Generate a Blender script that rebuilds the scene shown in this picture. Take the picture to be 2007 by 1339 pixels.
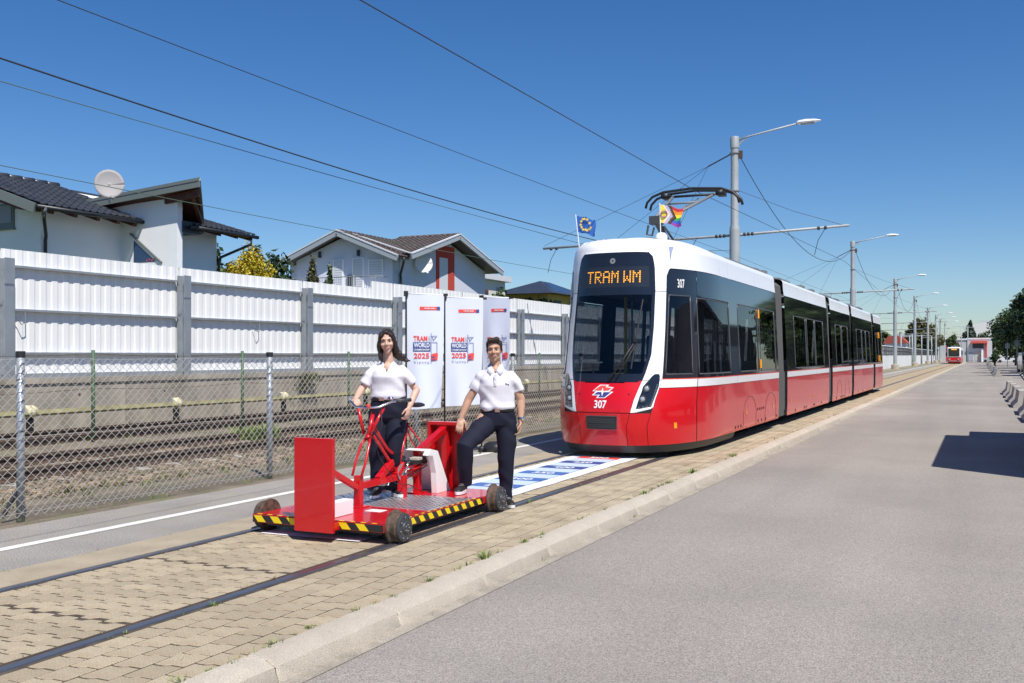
import bpy, bmesh, math, random
import numpy as np
from mathutils import Vector, Matrix, Quaternion
R = math.radians
random.seed(7); rng = np.random.default_rng(7)
for o in list(bpy.data.objects): bpy.data.objects.remove(o)
scene = bpy.context.scene
COL = scene.collection
# ------------------------------------------------------------------ camera
cam_d = bpy.data.cameras.new('camera'); cam = bpy.data.objects.new('camera', cam_d); COL.objects.link(cam)
cam.location = (0, 0, 1.57); cam.rotation_euler = (R(90), 0, R(25.1))
cam_d.sensor_width = 36.0; cam_d.lens = 35.26; cam_d.shift_y = 0.01345; cam_d.clip_start = 0.1; cam_d.clip_end = 3000
scene.camera = cam
# ------------------------------------------------------------------ sky, sun, exposure
SUN_EL, SHX, SHY = R(56), -0.769, 0.639            # shadows run towards (SHX, SHY)
w = bpy.data.worlds.new('World'); scene.world = w; w.use_nodes = True
nt = w.node_tree; nt.nodes.clear()
sky = nt.nodes.new('ShaderNodeTexSky'); sky.sky_type = 'NISHITA'; sky.sun_disc = False
sky.sun_elevation = SUN_EL; sky.sun_rotation = math.atan2(-SHX, -SHY)
sky.altitude = 300; sky.air_density = 1.0; sky.dust_density = 0.25; sky.ozone_density = 1.6
hs = nt.nodes.new('ShaderNodeHueSaturation'); hs.inputs['Saturation'].default_value = 1.33
tint = nt.nodes.new('ShaderNodeVectorMath'); tint.operation = 'MULTIPLY'; tint.inputs[1].default_value = (.82, .94, 1.15)
bg = nt.nodes.new('ShaderNodeBackground'); bg.inputs['Strength'].default_value = 0.082
wo = nt.nodes.new('ShaderNodeOutputWorld')
nt.links.new(sky.outputs[0], hs.inputs['Color']); nt.links.new(hs.outputs[0], tint.inputs[0]); nt.links.new(tint.outputs[0], bg.inputs[0]); nt.links.new(bg.outputs[0], wo.inputs[0])
sun_d = bpy.data.lights.new('sun', 'SUN'); sun = bpy.data.objects.new('sun', sun_d); COL.objects.link(sun)
sun_d.energy = 5.0; sun_d.angle = R(0.5); sun_d.color = (1.0, 0.955, 0.88)
sd = Vector((SHX*math.cos(SUN_EL), SHY*math.cos(SUN_EL), -math.sin(SUN_EL)))
sun.rotation_euler = sd.to_track_quat('-Z', 'Y').to_euler(); sun.location = (30, -30, 60)
vs = scene.view_settings; vs.view_transform = 'Standard'; vs.look = 'None'; vs.gamma = 1; vs.use_curve_mapping = False; vs.exposure = 0.2
scene.render.engine = 'CYCLES'
scene.cycles.max_bounces = 8; scene.cycles.transparent_max_bounces = 24
# ------------------------------------------------------------------ helpers
def S2L(c):
    return tuple((v/12.92 if v <= .04045 else ((v+.055)/1.055)**2.4) for v in c)
_lum = {}
def mat(name, col, rough=0.6, metal=0.0, var=0.0, vscale=8.0, bump=0.0, bscale=60.0, island=0.0, spec=0.5, coat=0.0, speck=0.0, sscale=250.0, stain=None, emit=0.0, rvar=0.0, sss=0.0, dirt=None, streak=None):
    m = bpy.data.materials.new(name); m.use_nodes = True
    t = m.node_tree; b = t.nodes['Principled BSDF']; L = t.links.new
    b.inputs['Roughness'].default_value = rough; b.inputs['Metallic'].default_value = metal
    b.inputs['Specular IOR Level'].default_value = spec; b.inputs['Coat Weight'].default_value = coat; b.inputs['Coat Roughness'].default_value = 0.04
    if sss: b.inputs['Subsurface Weight'].default_value = sss; b.inputs['Subsurface Radius'].default_value = (.012, .005, .003); b.inputs['Subsurface Scale'].default_value = 1.0
    c4 = (*col, 1)
    tc = t.nodes.new('ShaderNodeTexCoord')
    cur = None
    def src():
        nonlocal cur
        if cur is None:
            n = t.nodes.new('ShaderNodeRGB'); n.outputs[0].default_value = c4; cur = n.outputs[0]
        return cur
    def mul(fac_socket, lo, hi):
        nonlocal cur
        r = t.nodes.new('ShaderNodeMapRange'); r.inputs[3].default_value = lo; r.inputs[4].default_value = hi
        L(fac_socket, r.inputs[0])
        x = t.nodes.new('ShaderNodeVectorMath'); x.operation = 'SCALE'; L(src(), x.inputs[0]); L(r.outputs[0], x.inputs['Scale']); cur = x.outputs[0]
    def noise(sc, det=4, coords='Object'):
        n = t.nodes.new('ShaderNodeTexNoise'); n.inputs['Scale'].default_value = sc; n.inputs['Detail'].default_value = det; L(tc.outputs[coords], n.inputs['Vector']); return n.outputs[0]
    if var:
        n = noise(vscale); r = t.nodes.new('ShaderNodeMapRange'); r.inputs[1].default_value = .3; r.inputs[2].default_value = .7; L(n, r.inputs[0]); mul(r.outputs[0], 1-var, 1+var)
    if streak:      # long tone bands, (sx, sy, sz, amount)
        mp = t.nodes.new('ShaderNodeMapping'); mp.inputs['Scale'].default_value = streak[:3]; L(tc.outputs['Object'], mp.inputs[0])
        n = t.nodes.new('ShaderNodeTexNoise'); n.inputs['Scale'].default_value = 1; n.inputs['Detail'].default_value = 3; L(mp.outputs[0], n.inputs['Vector'])
        r = t.nodes.new('ShaderNodeMapRange'); r.inputs[1].default_value = .3; r.inputs[2].default_value = .7; L(n.outputs[0], r.inputs[0]); mul(r.outputs[0], 1-streak[3], 1+streak[3])
    if speck:
        n = noise(sscale, 2); r = t.nodes.new('ShaderNodeMapRange'); r.inputs[1].default_value = .3; r.inputs[2].default_value = .7; L(n, r.inputs[0]); mul(r.outputs[0], 1-speck, 1+speck)
    if island:
        g = t.nodes.new('ShaderNodeNewGeometry'); oi = t.nodes.new('ShaderNodeObjectInfo'); a = t.nodes.new('ShaderNodeMath'); a.operation = 'ADD'
        L(g.outputs['Random Per Island'], a.inputs[0]); L(oi.outputs['Random'], a.inputs[1]); fr = t.nodes.new('ShaderNodeMath'); fr.operation = 'FRACT'; L(a.outputs[0], fr.inputs[0])
        mul(fr.outputs[0], 1-island, 1+island)
    for st in ([stain] if stain else []) + (dirt or []):
        scol, sc, lo, hi, amt = st
        n = noise(sc, 6); r = t.nodes.new('ShaderNodeMapRange'); r.inputs[1].default_value = lo; r.inputs[2].default_value = hi; r.inputs[4].default_value = amt; L(n, r.inputs[0])
        x = t.nodes.new('ShaderNodeMixRGB'); L(r.outputs[0], x.inputs[0]); L(src(), x.inputs[1]); x.inputs[2].default_value = (*scol, 1); cur = x.outputs[0]
    if cur is None: b.inputs['Base Color'].default_value = c4
    else: L(cur, b.inputs['Base Color'])
    if rvar:
        n = noise(vscale*2); r = t.nodes.new('ShaderNodeMapRange'); r.inputs[3].default_value = max(0, rough-rvar); r.inputs[4].default_value = min(1, rough+rvar); L(n, r.inputs[0]); L(r.outputs[0], b.inputs['Roughness'])
    if bump:
        n = noise(bscale, 5); bp = t.nodes.new('ShaderNodeBump'); bp.inputs['Strength'].default_value = min(1, bump); bp.inputs['Distance'].default_value = .01 if bscale > 20 else .03; L(n, bp.inputs['Height']); L(bp.outputs[0], b.inputs['Normal'])
    if emit:
        b.inputs['Emission Color'].default_value = c4; b.inputs['Emission Strength'].default_value = emit
    m['ntc'] = 1
    return m
def glass_mat(name, tint, refl=1.0, ior=1.5, rough=0.0, wave=0.0):
    m = bpy.data.materials.new(name); m.use_nodes = True; t = m.node_tree; t.nodes.clear(); L = t.links.new
    o = t.nodes.new('ShaderNodeOutputMaterial'); mx = t.nodes.new('ShaderNodeMixShader'); tr = t.nodes.new('ShaderNodeBsdfTransparent'); gl = t.nodes.new('ShaderNodeBsdfGlossy'); fr = t.nodes.new('ShaderNodeFresnel')
    tr.inputs[0].default_value = (*tint, 1); gl.inputs[0].default_value = (refl,)*3+(1,); gl.inputs['Roughness'].default_value = rough; fr.inputs[0].default_value = ior
    if wave:
        tc = t.nodes.new('ShaderNodeTexCoord'); n = t.nodes.new('ShaderNodeTexNoise'); n.inputs['Scale'].default_value = 1.6; bp = t.nodes.new('ShaderNodeBump'); bp.inputs['Strength'].default_value = wave; bp.inputs['Distance'].default_value = .02
        L(tc.outputs['Object'], n.inputs['Vector']); L(n.outputs[0], bp.inputs['Height']); L(bp.outputs[0], gl.inputs['Normal'])
    gb = t.nodes.new('ShaderNodeNewGeometry'); mr = t.nodes.new('ShaderNodeMapRange'); mr.inputs[3].default_value = ior; mr.inputs[4].default_value = 1/ior; L(gb.outputs['Backfacing'], mr.inputs[0]); L(mr.outputs[0], fr.inputs[0])
    L(fr.outputs[0], mx.inputs[0]); L(tr.outputs[0], mx.inputs[1]); L(gl.outputs[0], mx.inputs[2]); L(mx.outputs[0], o.inputs[0])
    return m
def tag(o, label=None, cat=None, group=None, kind=None):
    if label: o['label'] = label
    if cat: o['category'] = cat
    if group: o['group'] = group
    if kind: o['kind'] = kind
    return o
def empty(name, loc, label=None, cat=None, group=None, rz=0.0, kind=None):
    o = bpy.data.objects.new(name, None); COL.objects.link(o); o.location = loc; o.rotation_euler = (0, 0, rz); o.empty_display_size = .1
    return tag(o, label, cat, group, kind)
def link_mesh(name, me, parent=None, loc=None):
    o = bpy.data.objects.new(name, me); COL.objects.link(o)
    if parent: o.parent = parent
    if loc: o.location = loc
    return o
class MB:
    def __init__(s): s.v = []; s.f = []; s.m = []; s.mi = 0
    def add(s, vs, fs):
        n = len(s.v); s.v += [tuple(p) for p in vs]; s.f += [tuple(i+n for i in f) for f in fs]; s.m += [s.mi]*len(fs); return s
    def box(s, c, d, rz=0.0, rot=None):
        hx, hy, hz = d[0]/2, d[1]/2, d[2]/2
        pts = [Vector((x, y, z)) for x in (-hx, hx) for y in (-hy, hy) for z in (-hz, hz)]
        M = rot if rot is not None else Matrix.Rotation(rz, 3, 'Z')
        c = Vector(c)
        return s.add([M @ p + c for p in pts], [(0, 1, 3, 2), (4, 6, 7, 5), (0, 4, 5, 1), (2, 3, 7, 6), (0, 2, 6, 4), (1, 5, 7, 3)])
    def bx(s, x0, x1, y0, y1, z0, z1):
        return s.box(((x0+x1)/2, (y0+y1)/2, (z0+z1)/2), (abs(x1-x0), abs(y1-y0), abs(z1-z0)))
    def bar(s, a, b, w_, h_, up=(0, 0, 1)):
        a = Vector(a); b = Vector(b); d = (b-a); L = d.length; d.normalize(); u = Vector(up)
        if abs(d.dot(u)) > .98: u = Vector((0, 1, 0))
        x = d.cross(u).normalized(); z = x.cross(d).normalized(); M = Matrix((x, d, z)).transposed()
        return s.box((a+b)/2, (w_, L, h_), rot=M)
    def tube(s, pts, r, n=8, cap=True):
        pts = [Vector(p) for p in pts]; k = len(pts)
        rs = r if isinstance(r, (list, tuple)) else [r]*k
        vs = []; prev = None
        for i, p in enumerate(pts):
            d = (pts[min(i+1, k-1)]-pts[max(i-1, 0)]).normalized()
            if prev is None:
                u = Vector((0, 0, 1)) if abs(d.z) < .9 else Vector((1, 0, 0)); x = d.cross(u).normalized()
            else:
                x = (prev - d*prev.dot(d)); x = x.normalized() if x.length > 1e-6 else d.orthogonal().normalized()
            prev = x; y = d.cross(x)
            for j in range(n):
                a = 2*math.pi*j/n; vs.append(p + (x*math.cos(a)+y*math.sin(a))*rs[i])
        fs = [(i*n+j, i*n+(j+1) % n, (i+1)*n+(j+1) % n, (i+1)*n+j) for i in range(k-1) for j in range(n)]
        if cap: fs += [tuple(range(n-1, -1, -1)), tuple((k-1)*n+j for j in range(n))]
        return s.add(vs, fs)
    def cyl(s, a, b, r0, r1=None, n=16): return s.tube([a, b], [r0, r0 if r1 is None else r1], n)
    def lathe(s, c, axis, prof, n=24):
        c = Vector(c); d = Vector(axis).normalized(); x = d.orthogonal().normalized(); y = d.cross(x); vs = []
        for (r, h) in prof:
            for j in range(n):
                a = 2*math.pi*j/n; vs.append(c+d*h+(x*math.cos(a)+y*math.sin(a))*max(r, 1e-4))
        k = len(prof)
        fs = [(i*n+j, i*n+(j+1) % n, (i+1)*n+(j+1) % n, (i+1)*n+j) for i in range(k-1) for j in range(n)]
        fs += [tuple(range(n-1, -1, -1)), tuple((k-1)*n+j for j in range(n))]
        return s.add(vs, fs)
    def prism(s, poly, ax, a0, a1):
        """poly in the two other axes; extruded along axis ax from a0 to a1"""
        n = len(poly)
        def P(u, v, a): return {0: (a, u, v), 1: (u, a, v), 2: (u, v, a)}[ax]
        vs = [P(u, v, a0) for u, v in poly]+[P(u, v, a1) for u, v in poly]
        return s.add(vs, [tuple(range(n-1, -1, -1)), tuple(range(n, 2*n))]+[(i, (i+1) % n, n+(i+1) % n, n+i) for i in range(n)])
    def quad(s, a, b, c, d): return s.add([a, b, c, d], [(0, 1, 2, 3)])
    def grid(s, rows):
        n = len(rows[0]); vs = [p for r in rows for p in r]
        return s.add(vs, [(i*n+j, i*n+j+1, (i+1)*n+j+1, (i+1)*n+j) for i in range(len(rows)-1) for j in range(n-1)])
    def slab(s, a, b, c, d, th):
        """a four-cornered slab, thickness th downwards along its normal"""
        a, b, c, d = map(Vector, (a, b, c, d)); nrm = (b-a).cross(c-a).normalized()
        if nrm.z < 0: nrm = -nrm
        lo = [p-nrm*th for p in (a, b, c, d)]
        return s.add([a, b, c, d]+lo, [(0, 1, 2, 3), (7, 6, 5, 4), (0, 4, 5, 1), (1, 5, 6, 2), (2, 6, 7, 3), (3, 7, 4, 0)])
    def mesh(s, name, mats, smooth=False, fix=True):
        me = bpy.data.meshes.new(name); me.from_pydata(s.v, [], s.f)
        mats = mats if isinstance(mats, (list, tuple)) else [mats]
        for m in mats: me.materials.append(m)
        if len(mats) > 1: me.polygons.foreach_set('material_index', s.m)
        if fix:
            bm = bmesh.new(); bm.from_mesh(me); bmesh.ops.recalc_face_normals(bm, faces=bm.faces); bm.to_mesh(me); bm.free()
        if smooth:
            me.polygons.foreach_set('use_smooth', [True]*len(me.polygons))
            if smooth == 'auto': me.set_sharp_from_angle(angle=R(35))
        me.update(); return me
    def build(s, name, mats, parent=None, smooth=False, bevel=0.0, loc=None, fix=True):
        o = link_mesh(name, s.mesh(name, mats, smooth, fix), parent, loc)
        if bevel:
            b = o.modifiers.new('bevel', 'BEVEL'); b.width = bevel; b.segments = 2; b.limit_method = 'ANGLE'; b.angle_limit = R(40)
        return o
def copy_tree(o, parent=None, label=None, name=None):
    c = o.copy(); COL.objects.link(c); c.parent = parent
    for ch in list(o.children): copy_tree(ch, c)
    if label: c['label'] = label
    return c
def text(name, body, size, m, parent, M, align='CENTER', ext=.0008, bold=0.0, sx=1.0, sp=1.0, shear=0.0, fit=None):
    cu = bpy.data.curves.new(name, 'FONT'); cu.body = body; cu.size = size; cu.align_x = align; cu.align_y = 'CENTER'; cu.extrude = ext; cu.offset = bold; cu.space_character = sp; cu.shear = shear
    cu.resolution_u = 3; cu.materials.append(m)
    o = bpy.data.objects.new(name, cu); COL.objects.link(o)
    dg = bpy.context.evaluated_depsgraph_get(); me = bpy.data.meshes.new_from_object(o.evaluated_get(dg)); bpy.data.objects.remove(o); bpy.data.curves.remove(cu)
    n = len(me.vertices); co = np.empty(n*3, np.float32); me.vertices.foreach_get('co', co); co = co.reshape(-1, 3)
    if fit: sx = fit/(co[:, 0].max()-co[:, 0].min())
    co[:, 1] -= (co[:, 1].max()+co[:, 1].min())/2
    if align == 'CENTER': co[:, 0] -= (co[:, 0].max()+co[:, 0].min())/2
    co[:, 0] *= sx; me.vertices.foreach_set('co', co.ravel()); me.name = name; me.update()
    if len(me.materials) == 0: me.materials.append(m)
    o = link_mesh(name, me, parent); o.matrix_basis = M; return o
def frame(p, xdir, up=(0, 0, 1)):
    x = Vector(xdir).normalized(); u = Vector(up); z = x.cross(u).normalized(); y = z.cross(x)
    M = Matrix((x, y, z)).transposed().to_4x4(); M.translation = Vector(p); return M
# ------------------------------------------------------------------ materials
RED = (.60, .005, .012)
M = {}
M['asphalt'] = mat('asphalt', (.305, .272, .240), .92, streak=(.9, .05, 1, .10), var=.12, vscale=.22, speck=.48, sscale=125, bump=.7, bscale=130, dirt=[((.21, .195, .18), .55, .5, .75, .45), ((.36, .325, .285), 75, .58, .70, .55), ((.12, .115, .115), 95, .61, .70, .6)])
M['asphalt_path'] = mat('path_asphalt', (.285, .265, .238), .9, var=.14, vscale=1.2, speck=.45, sscale=80, bump=.8, bscale=80, stain=((.33, .27, .19), 2.2, .52, .72, .5))
M['concrete_strip'] = mat('concrete_strip', (.36, .30, .215), .9, var=.14, vscale=2.5, speck=.2, sscale=180, bump=.4, bscale=80, stain=((.25, .19, .12), 3, .55, .75, .5))
M['paver'] = mat('paver_stone', (.40, .332, .228), .9, var=.14, vscale=2.2, speck=.30, sscale=110, island=.13, bump=.6, bscale=90, stain=((.25, .18, .115), 3.5, .48, .72, .6), dirt=[((.46, .385, .27), 9, .58, .75, .5)])
M['joint'] = mat('joint_sand', (.075, .058, .04), .95, var=.4, vscale=9)
M['kerb'] = mat('kerb_granite', (.45, .395, .32), .85, var=.08, vscale=4, speck=.28, sscale=190, island=.07, bump=.4, bscale=120, stain=((.33, .27, .2), 3, .55, .8, .4))
M['white_line'] = mat('line_paint', (.72, .70, .64), .7, var=.08, vscale=14, stain=((.42, .4, .36), 22, .56, .7, .55))
M['rail'] = mat('rail_steel', (.10, .098, .10), .42, .7, var=.15, vscale=6)
M['rail_shine'] = mat('rail_head', (.22, .225, .245), .33, .8, var=.1, vscale=5)
M['rust'] = mat('rust', (.085, .055, .040), .85, var=.35, vscale=14, bump=.3)
M['rustlite'] = mat('wheel_rust', (.105, .068, .048), .75, .2, var=.5, vscale=22, bump=.3)
M['ballast'] = mat('ballast', (.21, .16, .11), .95, var=.3, vscale=5, island=.45, speck=.3, sscale=60)
M['soil'] = mat('track_soil', (.185, .15, .105), .95, var=.28, vscale=1.8, speck=.3, sscale=55, bump=.7, bscale=30, stain=((.12, .14, .05), 1.6, .5, .7, .6))
M['sleeper'] = mat('sleeper_concrete', (.36, .33, .29), .9, var=.2, vscale=3, speck=.2, sscale=90)
M['retaining'] = mat('retaining_concrete', (.34, .30, .245), .9, streak=(1, 2.5, .3, .16), var=.2, vscale=1.3, speck=.15, sscale=60, bump=.4, bscale=40, stain=((.17, .15, .11), .9, .52, .72, .6))
M['galv'] = mat('galvanised_steel', (.36, .39, .42), .5, .45, var=.12, vscale=3)
M['wire'] = mat('fence_wire', (.50, .49, .46), .5, .3)
M['mast'] = mat('mast_paint', (.36, .39, .40), .55, .15, var=.1, vscale=1.5)
M['panel_white'] = mat('white_sheet', (.86, .855, .84), .45, var=.03, vscale=1, streak=(.4, 2.2, .25, .035), stain=((.6, .58, .54), 1.2, .6, .85, .25))
M['black'] = mat('black_rubber', (.018, .018, .02), .5)
M['blackgloss'] = mat('black_gloss', (.012, .013, .016), .06, spec=.6, coat=.6)
M['wirecable'] = mat('overhead_cable', (.03, .032, .034), .6)
M['wiregreen'] = mat('copper_cable', (.09, .14, .11), .6)
M['green_post'] = mat('green_post', (.06, .12, .06), .6, var=.4, vscale=12, stain=((.2, .12, .06), 14, .55, .7, .7))
M['red'] = mat('tram_red', RED, .25, coat=.5, spec=.35, var=.02, vscale=.8)
M['redmach'] = mat('machine_red', (.54, .005, .010), .3, coat=.45, var=.04, vscale=3, dirt=[((.62, .06, .05), 9, .62, .8, .25)])
M['white'] = mat('tram_white', (.86, .86, .86), .3, coat=.25)
M['whitebox'] = mat('white_board', (.82, .82, .82), .5)
M['grey_dark'] = mat('dark_grey_plastic', (.045, .047, .052), .5)
M['grey_mid'] = mat('grey_plastic', (.2, .21, .22), .5)
M['bellows'] = mat('bellows_rubber', (.085, .085, .085), .75)
M['roofgear'] = mat('roof_equipment', (.16, .17, .18), .6)
M['chrome'] = mat('chrome', (.75, .75, .76), .15, 1.0)
M['alu'] = mat('chequer_aluminium', (.62, .62, .63), .38, .75, var=.12, vscale=9)
M['yellow'] = mat('yellow_tape', (.86, .62, .01), .5)
M['orange'] = mat('orange_reflector', (.95, .36, .01), .3)
M['amber'] = mat('amber_led', (1.0, .42, .03), .5, emit=.6)
M['lens'] = mat('lamp_lens', (.42, .44, .47), .12, .3)
M['navy'] = mat('navy_print', (.045, .075, .26), .6)
M['navy2'] = mat('navy_print_blue', (.06, .14, .40), .6)
M['pale'] = mat('pale_blue_print', (.50, .60, .74), .6)
M['matwhite'] = mat('mat_white', (.80, .81, .83), .55)
M['printred'] = mat('red_print', (.80, .07, .05), .6)
M['printgrey'] = mat('grey_print', (.35, .38, .44), .6)
M['glass'] = glass_mat('tram_glass', (.20, .22, .24), .9, 1.55, wave=.06)
M['windscreen'] = glass_mat('windscreen_glass', (.50, .54, .57), .9, 1.45)
M['window'] = glass_mat('house_glass', (.12, .15, .18), .9, 1.6)
M['interior'] = mat('tram_interior', (.16, .165, .17), .6)
M['seat'] = mat('tram_seat', (.05, .055, .09), .7)
M['pole_yellow'] = mat('yellow_pole', (.7, .5, .03), .35)
# ------------------------------------------------------------------ setting: ground, road, path, kerb
def sheet(name, x0, x1, y0, y1, z, m, kind='structure'):
    me = MB().quad((x0, y0, z), (x1, y0, z), (x1, y1, z), (x0, y1, z)).mesh(name, m); o = link_mesh(name, me); return tag(o, kind=kind)
M['far_ground'] = mat('far_ground', (.22, .19, .13), .95, var=.25, vscale=.05, stain=((.08, .11, .04), .03, .5, .6, .8))
ground = sheet('ground', -700, 700, -200, 1500, -.30, M['far_ground'])
road = sheet('road', -3.2, 60, -30, 330, -.10, M['asphalt'])
mb = MB(); mb.bx(-8.0, -6.42, -20, 330, -.25, 0.0)
footpath = tag(mb.build('footpath', M['asphalt_path']), kind='structure')
mb = MB(); mb.bx(-6.42, -5.985, -20, 330, -.25, .004)
tag(mb.build('concrete_strip', M['concrete_strip']), kind='structure')
mb = MB(); mb.quad((-7.22, -20, .004), (-7.10, -20, .004), (-7.10, 330, .004), (-7.22, 330, .004))
tag(mb.build('painted_line', M['white_line']), kind='structure')
track_bed = tag(MB().bx(-5.98, -3.44, -20, 330, -.25, -.0022).build('track_paving', M['joint']), kind='structure')
# far paving: one flat sheet of the same stone beyond the stones built one by one
FARP = 40.0
def far_pavers():
    m = bpy.data.materials.new('paver_far'); m.use_nodes = True; t = m.node_tree; b = t.nodes['Principled BSDF']; b.inputs['Roughness'].default_value = .9
    tc = t.nodes.new('ShaderNodeTexCoord'); br = t.nodes.new('ShaderNodeTexBrick'); br.inputs['Scale'].default_value = 1; br.inputs['Brick Width'].default_value = .2; br.inputs['Row Height'].default_value = .165; br.inputs['Mortar Size'].default_value = .006
    br.inputs['Color1'].default_value = (.45, .345, .215, 1); br.inputs['Color2'].default_value = (.38, .29, .18, 1); br.inputs['Mortar'].default_value = (.16, .12, .08, 1)
    t.links.new(tc.outputs['Object'], br.inputs['Vector']); t.links.new(br.outputs[0], b.inputs['Base Color']); return m
M['paver_far'] = far_pavers()
mb = MB()
for x0, x1 in ((-5.865, -4.50), (-4.36, -3.45)): mb.quad((x0, FARP, .0), (x1, FARP, .0), (x1, 330, .0), (x0, 330, .0))
o = mb.build('paving', M['paver_far'], track_bed); tag(o, kind='stuff')
def proj(x, y, z):
    s_, c_ = math.sin(R(25.1)), math.cos(R(25.1)); dep = -s_*x+c_*y
    if dep < .2: return None
    return 1003.5+1966*(c_*x+s_*y)/dep, 696.5-1966*(z-1.57)/dep, dep
def seen(x, y, z, mx=420, my=260):
    q = proj(x, y, z); return q is not None and -mx < q[0] < 2007+mx and -my < q[1] < 1339+my
def paver_poly(a, b, d):
    return [(-a, -b-d), (-.28*a, -b-d), (.12*a, -b+d), (a, -b+d), (a, b+d), (.12*a, b+d), (-.28*a, b-d), (-a, b-d)]
def paver_geo(poly, z, h=.02, ch=.004):
    n = len(poly); ins = []
    for i, (x, y) in enumerate(poly): L = math.hypot(x, y); ins.append((x*(1-ch/L), y*(1-ch/L)))
    vs = [(x, y, z) for x, y in ins]+[(x, y, z-ch*.6) for x, y in poly]+[(x, y, z-h) for x, y in poly]
    fs = [tuple(range(n))]+[(i, n+i, n+(i+1) % n, (i+1) % n) for i in range(n)]+[(n+i, 2*n+i, 2*n+(i+1) % n, n+(i+1) % n) for i in range(n)]
    return vs, fs
places = []
pa = paver_poly(.0945, .0725, .022)
y = 2.0; 
def lay(x0, x1, px, py, swap):
    nx = max(1, round((x1-x0)/px)); px = (x1-x0)/nx
    for i in range(nx):
        x = x0+(i+.5)*px; yy = 1.6 + ((i % 2)*py*.5 if swap else random.uniform(-.004, .004)); row = 0
        while yy < FARP:
            if seen(x, yy, 0): places.append((x, yy, swap, px, py))
            yy += py; row += 1
            if not swap and row % 9 == 8: yy += .035          # wider straight joint between laid bays
lay(-5.865, -4.505, .2, .163, False); lay(-4.36, -3.455, .182, .205, True)
places.sort(key=lambda p: (p[0]**2+p[1]**2))
pb = [(-v, u) for u, v in paver_poly(.0985, .087, .015)]; pb = paver_poly(.0845, .0955, .012)
vsA, fsA = paver_geo(pa, 0); vsB, fsB = paver_geo([(u, v) for u, v in pb], 0)
meA = []; 
def pmesh(vs_, fs_): return MB().add(vs_, fs_).mesh('paver', M['paver'])
meA, meB = pmesh(vsA, fsA), pmesh(vsB, fsB)
rest = MB()
for k, (x, y, sw, px, py) in enumerate(places):
    dz = random.uniform(.0, .003); tx, ty = random.uniform(-.008, .008), random.uniform(-.008, .008); rz = random.uniform(-.02, .02)
    if k < 290:
        o = link_mesh('paver', meB if sw else meA, track_bed, (x, y, dz)); o.rotation_euler = (tx, ty, rz)
    else:
        vs_, fs_ = (vsB, fsB) if sw else (vsA, fsA)
        rest.add([(x+a, y+b, dz+c+ty*-a+tx*b) for a, b, c in vs_], fs_)
tag(rest.build('pavers', M['paver'], track_bed, fix=False), kind='stuff')
# grooved rails
def tram_rail(cx, side, label):
    e = empty('tram_rail', (cx, 0, 0), label, 'rail')
    # head, groove and lip; side=+1 puts the groove towards +x
    h = MB(); h.bx(-.035, .035, -20, 330, -.1, .006); h.build('rail_head', M['rail_shine'], e, bevel=.006)
    g = MB(); g.bx(side*.035, side*.066, -20, 330, -.1, -.035); g.build('groove', M['black'], e)
    l = MB(); l.bx(side*.066, side*.082, -20, 330, -.1, .001); l.build('lip', M['rust'], e)
tram_rail(-5.93, 1, 'grooved steel rail beside the concrete strip of the footpath')
tram_rail(-4.43, -1, 'grooved steel rail on the kerb side of the paved track')
# kerb of granite stones
kerb = empty('kerb', (0, 0, 0), kind='structure')
MB().prism([(-3.45, -.2), (-3.45, .0), (-3.335, .0), (-3.272, -.03), (-3.25, -.2)], 1, -5, 175).build('kerb_bed', M['joint'], kerb)
prof = [(-3.455, -.2), (-3.455, .012), (-3.33, .012), (-3.262, -.02), (-3.235, -.098), (-3.235, -.2)]
def kerb_mesh(L, seed):
    r = random.Random(seed); mb = MB(); n = len(prof); rows = []
    ys = [0, .012]+[L*i/6 for i in range(1, 6)]+[L-.012, L]
    for i, yv in enumerate(ys):
        sh = .012 if i in (0, len(ys)-1) else 0
        row = []
        for j, (x, z) in enumerate(prof):
            jx = r.uniform(-.003, .003) if 0 < j < 5 else 0
            row.append((x+3.35+jx-(sh if j in (3, 4) else 0), yv, z+(r.uniform(-.0025, .0025)-sh if 0 < j < 5 else 0)))
        rows.append(row)
    mb.grid(rows); mb.add(rows[0], [tuple(range(n))]); mb.add(rows[-1], [tuple(range(n-1, -1, -1))])
    return mb.mesh('kerb_stone', M['kerb'], smooth='auto')
kms = [kerb_mesh(1.168, i) for i in range(6)]
yk = 5.31-1.18*4; k = 0
while yk < 170:
    o = link_mesh('kerb_stone', kms[k % 6], kerb, (-3.35, yk+.004, random.uniform(-.004, .003))); o.rotation_euler = (0, 0, random.uniform(-.003, .003)); yk += 1.18; k += 1
far_k = MB(); far_k.prism([(x, z) for x, z in prof], 1, yk, 330); tag(far_k.build('kerb_run', M['kerb'], kerb), kind='stuff')
# thin gutter dirt line on the road edge
M['gutter'] = mat('gutter_grit', (.33, .29, .235), .95, var=.2, vscale=5, speck=.3, sscale=120)
tag(MB().quad((-3.24, -5, -.096), (-3.13, -5, -.096), (-3.13, 330, -.096), (-3.24, 330, -.096)).build('gutter', M['gutter']), kind='structure')
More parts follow.
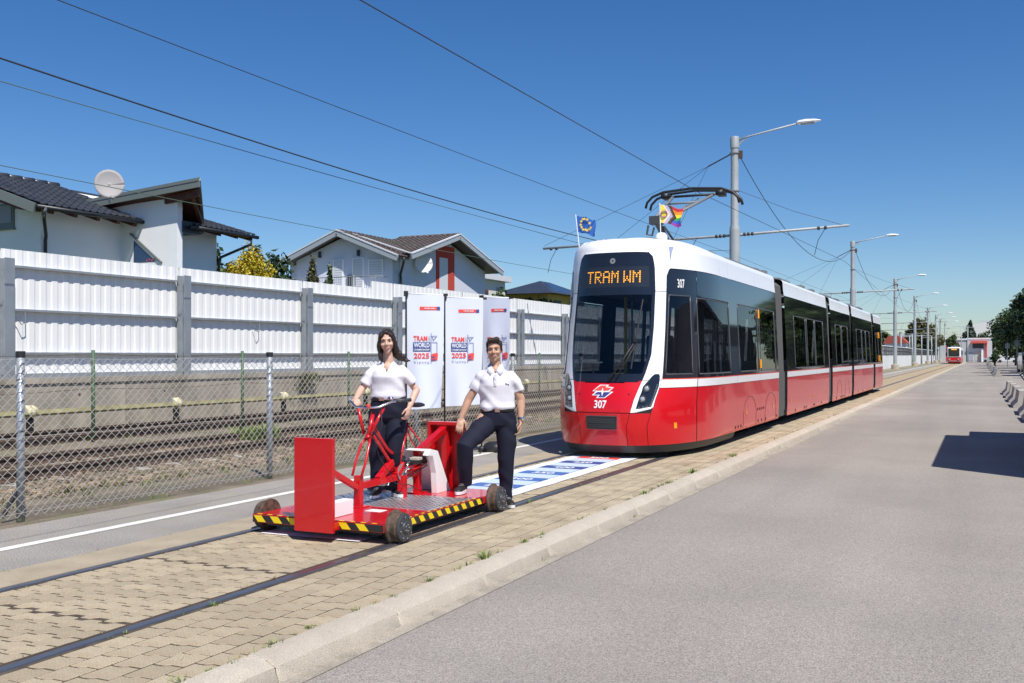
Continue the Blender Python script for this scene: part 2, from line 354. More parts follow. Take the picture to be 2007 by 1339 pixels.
# weeds: tufts of little blades on joints and along the kerb (nobody could count the blades)
M['weed'] = mat('weed_green', (.15, .21, .045), .7, island=.45)
M['weeddry'] = mat('weed_dry', (.25, .21, .08), .8, island=.3)
def tuft(mb, x, y, z, h, n, spread, rnd=random):
    for _ in range(n):
        a = rnd.uniform(0, 6.28); r0 = rnd.random()*spread*.5; l = h*rnd.uniform(.5, 1.1); le = rnd.uniform(.2, .9); wd = h*rnd.uniform(.03, .075)
        p = Vector((x+r0*math.cos(a), y+r0*math.sin(a), z)); d = Vector((math.cos(a)*le, math.sin(a)*le, 1)).normalized()*l; s_ = Vector((-math.sin(a), math.cos(a), 0))*wd
        mb.add([p-s_, p+s_, p+d*.6+s_*.8, p+d*.6-s_*.8, p+d-Vector((0, 0, l*.12))], [(0, 1, 2, 3), (3, 2, 4)])
mb = MB()
for _ in range(120):                                      # along kerb joint
    yy = 3.5+random.random()**1.6*45; tuft(mb, -3.46+random.uniform(-.03, .02), yy, .0, random.uniform(.015, .06), random.randint(5, 16), random.uniform(.03, .09))
for x, y, h, n in [(-3.47, 6.9, .09, 30), (-3.42, 7.85, .05, 30), (-3.46, 8.0, .05, 22), (-3.45, 5.55, .04, 22), (-3.46, 6.05, .05, 20), (-3.5, 4.72, .03, 40), (-3.44, 10.9, .07, 30), (-3.46, 11.9, .06, 26), (-3.5, 13.1, .09, 40), (-3.5, 15.5, .1, 40), (-3.25, 9.86, .05, 20), (-3.24, 7.5, .04, 16), (-4.36, 4.9, .04, 24), (-4.36, 9.75, .05, 26), (-4.37, 11.3, .04, 18), (-4.37, 4.2, .03, 14)]:
    tuft(mb, x, y, 0 if x < -3.3 else -.1, h, n, h*1.6)
for _ in range(170):                                      # in paving joints and next to rails
    xx = random.choice((-5.88, -5.985, -4.375, -4.51)) if random.random() < .55 else random.uniform(-5.85, -3.5)
    tuft(mb, xx, 3.2+random.random()**1.5*30, -.008, random.uniform(.012, .035), random.randint(4, 10), .05)
for _ in range(55):                                       # between path and concrete strip
    tuft(mb, -6.42+random.gauss(0, .03), 4+random.random()*26, .0, random.uniform(.012, .04), random.randint(6, 14), .12)
for _ in range(260):                                      # at the fence foot
    tuft(mb, -8.28+random.gauss(0, .07), 4+random.random()*34, .0, random.uniform(.015, .05), random.randint(3, 9), .1)
tag(mb.build('weeds', M['weed'], fix=False), kind='stuff')
mb = MB()
for _ in range(220):
    tuft(mb, random.choice((-3.46, -3.5, -4.5, -5.87, -8.25)), 4+random.random()**1.3*50, 0, random.uniform(.012, .045), random.randint(4, 9), .07)
tag(mb.build('dry_weeds', M['weeddry'], fix=False), kind='stuff')
# ------------------------------------------------------------------ chain-link fence beside the path
XF = -8.3
def chain_fence():
    f = empty('chain_link_fence', (XF, 8, 0), 'grey chain link fence between the footpath and the railway tracks', 'fence')
    p, ph, zt, y0, y1 = .052, .092, 1.52, 2.5, 46.0
    V = []; F = []
    n = int((y1-y0)/p); nz = int(zt/(ph/2)); r = .0021
    for i in range(n):
        yc = y0+i*p-8
        for k in range(nz):
            sg = 1 if (k+i) % 2 else -1
            ya, yb_, za, zb = yc+sg*p*.51, yc-sg*p*.51, .02+k*ph/2, .02+(k+1)*ph/2; xa, xb_ = .003*sg, -.003*sg
            q = r*.7071; base = len(V)
            for (x_, y_, z_) in ((xa, ya, za), (xb_, yb_, zb)):
                V += [(x_+r, y_+q*sg, z_+q), (x_-r, y_+q*sg, z_+q), (x_-r, y_-q*sg, z_-q), (x_+r, y_-q*sg, z_-q)]
            F += [(base+j, base+(j+1) % 4, base+4+(j+1) % 4, base+4+j) for j in range(4)]
    mb = MB(); mb.v = V; mb.f = F; mb.m = [0]*len(F)
    tag(mb.build('wire_mesh', M['wire'], f, fix=False), kind='stuff')
    for zz in (1.53, .78, .06):
        pts = [(0.0, y0-8+i*.6, zz+.008*math.sin(i*1.9)) for i in range(int((y1-y0)/.6))]
        MB().tube(pts, .0024, 4).build('tension_wire', M['wire'], f)
    first = None
    for i in range(-1, 10):
        yy = 6.72+3.72*i
        mb = MB(); mb.tube([(.0, 0, -.1), (.0, 0, 1.56)], .038, 14)
        c = MB(); c.tube([(0, 0, 1.555), (0, 0, 1.61)], [.044, .044], 14)
        t = MB()
        for q in range(14):
            z = .12+q*.1; a = q*2.4; t.tube([(.042*math.cos(a+u), .042*math.sin(a+u), z+.012*u) for u in (0, .8, 1.6, 2.4)], .003, 4)
        if first is None:
            po = mb.build('fence_post', M['galv'], f, True); po.location = (-.06, yy-8, 0)
            c.build('cap', M['black'], po); tag(t.build('wire_ties', M['rust'], po), kind='stuff'); first = po
        else:
            po = copy_tree(first, f); po.location = (-.06, yy-8, 0)
    for yb, ln in ((6.72, -.55),):      # diagonal dark braces at the post feet
        MB().tube([(-.06, yb-8, .32), (-.16, yb-8-.12, .02)], .022, 8).build('brace', M['grey_dark'], f)
chain_fence()
# ------------------------------------------------------------------ railway bed, tracks, sleepers
mb = MB(); mb.bx(-17.8, -8.0, -20, 330, -.28, -.03); tag(mb.build('railway_bed', M['soil']), kind='structure')
def ballast_stones():
    mb = MB(); prot = []
    for s_ in range(6):
        bm = bmesh.new(); bmesh.ops.create_icosphere(bm, subdivisions=1, radius=1)
        vs = [v.co*random.uniform(.7, 1.2) for v in bm.verts]; prot.append(([Vector((v.x, v.y*.8, v.z*.6)) for v in vs], [tuple(v.index for v in f.verts) for f in bm.faces])); bm.free()
    for _ in range(9000):
        x = random.choice((-10.75, -12.2, -13.6))+random.gauss(0, .42)
        if random.random() < .35: x = -9.9+random.gauss(0, .22)
        y = 5.5+random.random()**1.5*34
        vs, fs = random.choice(prot); sc = random.uniform(.02, .065); a = random.random()*6.28; ca, sa = math.cos(a)*sc, math.sin(a)*sc
        if x > -8.6: continue
        mb.add([(x+v.x*ca-v.y*sa, y+v.x*sa+v.y*ca, -.02+v.z*sc) for v in vs], fs)
    tag(mb.build('ballast', M['ballast'], fix=False), kind='stuff')
ballast_stones()
def railway(cx, label, zt, extra=None):
    t = empty('railway_track', (cx, 0, 0), label, 'railway track')
    for s_ in ([-1, 1] if not extra else [-1, 1, extra]):
        x = s_*.7525
        m = MB(); m.prism([(x-.065, zt-.15), (x+.065, zt-.15), (x+.065, zt-.135), (x+.012, zt-.12), (x+.012, zt-.045), (x+.035, zt-.035), (x+.035, zt), (x-.035, zt), (x-.035, zt-.035), (x-.012, zt-.045), (x-.012, zt-.12), (x-.065, zt-.135)], 1, -10, 300)
        rl = m.build('rail', M['rust'], t)
        m = MB(); m.quad((x-.03, -10, zt+.002), (x+.03, -10, zt+.002), (x+.03, 300, zt+.002), (x-.03, 300, zt+.002)); m.build('running_surface', M['rust'], rl)
    sm = MB(); sm.prism([(-1.2, zt-.33), (1.2, zt-.33), (1.2, zt-.17), (1.12, zt-.155), (-1.12, zt-.155), (-1.2, zt-.17)], 1, -.12, .12); me = sm.mesh('sleeper', M['sleeper'])
    for i in range(70):
        o = link_mesh('sleeper', me, t, (random.uniform(-.03, .03), 4+i*.66, random.uniform(-.01, .006)))
    return t
railway(-11.75, 'rusty railway track nearest to the chain link fence', .13)
railway(-15.7, 'rusty railway track along the foot of the concrete retaining wall', .11)
# low dirt bank between the two tracks
mb = MB(); rows = []
for i in range(60):
    yv = 4+i*1.2; rows.append([(-13.1, yv, -.03), (-13.5, yv, .04+random.uniform(-.02, .03)), (-14.0, yv, .07+random.uniform(-.03, .03)), (-14.4, yv, .03+random.uniform(-.02, .02)), (-14.7, yv, -.03)])
mb.grid(rows); tag(mb.build('earth_bank', M['soil'], smooth=True), kind='structure')
# grass and weeds between the tracks
M['trackgrass'] = mat('track_grass', (.15, .17, .045), .75, island=.45)
mb = MB()
for _ in range(900):
    yy = 5+random.random()**1.4*40; xx = random.choice((-14.2, -14.3, -13.7, -16.9, -9.3))+random.gauss(0, .22); tuft(mb, xx, yy, .0, random.uniform(.04, .15), random.randint(4, 9), .16)
for _ in range(240): tuft(mb, -10.3+random.gauss(0, .5), 5+random.random()*34, -.02, random.uniform(.03, .1), 5, .12)
tag(mb.build('track_grass', M['trackgrass'], fix=False), kind='stuff')
mb = MB()
for q in range(46): tuft(mb, -12.4+random.gauss(0, .17), 15.1+random.gauss(0, .2), -.02, random.uniform(.15, .42), 14, .2)
o = mb.build('weed_clump', mat('fresh_weed', (.17, .24, .045), .7, island=.35), fix=False); tag(o, 'tall bright green weed clump growing between the rails behind the woman', 'plant')
mb = MB()
for q in range(40): tuft(mb, -17.45+random.gauss(0, .08), 23.6+random.gauss(0, .22), .55+random.random()*.45, random.uniform(.1, .26), 12, .22)
o = mb.build('wall_shrub', mat('olive_weed', (.13, .14, .05), .7, island=.4), fix=False); tag(o, 'olive shrub growing against the retaining wall left of the woman', 'plant')
# third rail with yellow cover on insulator brackets
t3 = empty('third_rail', (-17.15, 0, 0), 'third rail with mossy yellow cover along the retaining wall', 'conductor rail')
M['cover'] = mat('mossy_cover', (.26, .235, .11), .8, var=.3, vscale=4, stain=((.18, .16, .08), 3, .45, .7, .7))
M['insul'] = mat('insulator', (.62, .56, .36), .6, var=.2, vscale=12)
yy = 6.0; i = 0
sm = None
while yy < 80:
    m = MB(); m.prism([(-.09, .36), (.09, .36), (.11, .40), (.06, .47), (-.06, .47), (-.09, .44)], 1, yy+.08, yy+3.92); m.build('rail_cover', M['cover'], t3)
    if sm is None:
        b = MB(); b.bx(-.05, .05, -.05, .05, -.05, .38); sm = b.build('support', M['black'], t3, loc=(0, yy, 0))
        c = MB(); c.lathe((0, -.12, .45), (0, 1, 0), [(.10, 0), (.13, .04), (.12, .10), (.13, .16), (.10, .24)], 14); c.build('insulator_cap', M['insul'], sm)
        d = MB(); d.bx(-.10, .02, -.16, -.1, .40, .56); d.build('clamp', M['galv'], sm)
    else: c = copy_tree(sm, t3); c.location = (0, yy, 0)
    yy += 4.0
# retaining wall in bays, coping proud
rw = empty('retaining_wall', (-17.7, 0, 0), 'stained low concrete retaining wall under the white noise barrier', 'wall')
bay = MB(); bay.bx(-.2, 0, .012, 4.988, -.3, .98); bme = bay.mesh('wall_panel', M['retaining'])
cop = MB(); cop.bx(-.2, .035, .006, 4.994, .98, 1.10); cme = cop.mesh('coping', M['retaining'])
hol = MB()
for yv in (1.2, 3.7): hol.cyl((-.01, yv, .72), (.004, yv, .72), .028, n=10)
hme = hol.mesh('anchor_hole', M['grey_dark'])
for i in range(20):
    o = link_mesh('wall_panel', bme, rw, (0, 2+5*i, 0)); link_mesh('coping', cme, rw, (0, 2+5*i, 0)); link_mesh('anchor_hole', hme, o)
# garden ground behind the wall
M['garden'] = mat('garden_grass', (.07, .10, .035), .95, var=.3, vscale=1)
tag(MB().bx(-90, -17.95, -20, 140, -.3, 1.02).build('garden_ground', M['garden']), kind='structure')
# ------------------------------------------------------------------ noise barrier: posts, girts, corrugated panels
nb = empty('noise_barrier', (-17.9, 0, 1.1), 'long white corrugated noise barrier with grey steel posts', 'barrier')
XB = -17.9
pitch = .29
def corrug(y0, y1, z0, z1):
    mb = MB(); row = []; yv = y0
    while yv < y1-.02:
        for dy, dx in ((0, 0), (.045, .0), (.085, .013), (.205, .013), (.245, 0)):
            if yv+dy < y1: row.append((dx, yv+dy))
        yv += pitch
    row.append((0, y1))
    mb.grid([[(x-.10, yv_, z0) for x, yv_ in row], [(x-.10, yv_, z1) for x, yv_ in row]])
    mb.grid([[(x-.13, yv_, z0) for x, yv_ in row], [(x-.13, yv_, z1) for x, yv_ in row]])
    mb.grid([[(x-.10, yv_, z1) for x, yv_ in row], [(x-.13, yv_, z1) for x, yv_ in row]])
    return mb
postm = MB(); postm.bx(-.10, .10, -.105, -.085, 0, 2.45); postm.bx(-.10, .10, .085, .105, 0, 2.45); postm.bx(-.012, .012, -.085, .085, 0, 2.45)
pme = None
spots = [12.05-5*2+5.0*i for i in range(19)]
import itertools as _it
posts_y = []
def py_at(px):   # y of a post seen at image column px on the plane x = XB
    r_ = (px-1003.5)/1966; s_, c_ = math.sin(R(25.1)), math.cos(R(25.1)); dx, dy = -s_+r_*c_, c_+r_*s_; return XB/dx*dy
y_first = py_at(6); y355 = py_at(356)
span = y355-y_first
ys = [y_first+span*i for i in range(-2, 15)]
# an H-post stands with its open flange towards the track
pm = MB(); pm.bx(-.10, .10, -.10, -.088, 0, 2.43); pm.bx(-.10, .10, .088, .10, 0, 2.43); pm.bx(.088, .10, -.088, .088, 0, 2.43); pm2 = pm
H = MB(); H.bx(.10, .115, -.12, .12, 0, 2.43); H.bx(-.10, .10, -.012, .012, 0, 2.43); H.bx(-.115, -.10, -.12, .12, 0, 2.43)
hme_ = H.mesh('barrier_post', M['galv'])
kb = MB(); kb.bx(-.10, -.02, 0, 1, 0, .12)
for i, yv in enumerate(ys):
    link_mesh('barrier_post', hme_, nb, (.08, yv, 0))
    if i == len(ys)-1: break
    y0, y1 = yv+.13, ys[i+1]-.13
    hi = 2.64 if i <= 4 else 2.89
    zt = [0.08, .52, 1.41, 2.30, hi]
    wob = random.uniform(-.012, .012)
    for k in range(4):
        if i == 4 and k == 3:      # the top steps up inside this bay
            ym = py_at(733); corrug(y0-.11, ym, zt[k]+.012, 2.64).build('panel', M['panel_white'], nb, fix=False); corrug(ym, y1+.11, zt[k]+.012, 2.89).build('panel', M['panel_white'], nb, fix=False); continue
        corrug(y0-.11, y1+.11, zt[k]+.012, zt[k+1]-.012 if k < 3 else hi).build('panel', M['panel_white'], nb, fix=False)
    for zg in zt[1:4]:
        g = MB(); g.bx(-.10, .022, y0, y1, zg-.012, zg+.012); g.bx(.008, .022, y0, y1, zg-.035, zg-.012); g.build('girt', M['galv'], nb)
    g = MB(); g.bx(-.14, .07, y0-.12, y1+.12, -.03, .09); g.build('base_beam', M['galv'], nb)
    if i % 2 == 1 or i < 4:
        yk_ = y0+.25 if i != 3 else (y0+y1)/2+.3
        MB().tube([(.02, yk_-.12, 1.30), (.06, yk_, 1.10), (.05, yk_+.1, 1.14), (.02, yk_+.12, 1.37)], .010, 6).build('cable_hook', M['grey_mid'], nb)
# ------------------------------------------------------------------ second fence: green posts with a slack wire between the tracks
pn = MB(); pn.box((0, 0, 0), (.01, .40, .34)); pn.box((.008, .05, .02), (.006, .16, .02)); o = pn.build('paper_notice', M['whitebox'], None, loc=(-13.84, 25.35, 1.86)); o.rotation_euler = (.12, 0, R(-38)); tag(o, 'small white paper notice hanging beside a green fence post right of the man', 'notice')
gf = empty('green_wire_fence', (-13.9, 0, 0), 'row of rusty green posts with a slack wire between the railway tracks', 'fence')
gp = None; gys = []
for i in range(-1, 9):
    yy = 12.62+3.86*i; gys.append(yy)
    if gp is None:
        m = MB(); m.tube([(0, 0, -.05), (0, 0, 1.66)], .032, 10); gp = m.build('fence_post', M['green_post'], gf, True, loc=(0, yy, 0))
    else: o = copy_tree(gp, gf); o.location = (0, yy, 0)
for zz in (1.60, 1.0):
    pts = []
    for a, b in zip(gys, gys[1:]):
        for t_ in (0, .25, .5, .75): pts.append((0, a+(b-a)*t_, zz-.05*4*t_*(1-t_)))
    MB().tube(pts, .004, 4).build('slack_wire', M['rust'], gf)
# ------------------------------------------------------------------ masts with lamps, crossarms and wires
XM = -8.7
def mast():
    e = empty('tram_mast', (XM, 0, 0)); tag(e, None, 'mast')
    MB().lathe((0, 0, -.1), (0, 0, 1), [(.42, 0), (.42, .62), (.38, .66), (.0, .66)], 24).build('footing', M['kerb'], e, 'auto')
    MB().lathe((0, 0, .5), (0, 0, 1), [(.20, 0), (.20, 5.9), (.195, 6.0), (.155, 6.15), (.15, 9.1), (.175, 9.12), (.175, 9.5), (.16, 9.56), (.0, 9.57)], 20).build('pole', M['mast'], e, 'auto')
    for z in (9.42, 7.95, 5.45):
        c = MB(); c.lathe((0, 0, z-.03), (0, 0, 1), [(.17, 0), (.19, .01), (.19, .05), (.17, .06)], 18); c.build('clamp', M['grey_mid'], e)
    c = MB(); c.bx(.17, .30, -.06, .06, 9.20, 9.50); c.build('junction_box', M['rust'], e)
    a = MB(); a.tube([(.15, 0, 9.92), (.5, 0, 10.02), (2.45, 0, 10.36)], .034, 8); ar = a.build('lamp_arm', M['mast'], e, True)
    b = MB(); b.bar((.14, 0, 9.72), (.45, 0, 9.98), .03, .05); b.build('bracket', M['mast'], ar)
    h = MB(); rows = []
    for k, (x, ww, zt, zb) in enumerate([(2.36, .07, .05, -.04), (2.42, .12, .09, -.07), (2.7, .15, .11, -.07), (3.0, .14, .08, -.05), (3.2, .08, .03, -.01), (3.24, .02, .012, 0.0)]):
        rows.append([(x, ww*math.cos(t), 10.37+(zt if math.sin(t) > 0 else -zb)*math.sin(t)+(x-2.36)*.02) for t in [2*math.pi*j/12 for j in range(13)]])
    h.grid(rows); h.add(rows[0], [tuple(range(12))]); lh = h.build('lamp_head', M['white'], e, 'auto')
    g = MB(); g.bx(2.5, 3.0, -.09, .09, 10.29, 10.315); g.build('diffuser', M['lens'], lh)
    x = MB(); x.tube([(-8.1, 0, 6.08), (0, .22, 6.26), (4.25, 0, 6.39)], .05, 8); ca = x.build('crossarm', M['mast'], e, True)
    for xx in (-.75, -.6, -.45, .35, .5, .65, 3.4, 3.15, -7.75, -7.5):
        i = MB(); i.lathe((xx-.05, .15 if abs(xx) < 1 else .02, 6.26+xx*.026), (1, 0, 0), [(.05, 0), (.075, .03), (.075, .07), (.05, .1)], 10); i.build('insulator', M['grey_dark'], ca)
    for xx in (3.28, -1.6, -7.6):
        hg = MB(); hg.tube([(xx+.12, 0, 6.26+xx*.026), (xx, 0, 6.05+xx*.026), (xx-.15, 0, 5.8+xx*.026), (xx-.28, 0, 5.25+xx*.026)], .012, 5); hg.build('hanger', M['black'], ca)
    return e
SP = 8.7*4.435
def mast_y(i): return 38.9+35.0*i
# columns of the masts in the photograph give their distances along the line
ms = []
m0 = mast()
names = ['first tram mast rising behind the tram roof, nearest lamp arm', 'second tram mast with lamp arm seen beyond the tram roof', 'third tram mast, first with its concrete footing in view', 'fourth tram mast with its round footing by the white wall',
         'fifth tram mast by the white wall, thinner and farther off', 'sixth tram mast near the end of the white wall', 'seventh tram mast close behind the sixth', 'last tram mast in front of the red gate of the depot hall']
cols = [1440, 1671.5, 1754.5, 1793, 1818.5, 1834.5, 1843, 1852]
sthe, cthe = math.sin(R(25.1)), math.cos(R(25.1))
for i, px in enumerate(cols):
    r_ = (px-1003.5)/1966; yy = XM/(-sthe+r_*cthe)*(cthe+r_*sthe)
    o = m0 if i == 0 else copy_tree(m0); o.location = (XM, yy, 0); tag(o, names[i], 'mast', 'tram masts with lamp arms along the line'); ms.append(yy)
# overhead wires ( all run along the tracks, with sag between masts )
def wire(name, label, pts, r, m, sag=.0, n=24):
    mb = MB()
    full = []
    for a, b in zip(pts, pts[1:]):
        a = Vector(a); b = Vector(b)
        for k in range(n):
            t = k/n; p = a.lerp(b, t); p.z -= sag*4*t*(1-t); full.append(p)
    full.append(Vector(pts[-1])); mb.tube(full, r, 5)
    return tag(mb.build(name, m, smooth=True), label, 'wire')
Ys = [2.0]+ms
# contact wire of the near track
wire('contact_wire', 'thin contact wire over the tram passing above its pantograph', [(-5.0, 3.0, 4.72), (-5.25, 20.0, 4.90), (-4.6, ms[0], 5.05), (-5.5, ms[1], 5.1), (-4.9, ms[2], 5.1), (-5.3, ms[3], 5.1), (-5.18, ms[7], 5.1)], .0065, M['wirecable'], .0, 6)
wire('feeder_cable', 'thickest black cable falling from the upper left to the tram roof', [(-12.1, 6.0, 5.72), (-12.1, 42.0, 5.85), (-12.1, 82, 5.9)], .014, M['wirecable'], .35)
wire('overhead_wire', 'fine dark wire starting highest at the top left corner', [(-8.9, 3.0, 5.35), (-8.9, ms[0], 5.55), (-8.9, ms[1], 5.7)], .006, M['wirecable'], .06)
wire('overhead_wire', 'greenish wire just below the thick black cable', [(-12.2, 6.0, 5.36), (-12.2, 42.0, 5.42), (-12.2, 82, 5.5)], .0075, M['wiregreen'], .1)
wire('overhead_wire', 'lowest greenish wire crossing in front of the two white houses', [(-16.6, 8.0, 5.15), (-16.6, 45.0, 5.25), (-16.6, 90, 5.3)], .0085, M['wiregreen'], .1)
# cables between the mast tops, hanging slack
cn = ['slack black cable hanging from the first mast to the second', 'slack black cable hanging from the second mast to the third', 'slack black cable hanging from the third mast to the fourth', 'slack cable between the fourth and fifth masts', 'slack cable between the fifth and sixth masts']
for k in range(5): wire('mast_cable', cn[k], [(XM+.22, ms[k], 9.25), (XM-.15, ms[k+1], 9.35)], .016, M['wirecable'], 2.1)['group'] = 'slack cables between the masts'
# guy wires fanning from the masts down to the crossarms and over the tracks
for k in range(3):
    y0 = ms[k]
    e = empty('guy_wires', (XM, y0, 9.4), ['fan of thin guy wires from the first mast top', 'fan of thin guy wires from the second mast top', 'fan of thin guy wires from the third mast top'][k], 'wire', 'guy wire fans on the masts')
    MB().tube([(-.15, 0, 0), (-1.0, -.2, -.45)], .028, 6).build('insulator_chain', M['black'], e)
    for dx, dy, dz in ((-2.4, -.3, -3.3), (-4.7, -.6, -3.2), (-7.7, -.8, -3.3)): MB().tube([(-1.0, -.2, -.45), (dx, dy, dz)], .007, 4).build('guy_wire', M['wirecable'], e)
    MB().tube([(.18, 0, -1.45), (2.2, 0, -2.35), (4.0, 0, -2.98)], .008, 4).build('arm_stay', M['wirecable'], e)
    MB().tube([(-.18, 0, -3.75), (-4.0, 0, -3.6), (-5.3, 0, -3.2)], .007, 4).build('arm_stay', M['wirecable'], e)
# ------------------------------------------------------------------ the tram
tram = empty('tram', (-5.18, 14.2, 0), 'long red and white articulated tram with TRAM WM on its amber display', 'tram')
TC = -5.18; TY = 14.2
ZC = [(.1, 14.40), (.2, 14.33), (.25, 14.30), (.55, 14.225), (.75, 14.22), (.9, 14.25), (1.2, 14.36), (1.55, 14.46), (2.56, 14.68), (3.15, 14.76), (3.4, 14.9)]
ZW = [(.1, 1.2), (.5, 1.22), (1.25, 1.22), (2.9, 1.14), (3.05, 1.12), (3.4, 1.1)]
YE, NE = 17.0, 2.6
_zc = np.array(ZC); _zw = np.array(ZW)
def S(s, z, off=0.0):
    W = float(np.interp(z, _zw[:, 0], _zw[:, 1])); yc = float(np.interp(z, _zc[:, 0], _zc[:, 1])); D = YE-yc; sg = 1 if s >= 0 else -1; u = abs(s)
    if u <= 1:
        t = u*math.pi/2; p = Vector((sg*W*math.sin(t)**(2/NE), yc+D*(1-max(0.0, math.cos(t))**(2/NE))-TY, z))
    else: p = Vector((sg*W, YE+u-1-TY, z))
    if off:
        e = .004
        a = S(s-e, z); b = S(s+e, z); c_ = S(s, z-e); d = S(s, z+e)
        n = (b-a).cross(d-c_); n.normalize(); p = p+n*off
    return p
def SX(x, z=1.0): return math.copysign(2/math.pi*math.asin(min(1, abs(x)/float(np.interp(z, _zw[:, 0], _zw[:, 1])))**(NE/2)), x)
def SY(y): return 1+(y-17.0)          # s of a straight-side station at world y
def patch(rows, ns, off, nz=6, sub=True):
    """rows: (z, sL, sR) from low to high, lofted on the tram skin"""
    mb = MB(); R_ = []
    zs = []
    for (z0, a0, b0), (z1, a1, b1) in zip(rows, rows[1:]):
        k = max(1, int(abs(z1-z0)/.12)) if sub else 1
        for j in range(k):
            t = j/k; zs.append((z0+(z1-z0)*t, a0+(a1-a0)*t, b0+(b1-b0)*t))
    zs.append(rows[-1])
    for z, a, b in zs:
        R_.append([S(a+(b-a)*i/ns, z, off) for i in range(ns+1)])
    mb.grid(R_); return mb
def mirror(rows): return [(z, -b, -a) for z, a, b in rows]
def P(name, rows, ns, off, m, parent=None, both=False, smooth=True, mb0=None):
    o = patch(rows, ns, off).build(name, m, parent or tram, smooth=smooth, fix=False)
    if both:
        patch(mirror(rows), ns, off).build(name, m, parent or tram, smooth=smooth, fix=False)
    return o
def nsy(a, b): return max(2, int(abs(b-a)/.06)) if min(abs(a), abs(b)) < 1 else 2 if min(abs(a), abs(b)) >= 1 else 8
WS = [(1.19, .232), (1.3, .252), (1.58, .290), (2.0, .303), (2.55, .306), (2.95, .298), (3.08, .288), (3.14, .272), (3.17, .24)]
def wsr(z): return float(np.interp(z, [a for a, b in WS], [b for a, b in WS]))
E1 = SY(22.02)
# --- red lower skin of the cab module, in panels with open joints
def red_panels(stations, z0=.215, z1=1.072, name='skirt_panel', m=None, z0s=None):
    for a, b in zip(stations, stations[1:]):
        g = .0035 if a > 1 else .003
        for sg in (1, -1):
            rows = [(z0, a+g, b-g), (.5, a+g, b-g), (z1, a+g, b-g)]
            if sg < 0: rows = mirror(rows)
            P(name, rows, max(2, nsy(a, b)), 0, m or M['red'])
side_st = [.706, SY(17.96), SY(18.25), SY(20.05), SY(21.85), E1]
red_panels(side_st)
for sg in (1, -1):      # cab side panel, bounded in front by the bumper joint and the headlamp frame
    rows = [(.215, .290, .703), (.5, .287, .703), (.72, .320, .703), (.79, .335, .703), (.95, .352, .703), (1.06, .372, .703), (1.072, .374, .703)]
    P('cab_side_panel', rows if sg > 0 else mirror(rows), 26, 0, M['red'])
for sg in (1, -1):
    rows = [(1.08, .374, .703), (1.2, .386, .703)]
    P('white_band', rows if sg > 0 else mirror(rows), 20, .001, M['white'])
    for a, b in ((.706, SY(17.96)), (SY(17.96), SY(20.05)), (SY(20.05), E1)):
        rows = [(1.08, a+.003, b-.003), (1.2, a+.003, b-.003)]; P('white_band', rows if sg > 0 else mirror(rows), nsy(a, b), .001, M['white'])
    rows = [(1.203, .387, E1), (1.216, .388, E1)]; P('red_line', rows if sg > 0 else mirror(rows), 60, .001, M['printred'])
# --- bumper, three pieces, dark apron below
P('bumper', [(.215, -.136, .136), (.5, -.134, .134), (.70, -.160, .160)], 20, .004, M['red'])
for sg in (1, -1):
    rows = [(.215, .140, .286), (.5, .138, .282), (.70, .164, .312)]; P('bumper_corner', rows if sg > 0 else mirror(rows), 12, .002, M['red'])
def dark_skirt():
    mb = MB(); R_ = []
    for z, k in ((.21, .97), (.13, .95), (.09, .93)):
        R_.append([Vector((S(s, z).x*k, S(s, z).y+.10*(1-abs(s)) if abs(s) < 1 else S(s, z).y, z)) for s in [-2+4*i/80 for i in range(81)]])
    mb.grid(R_); return mb
dark_skirt().build('apron', M['grey_dark'], tram, True, fix=False)
# --- white face panels beside the windscreen and above it
for sg in (1, -1):
    rows = [(.712, .166, .20), (.765, .172, .315), (.79, .176, .333), (.9, .188, .345), (1.07, .214, .368), (1.19, .234, .385)]
    P('lamp_surround', rows if sg > 0 else mirror(rows), 14, .001, M['white'])
    rows = [(1.20, .236, .386), (1.3, .254, .388)]+[(z, wsr(z)+.001, s_) for z, s_ in ((1.58, .392), (2.0, .398), (2.55, .400))]
    P('pillar', rows if sg > 0 else mirror(rows), 10, .001, M['white'])
    rows = [(2.558, wsr(2.558)+.001, .4005), (2.8, wsr(2.8)+.001, .403), (2.9, wsr(2.9)+.001, .425), (2.92, wsr(2.92)+.001, .44)]
    P('upper_pillar', rows if sg > 0 else mirror(rows), 10, .001, M['white'])
    rows = [(2.92, wsr(2.92)+.001, 1.0), (3.17, .24, 1.0), (3.2, .2, 1.0)]
    P('roof_side_panel', rows if sg > 0 else mirror(rows), 40, .001, M['white'])
    for a, b in ((1.0, SY(17.6)), (SY(17.6), SY(19.9)), (SY(19.9), E1)):
        rows = [(2.92, a+.003, b-.003), (3.2, a+.003, b-.003)]; P('roof_side_panel', rows if sg > 0 else mirror(rows), nsy(a, b), .001, M['white'])
P('brow', [(3.165, -.245, .245), (3.2, -.21, .21)], 16, .001, M['white'])
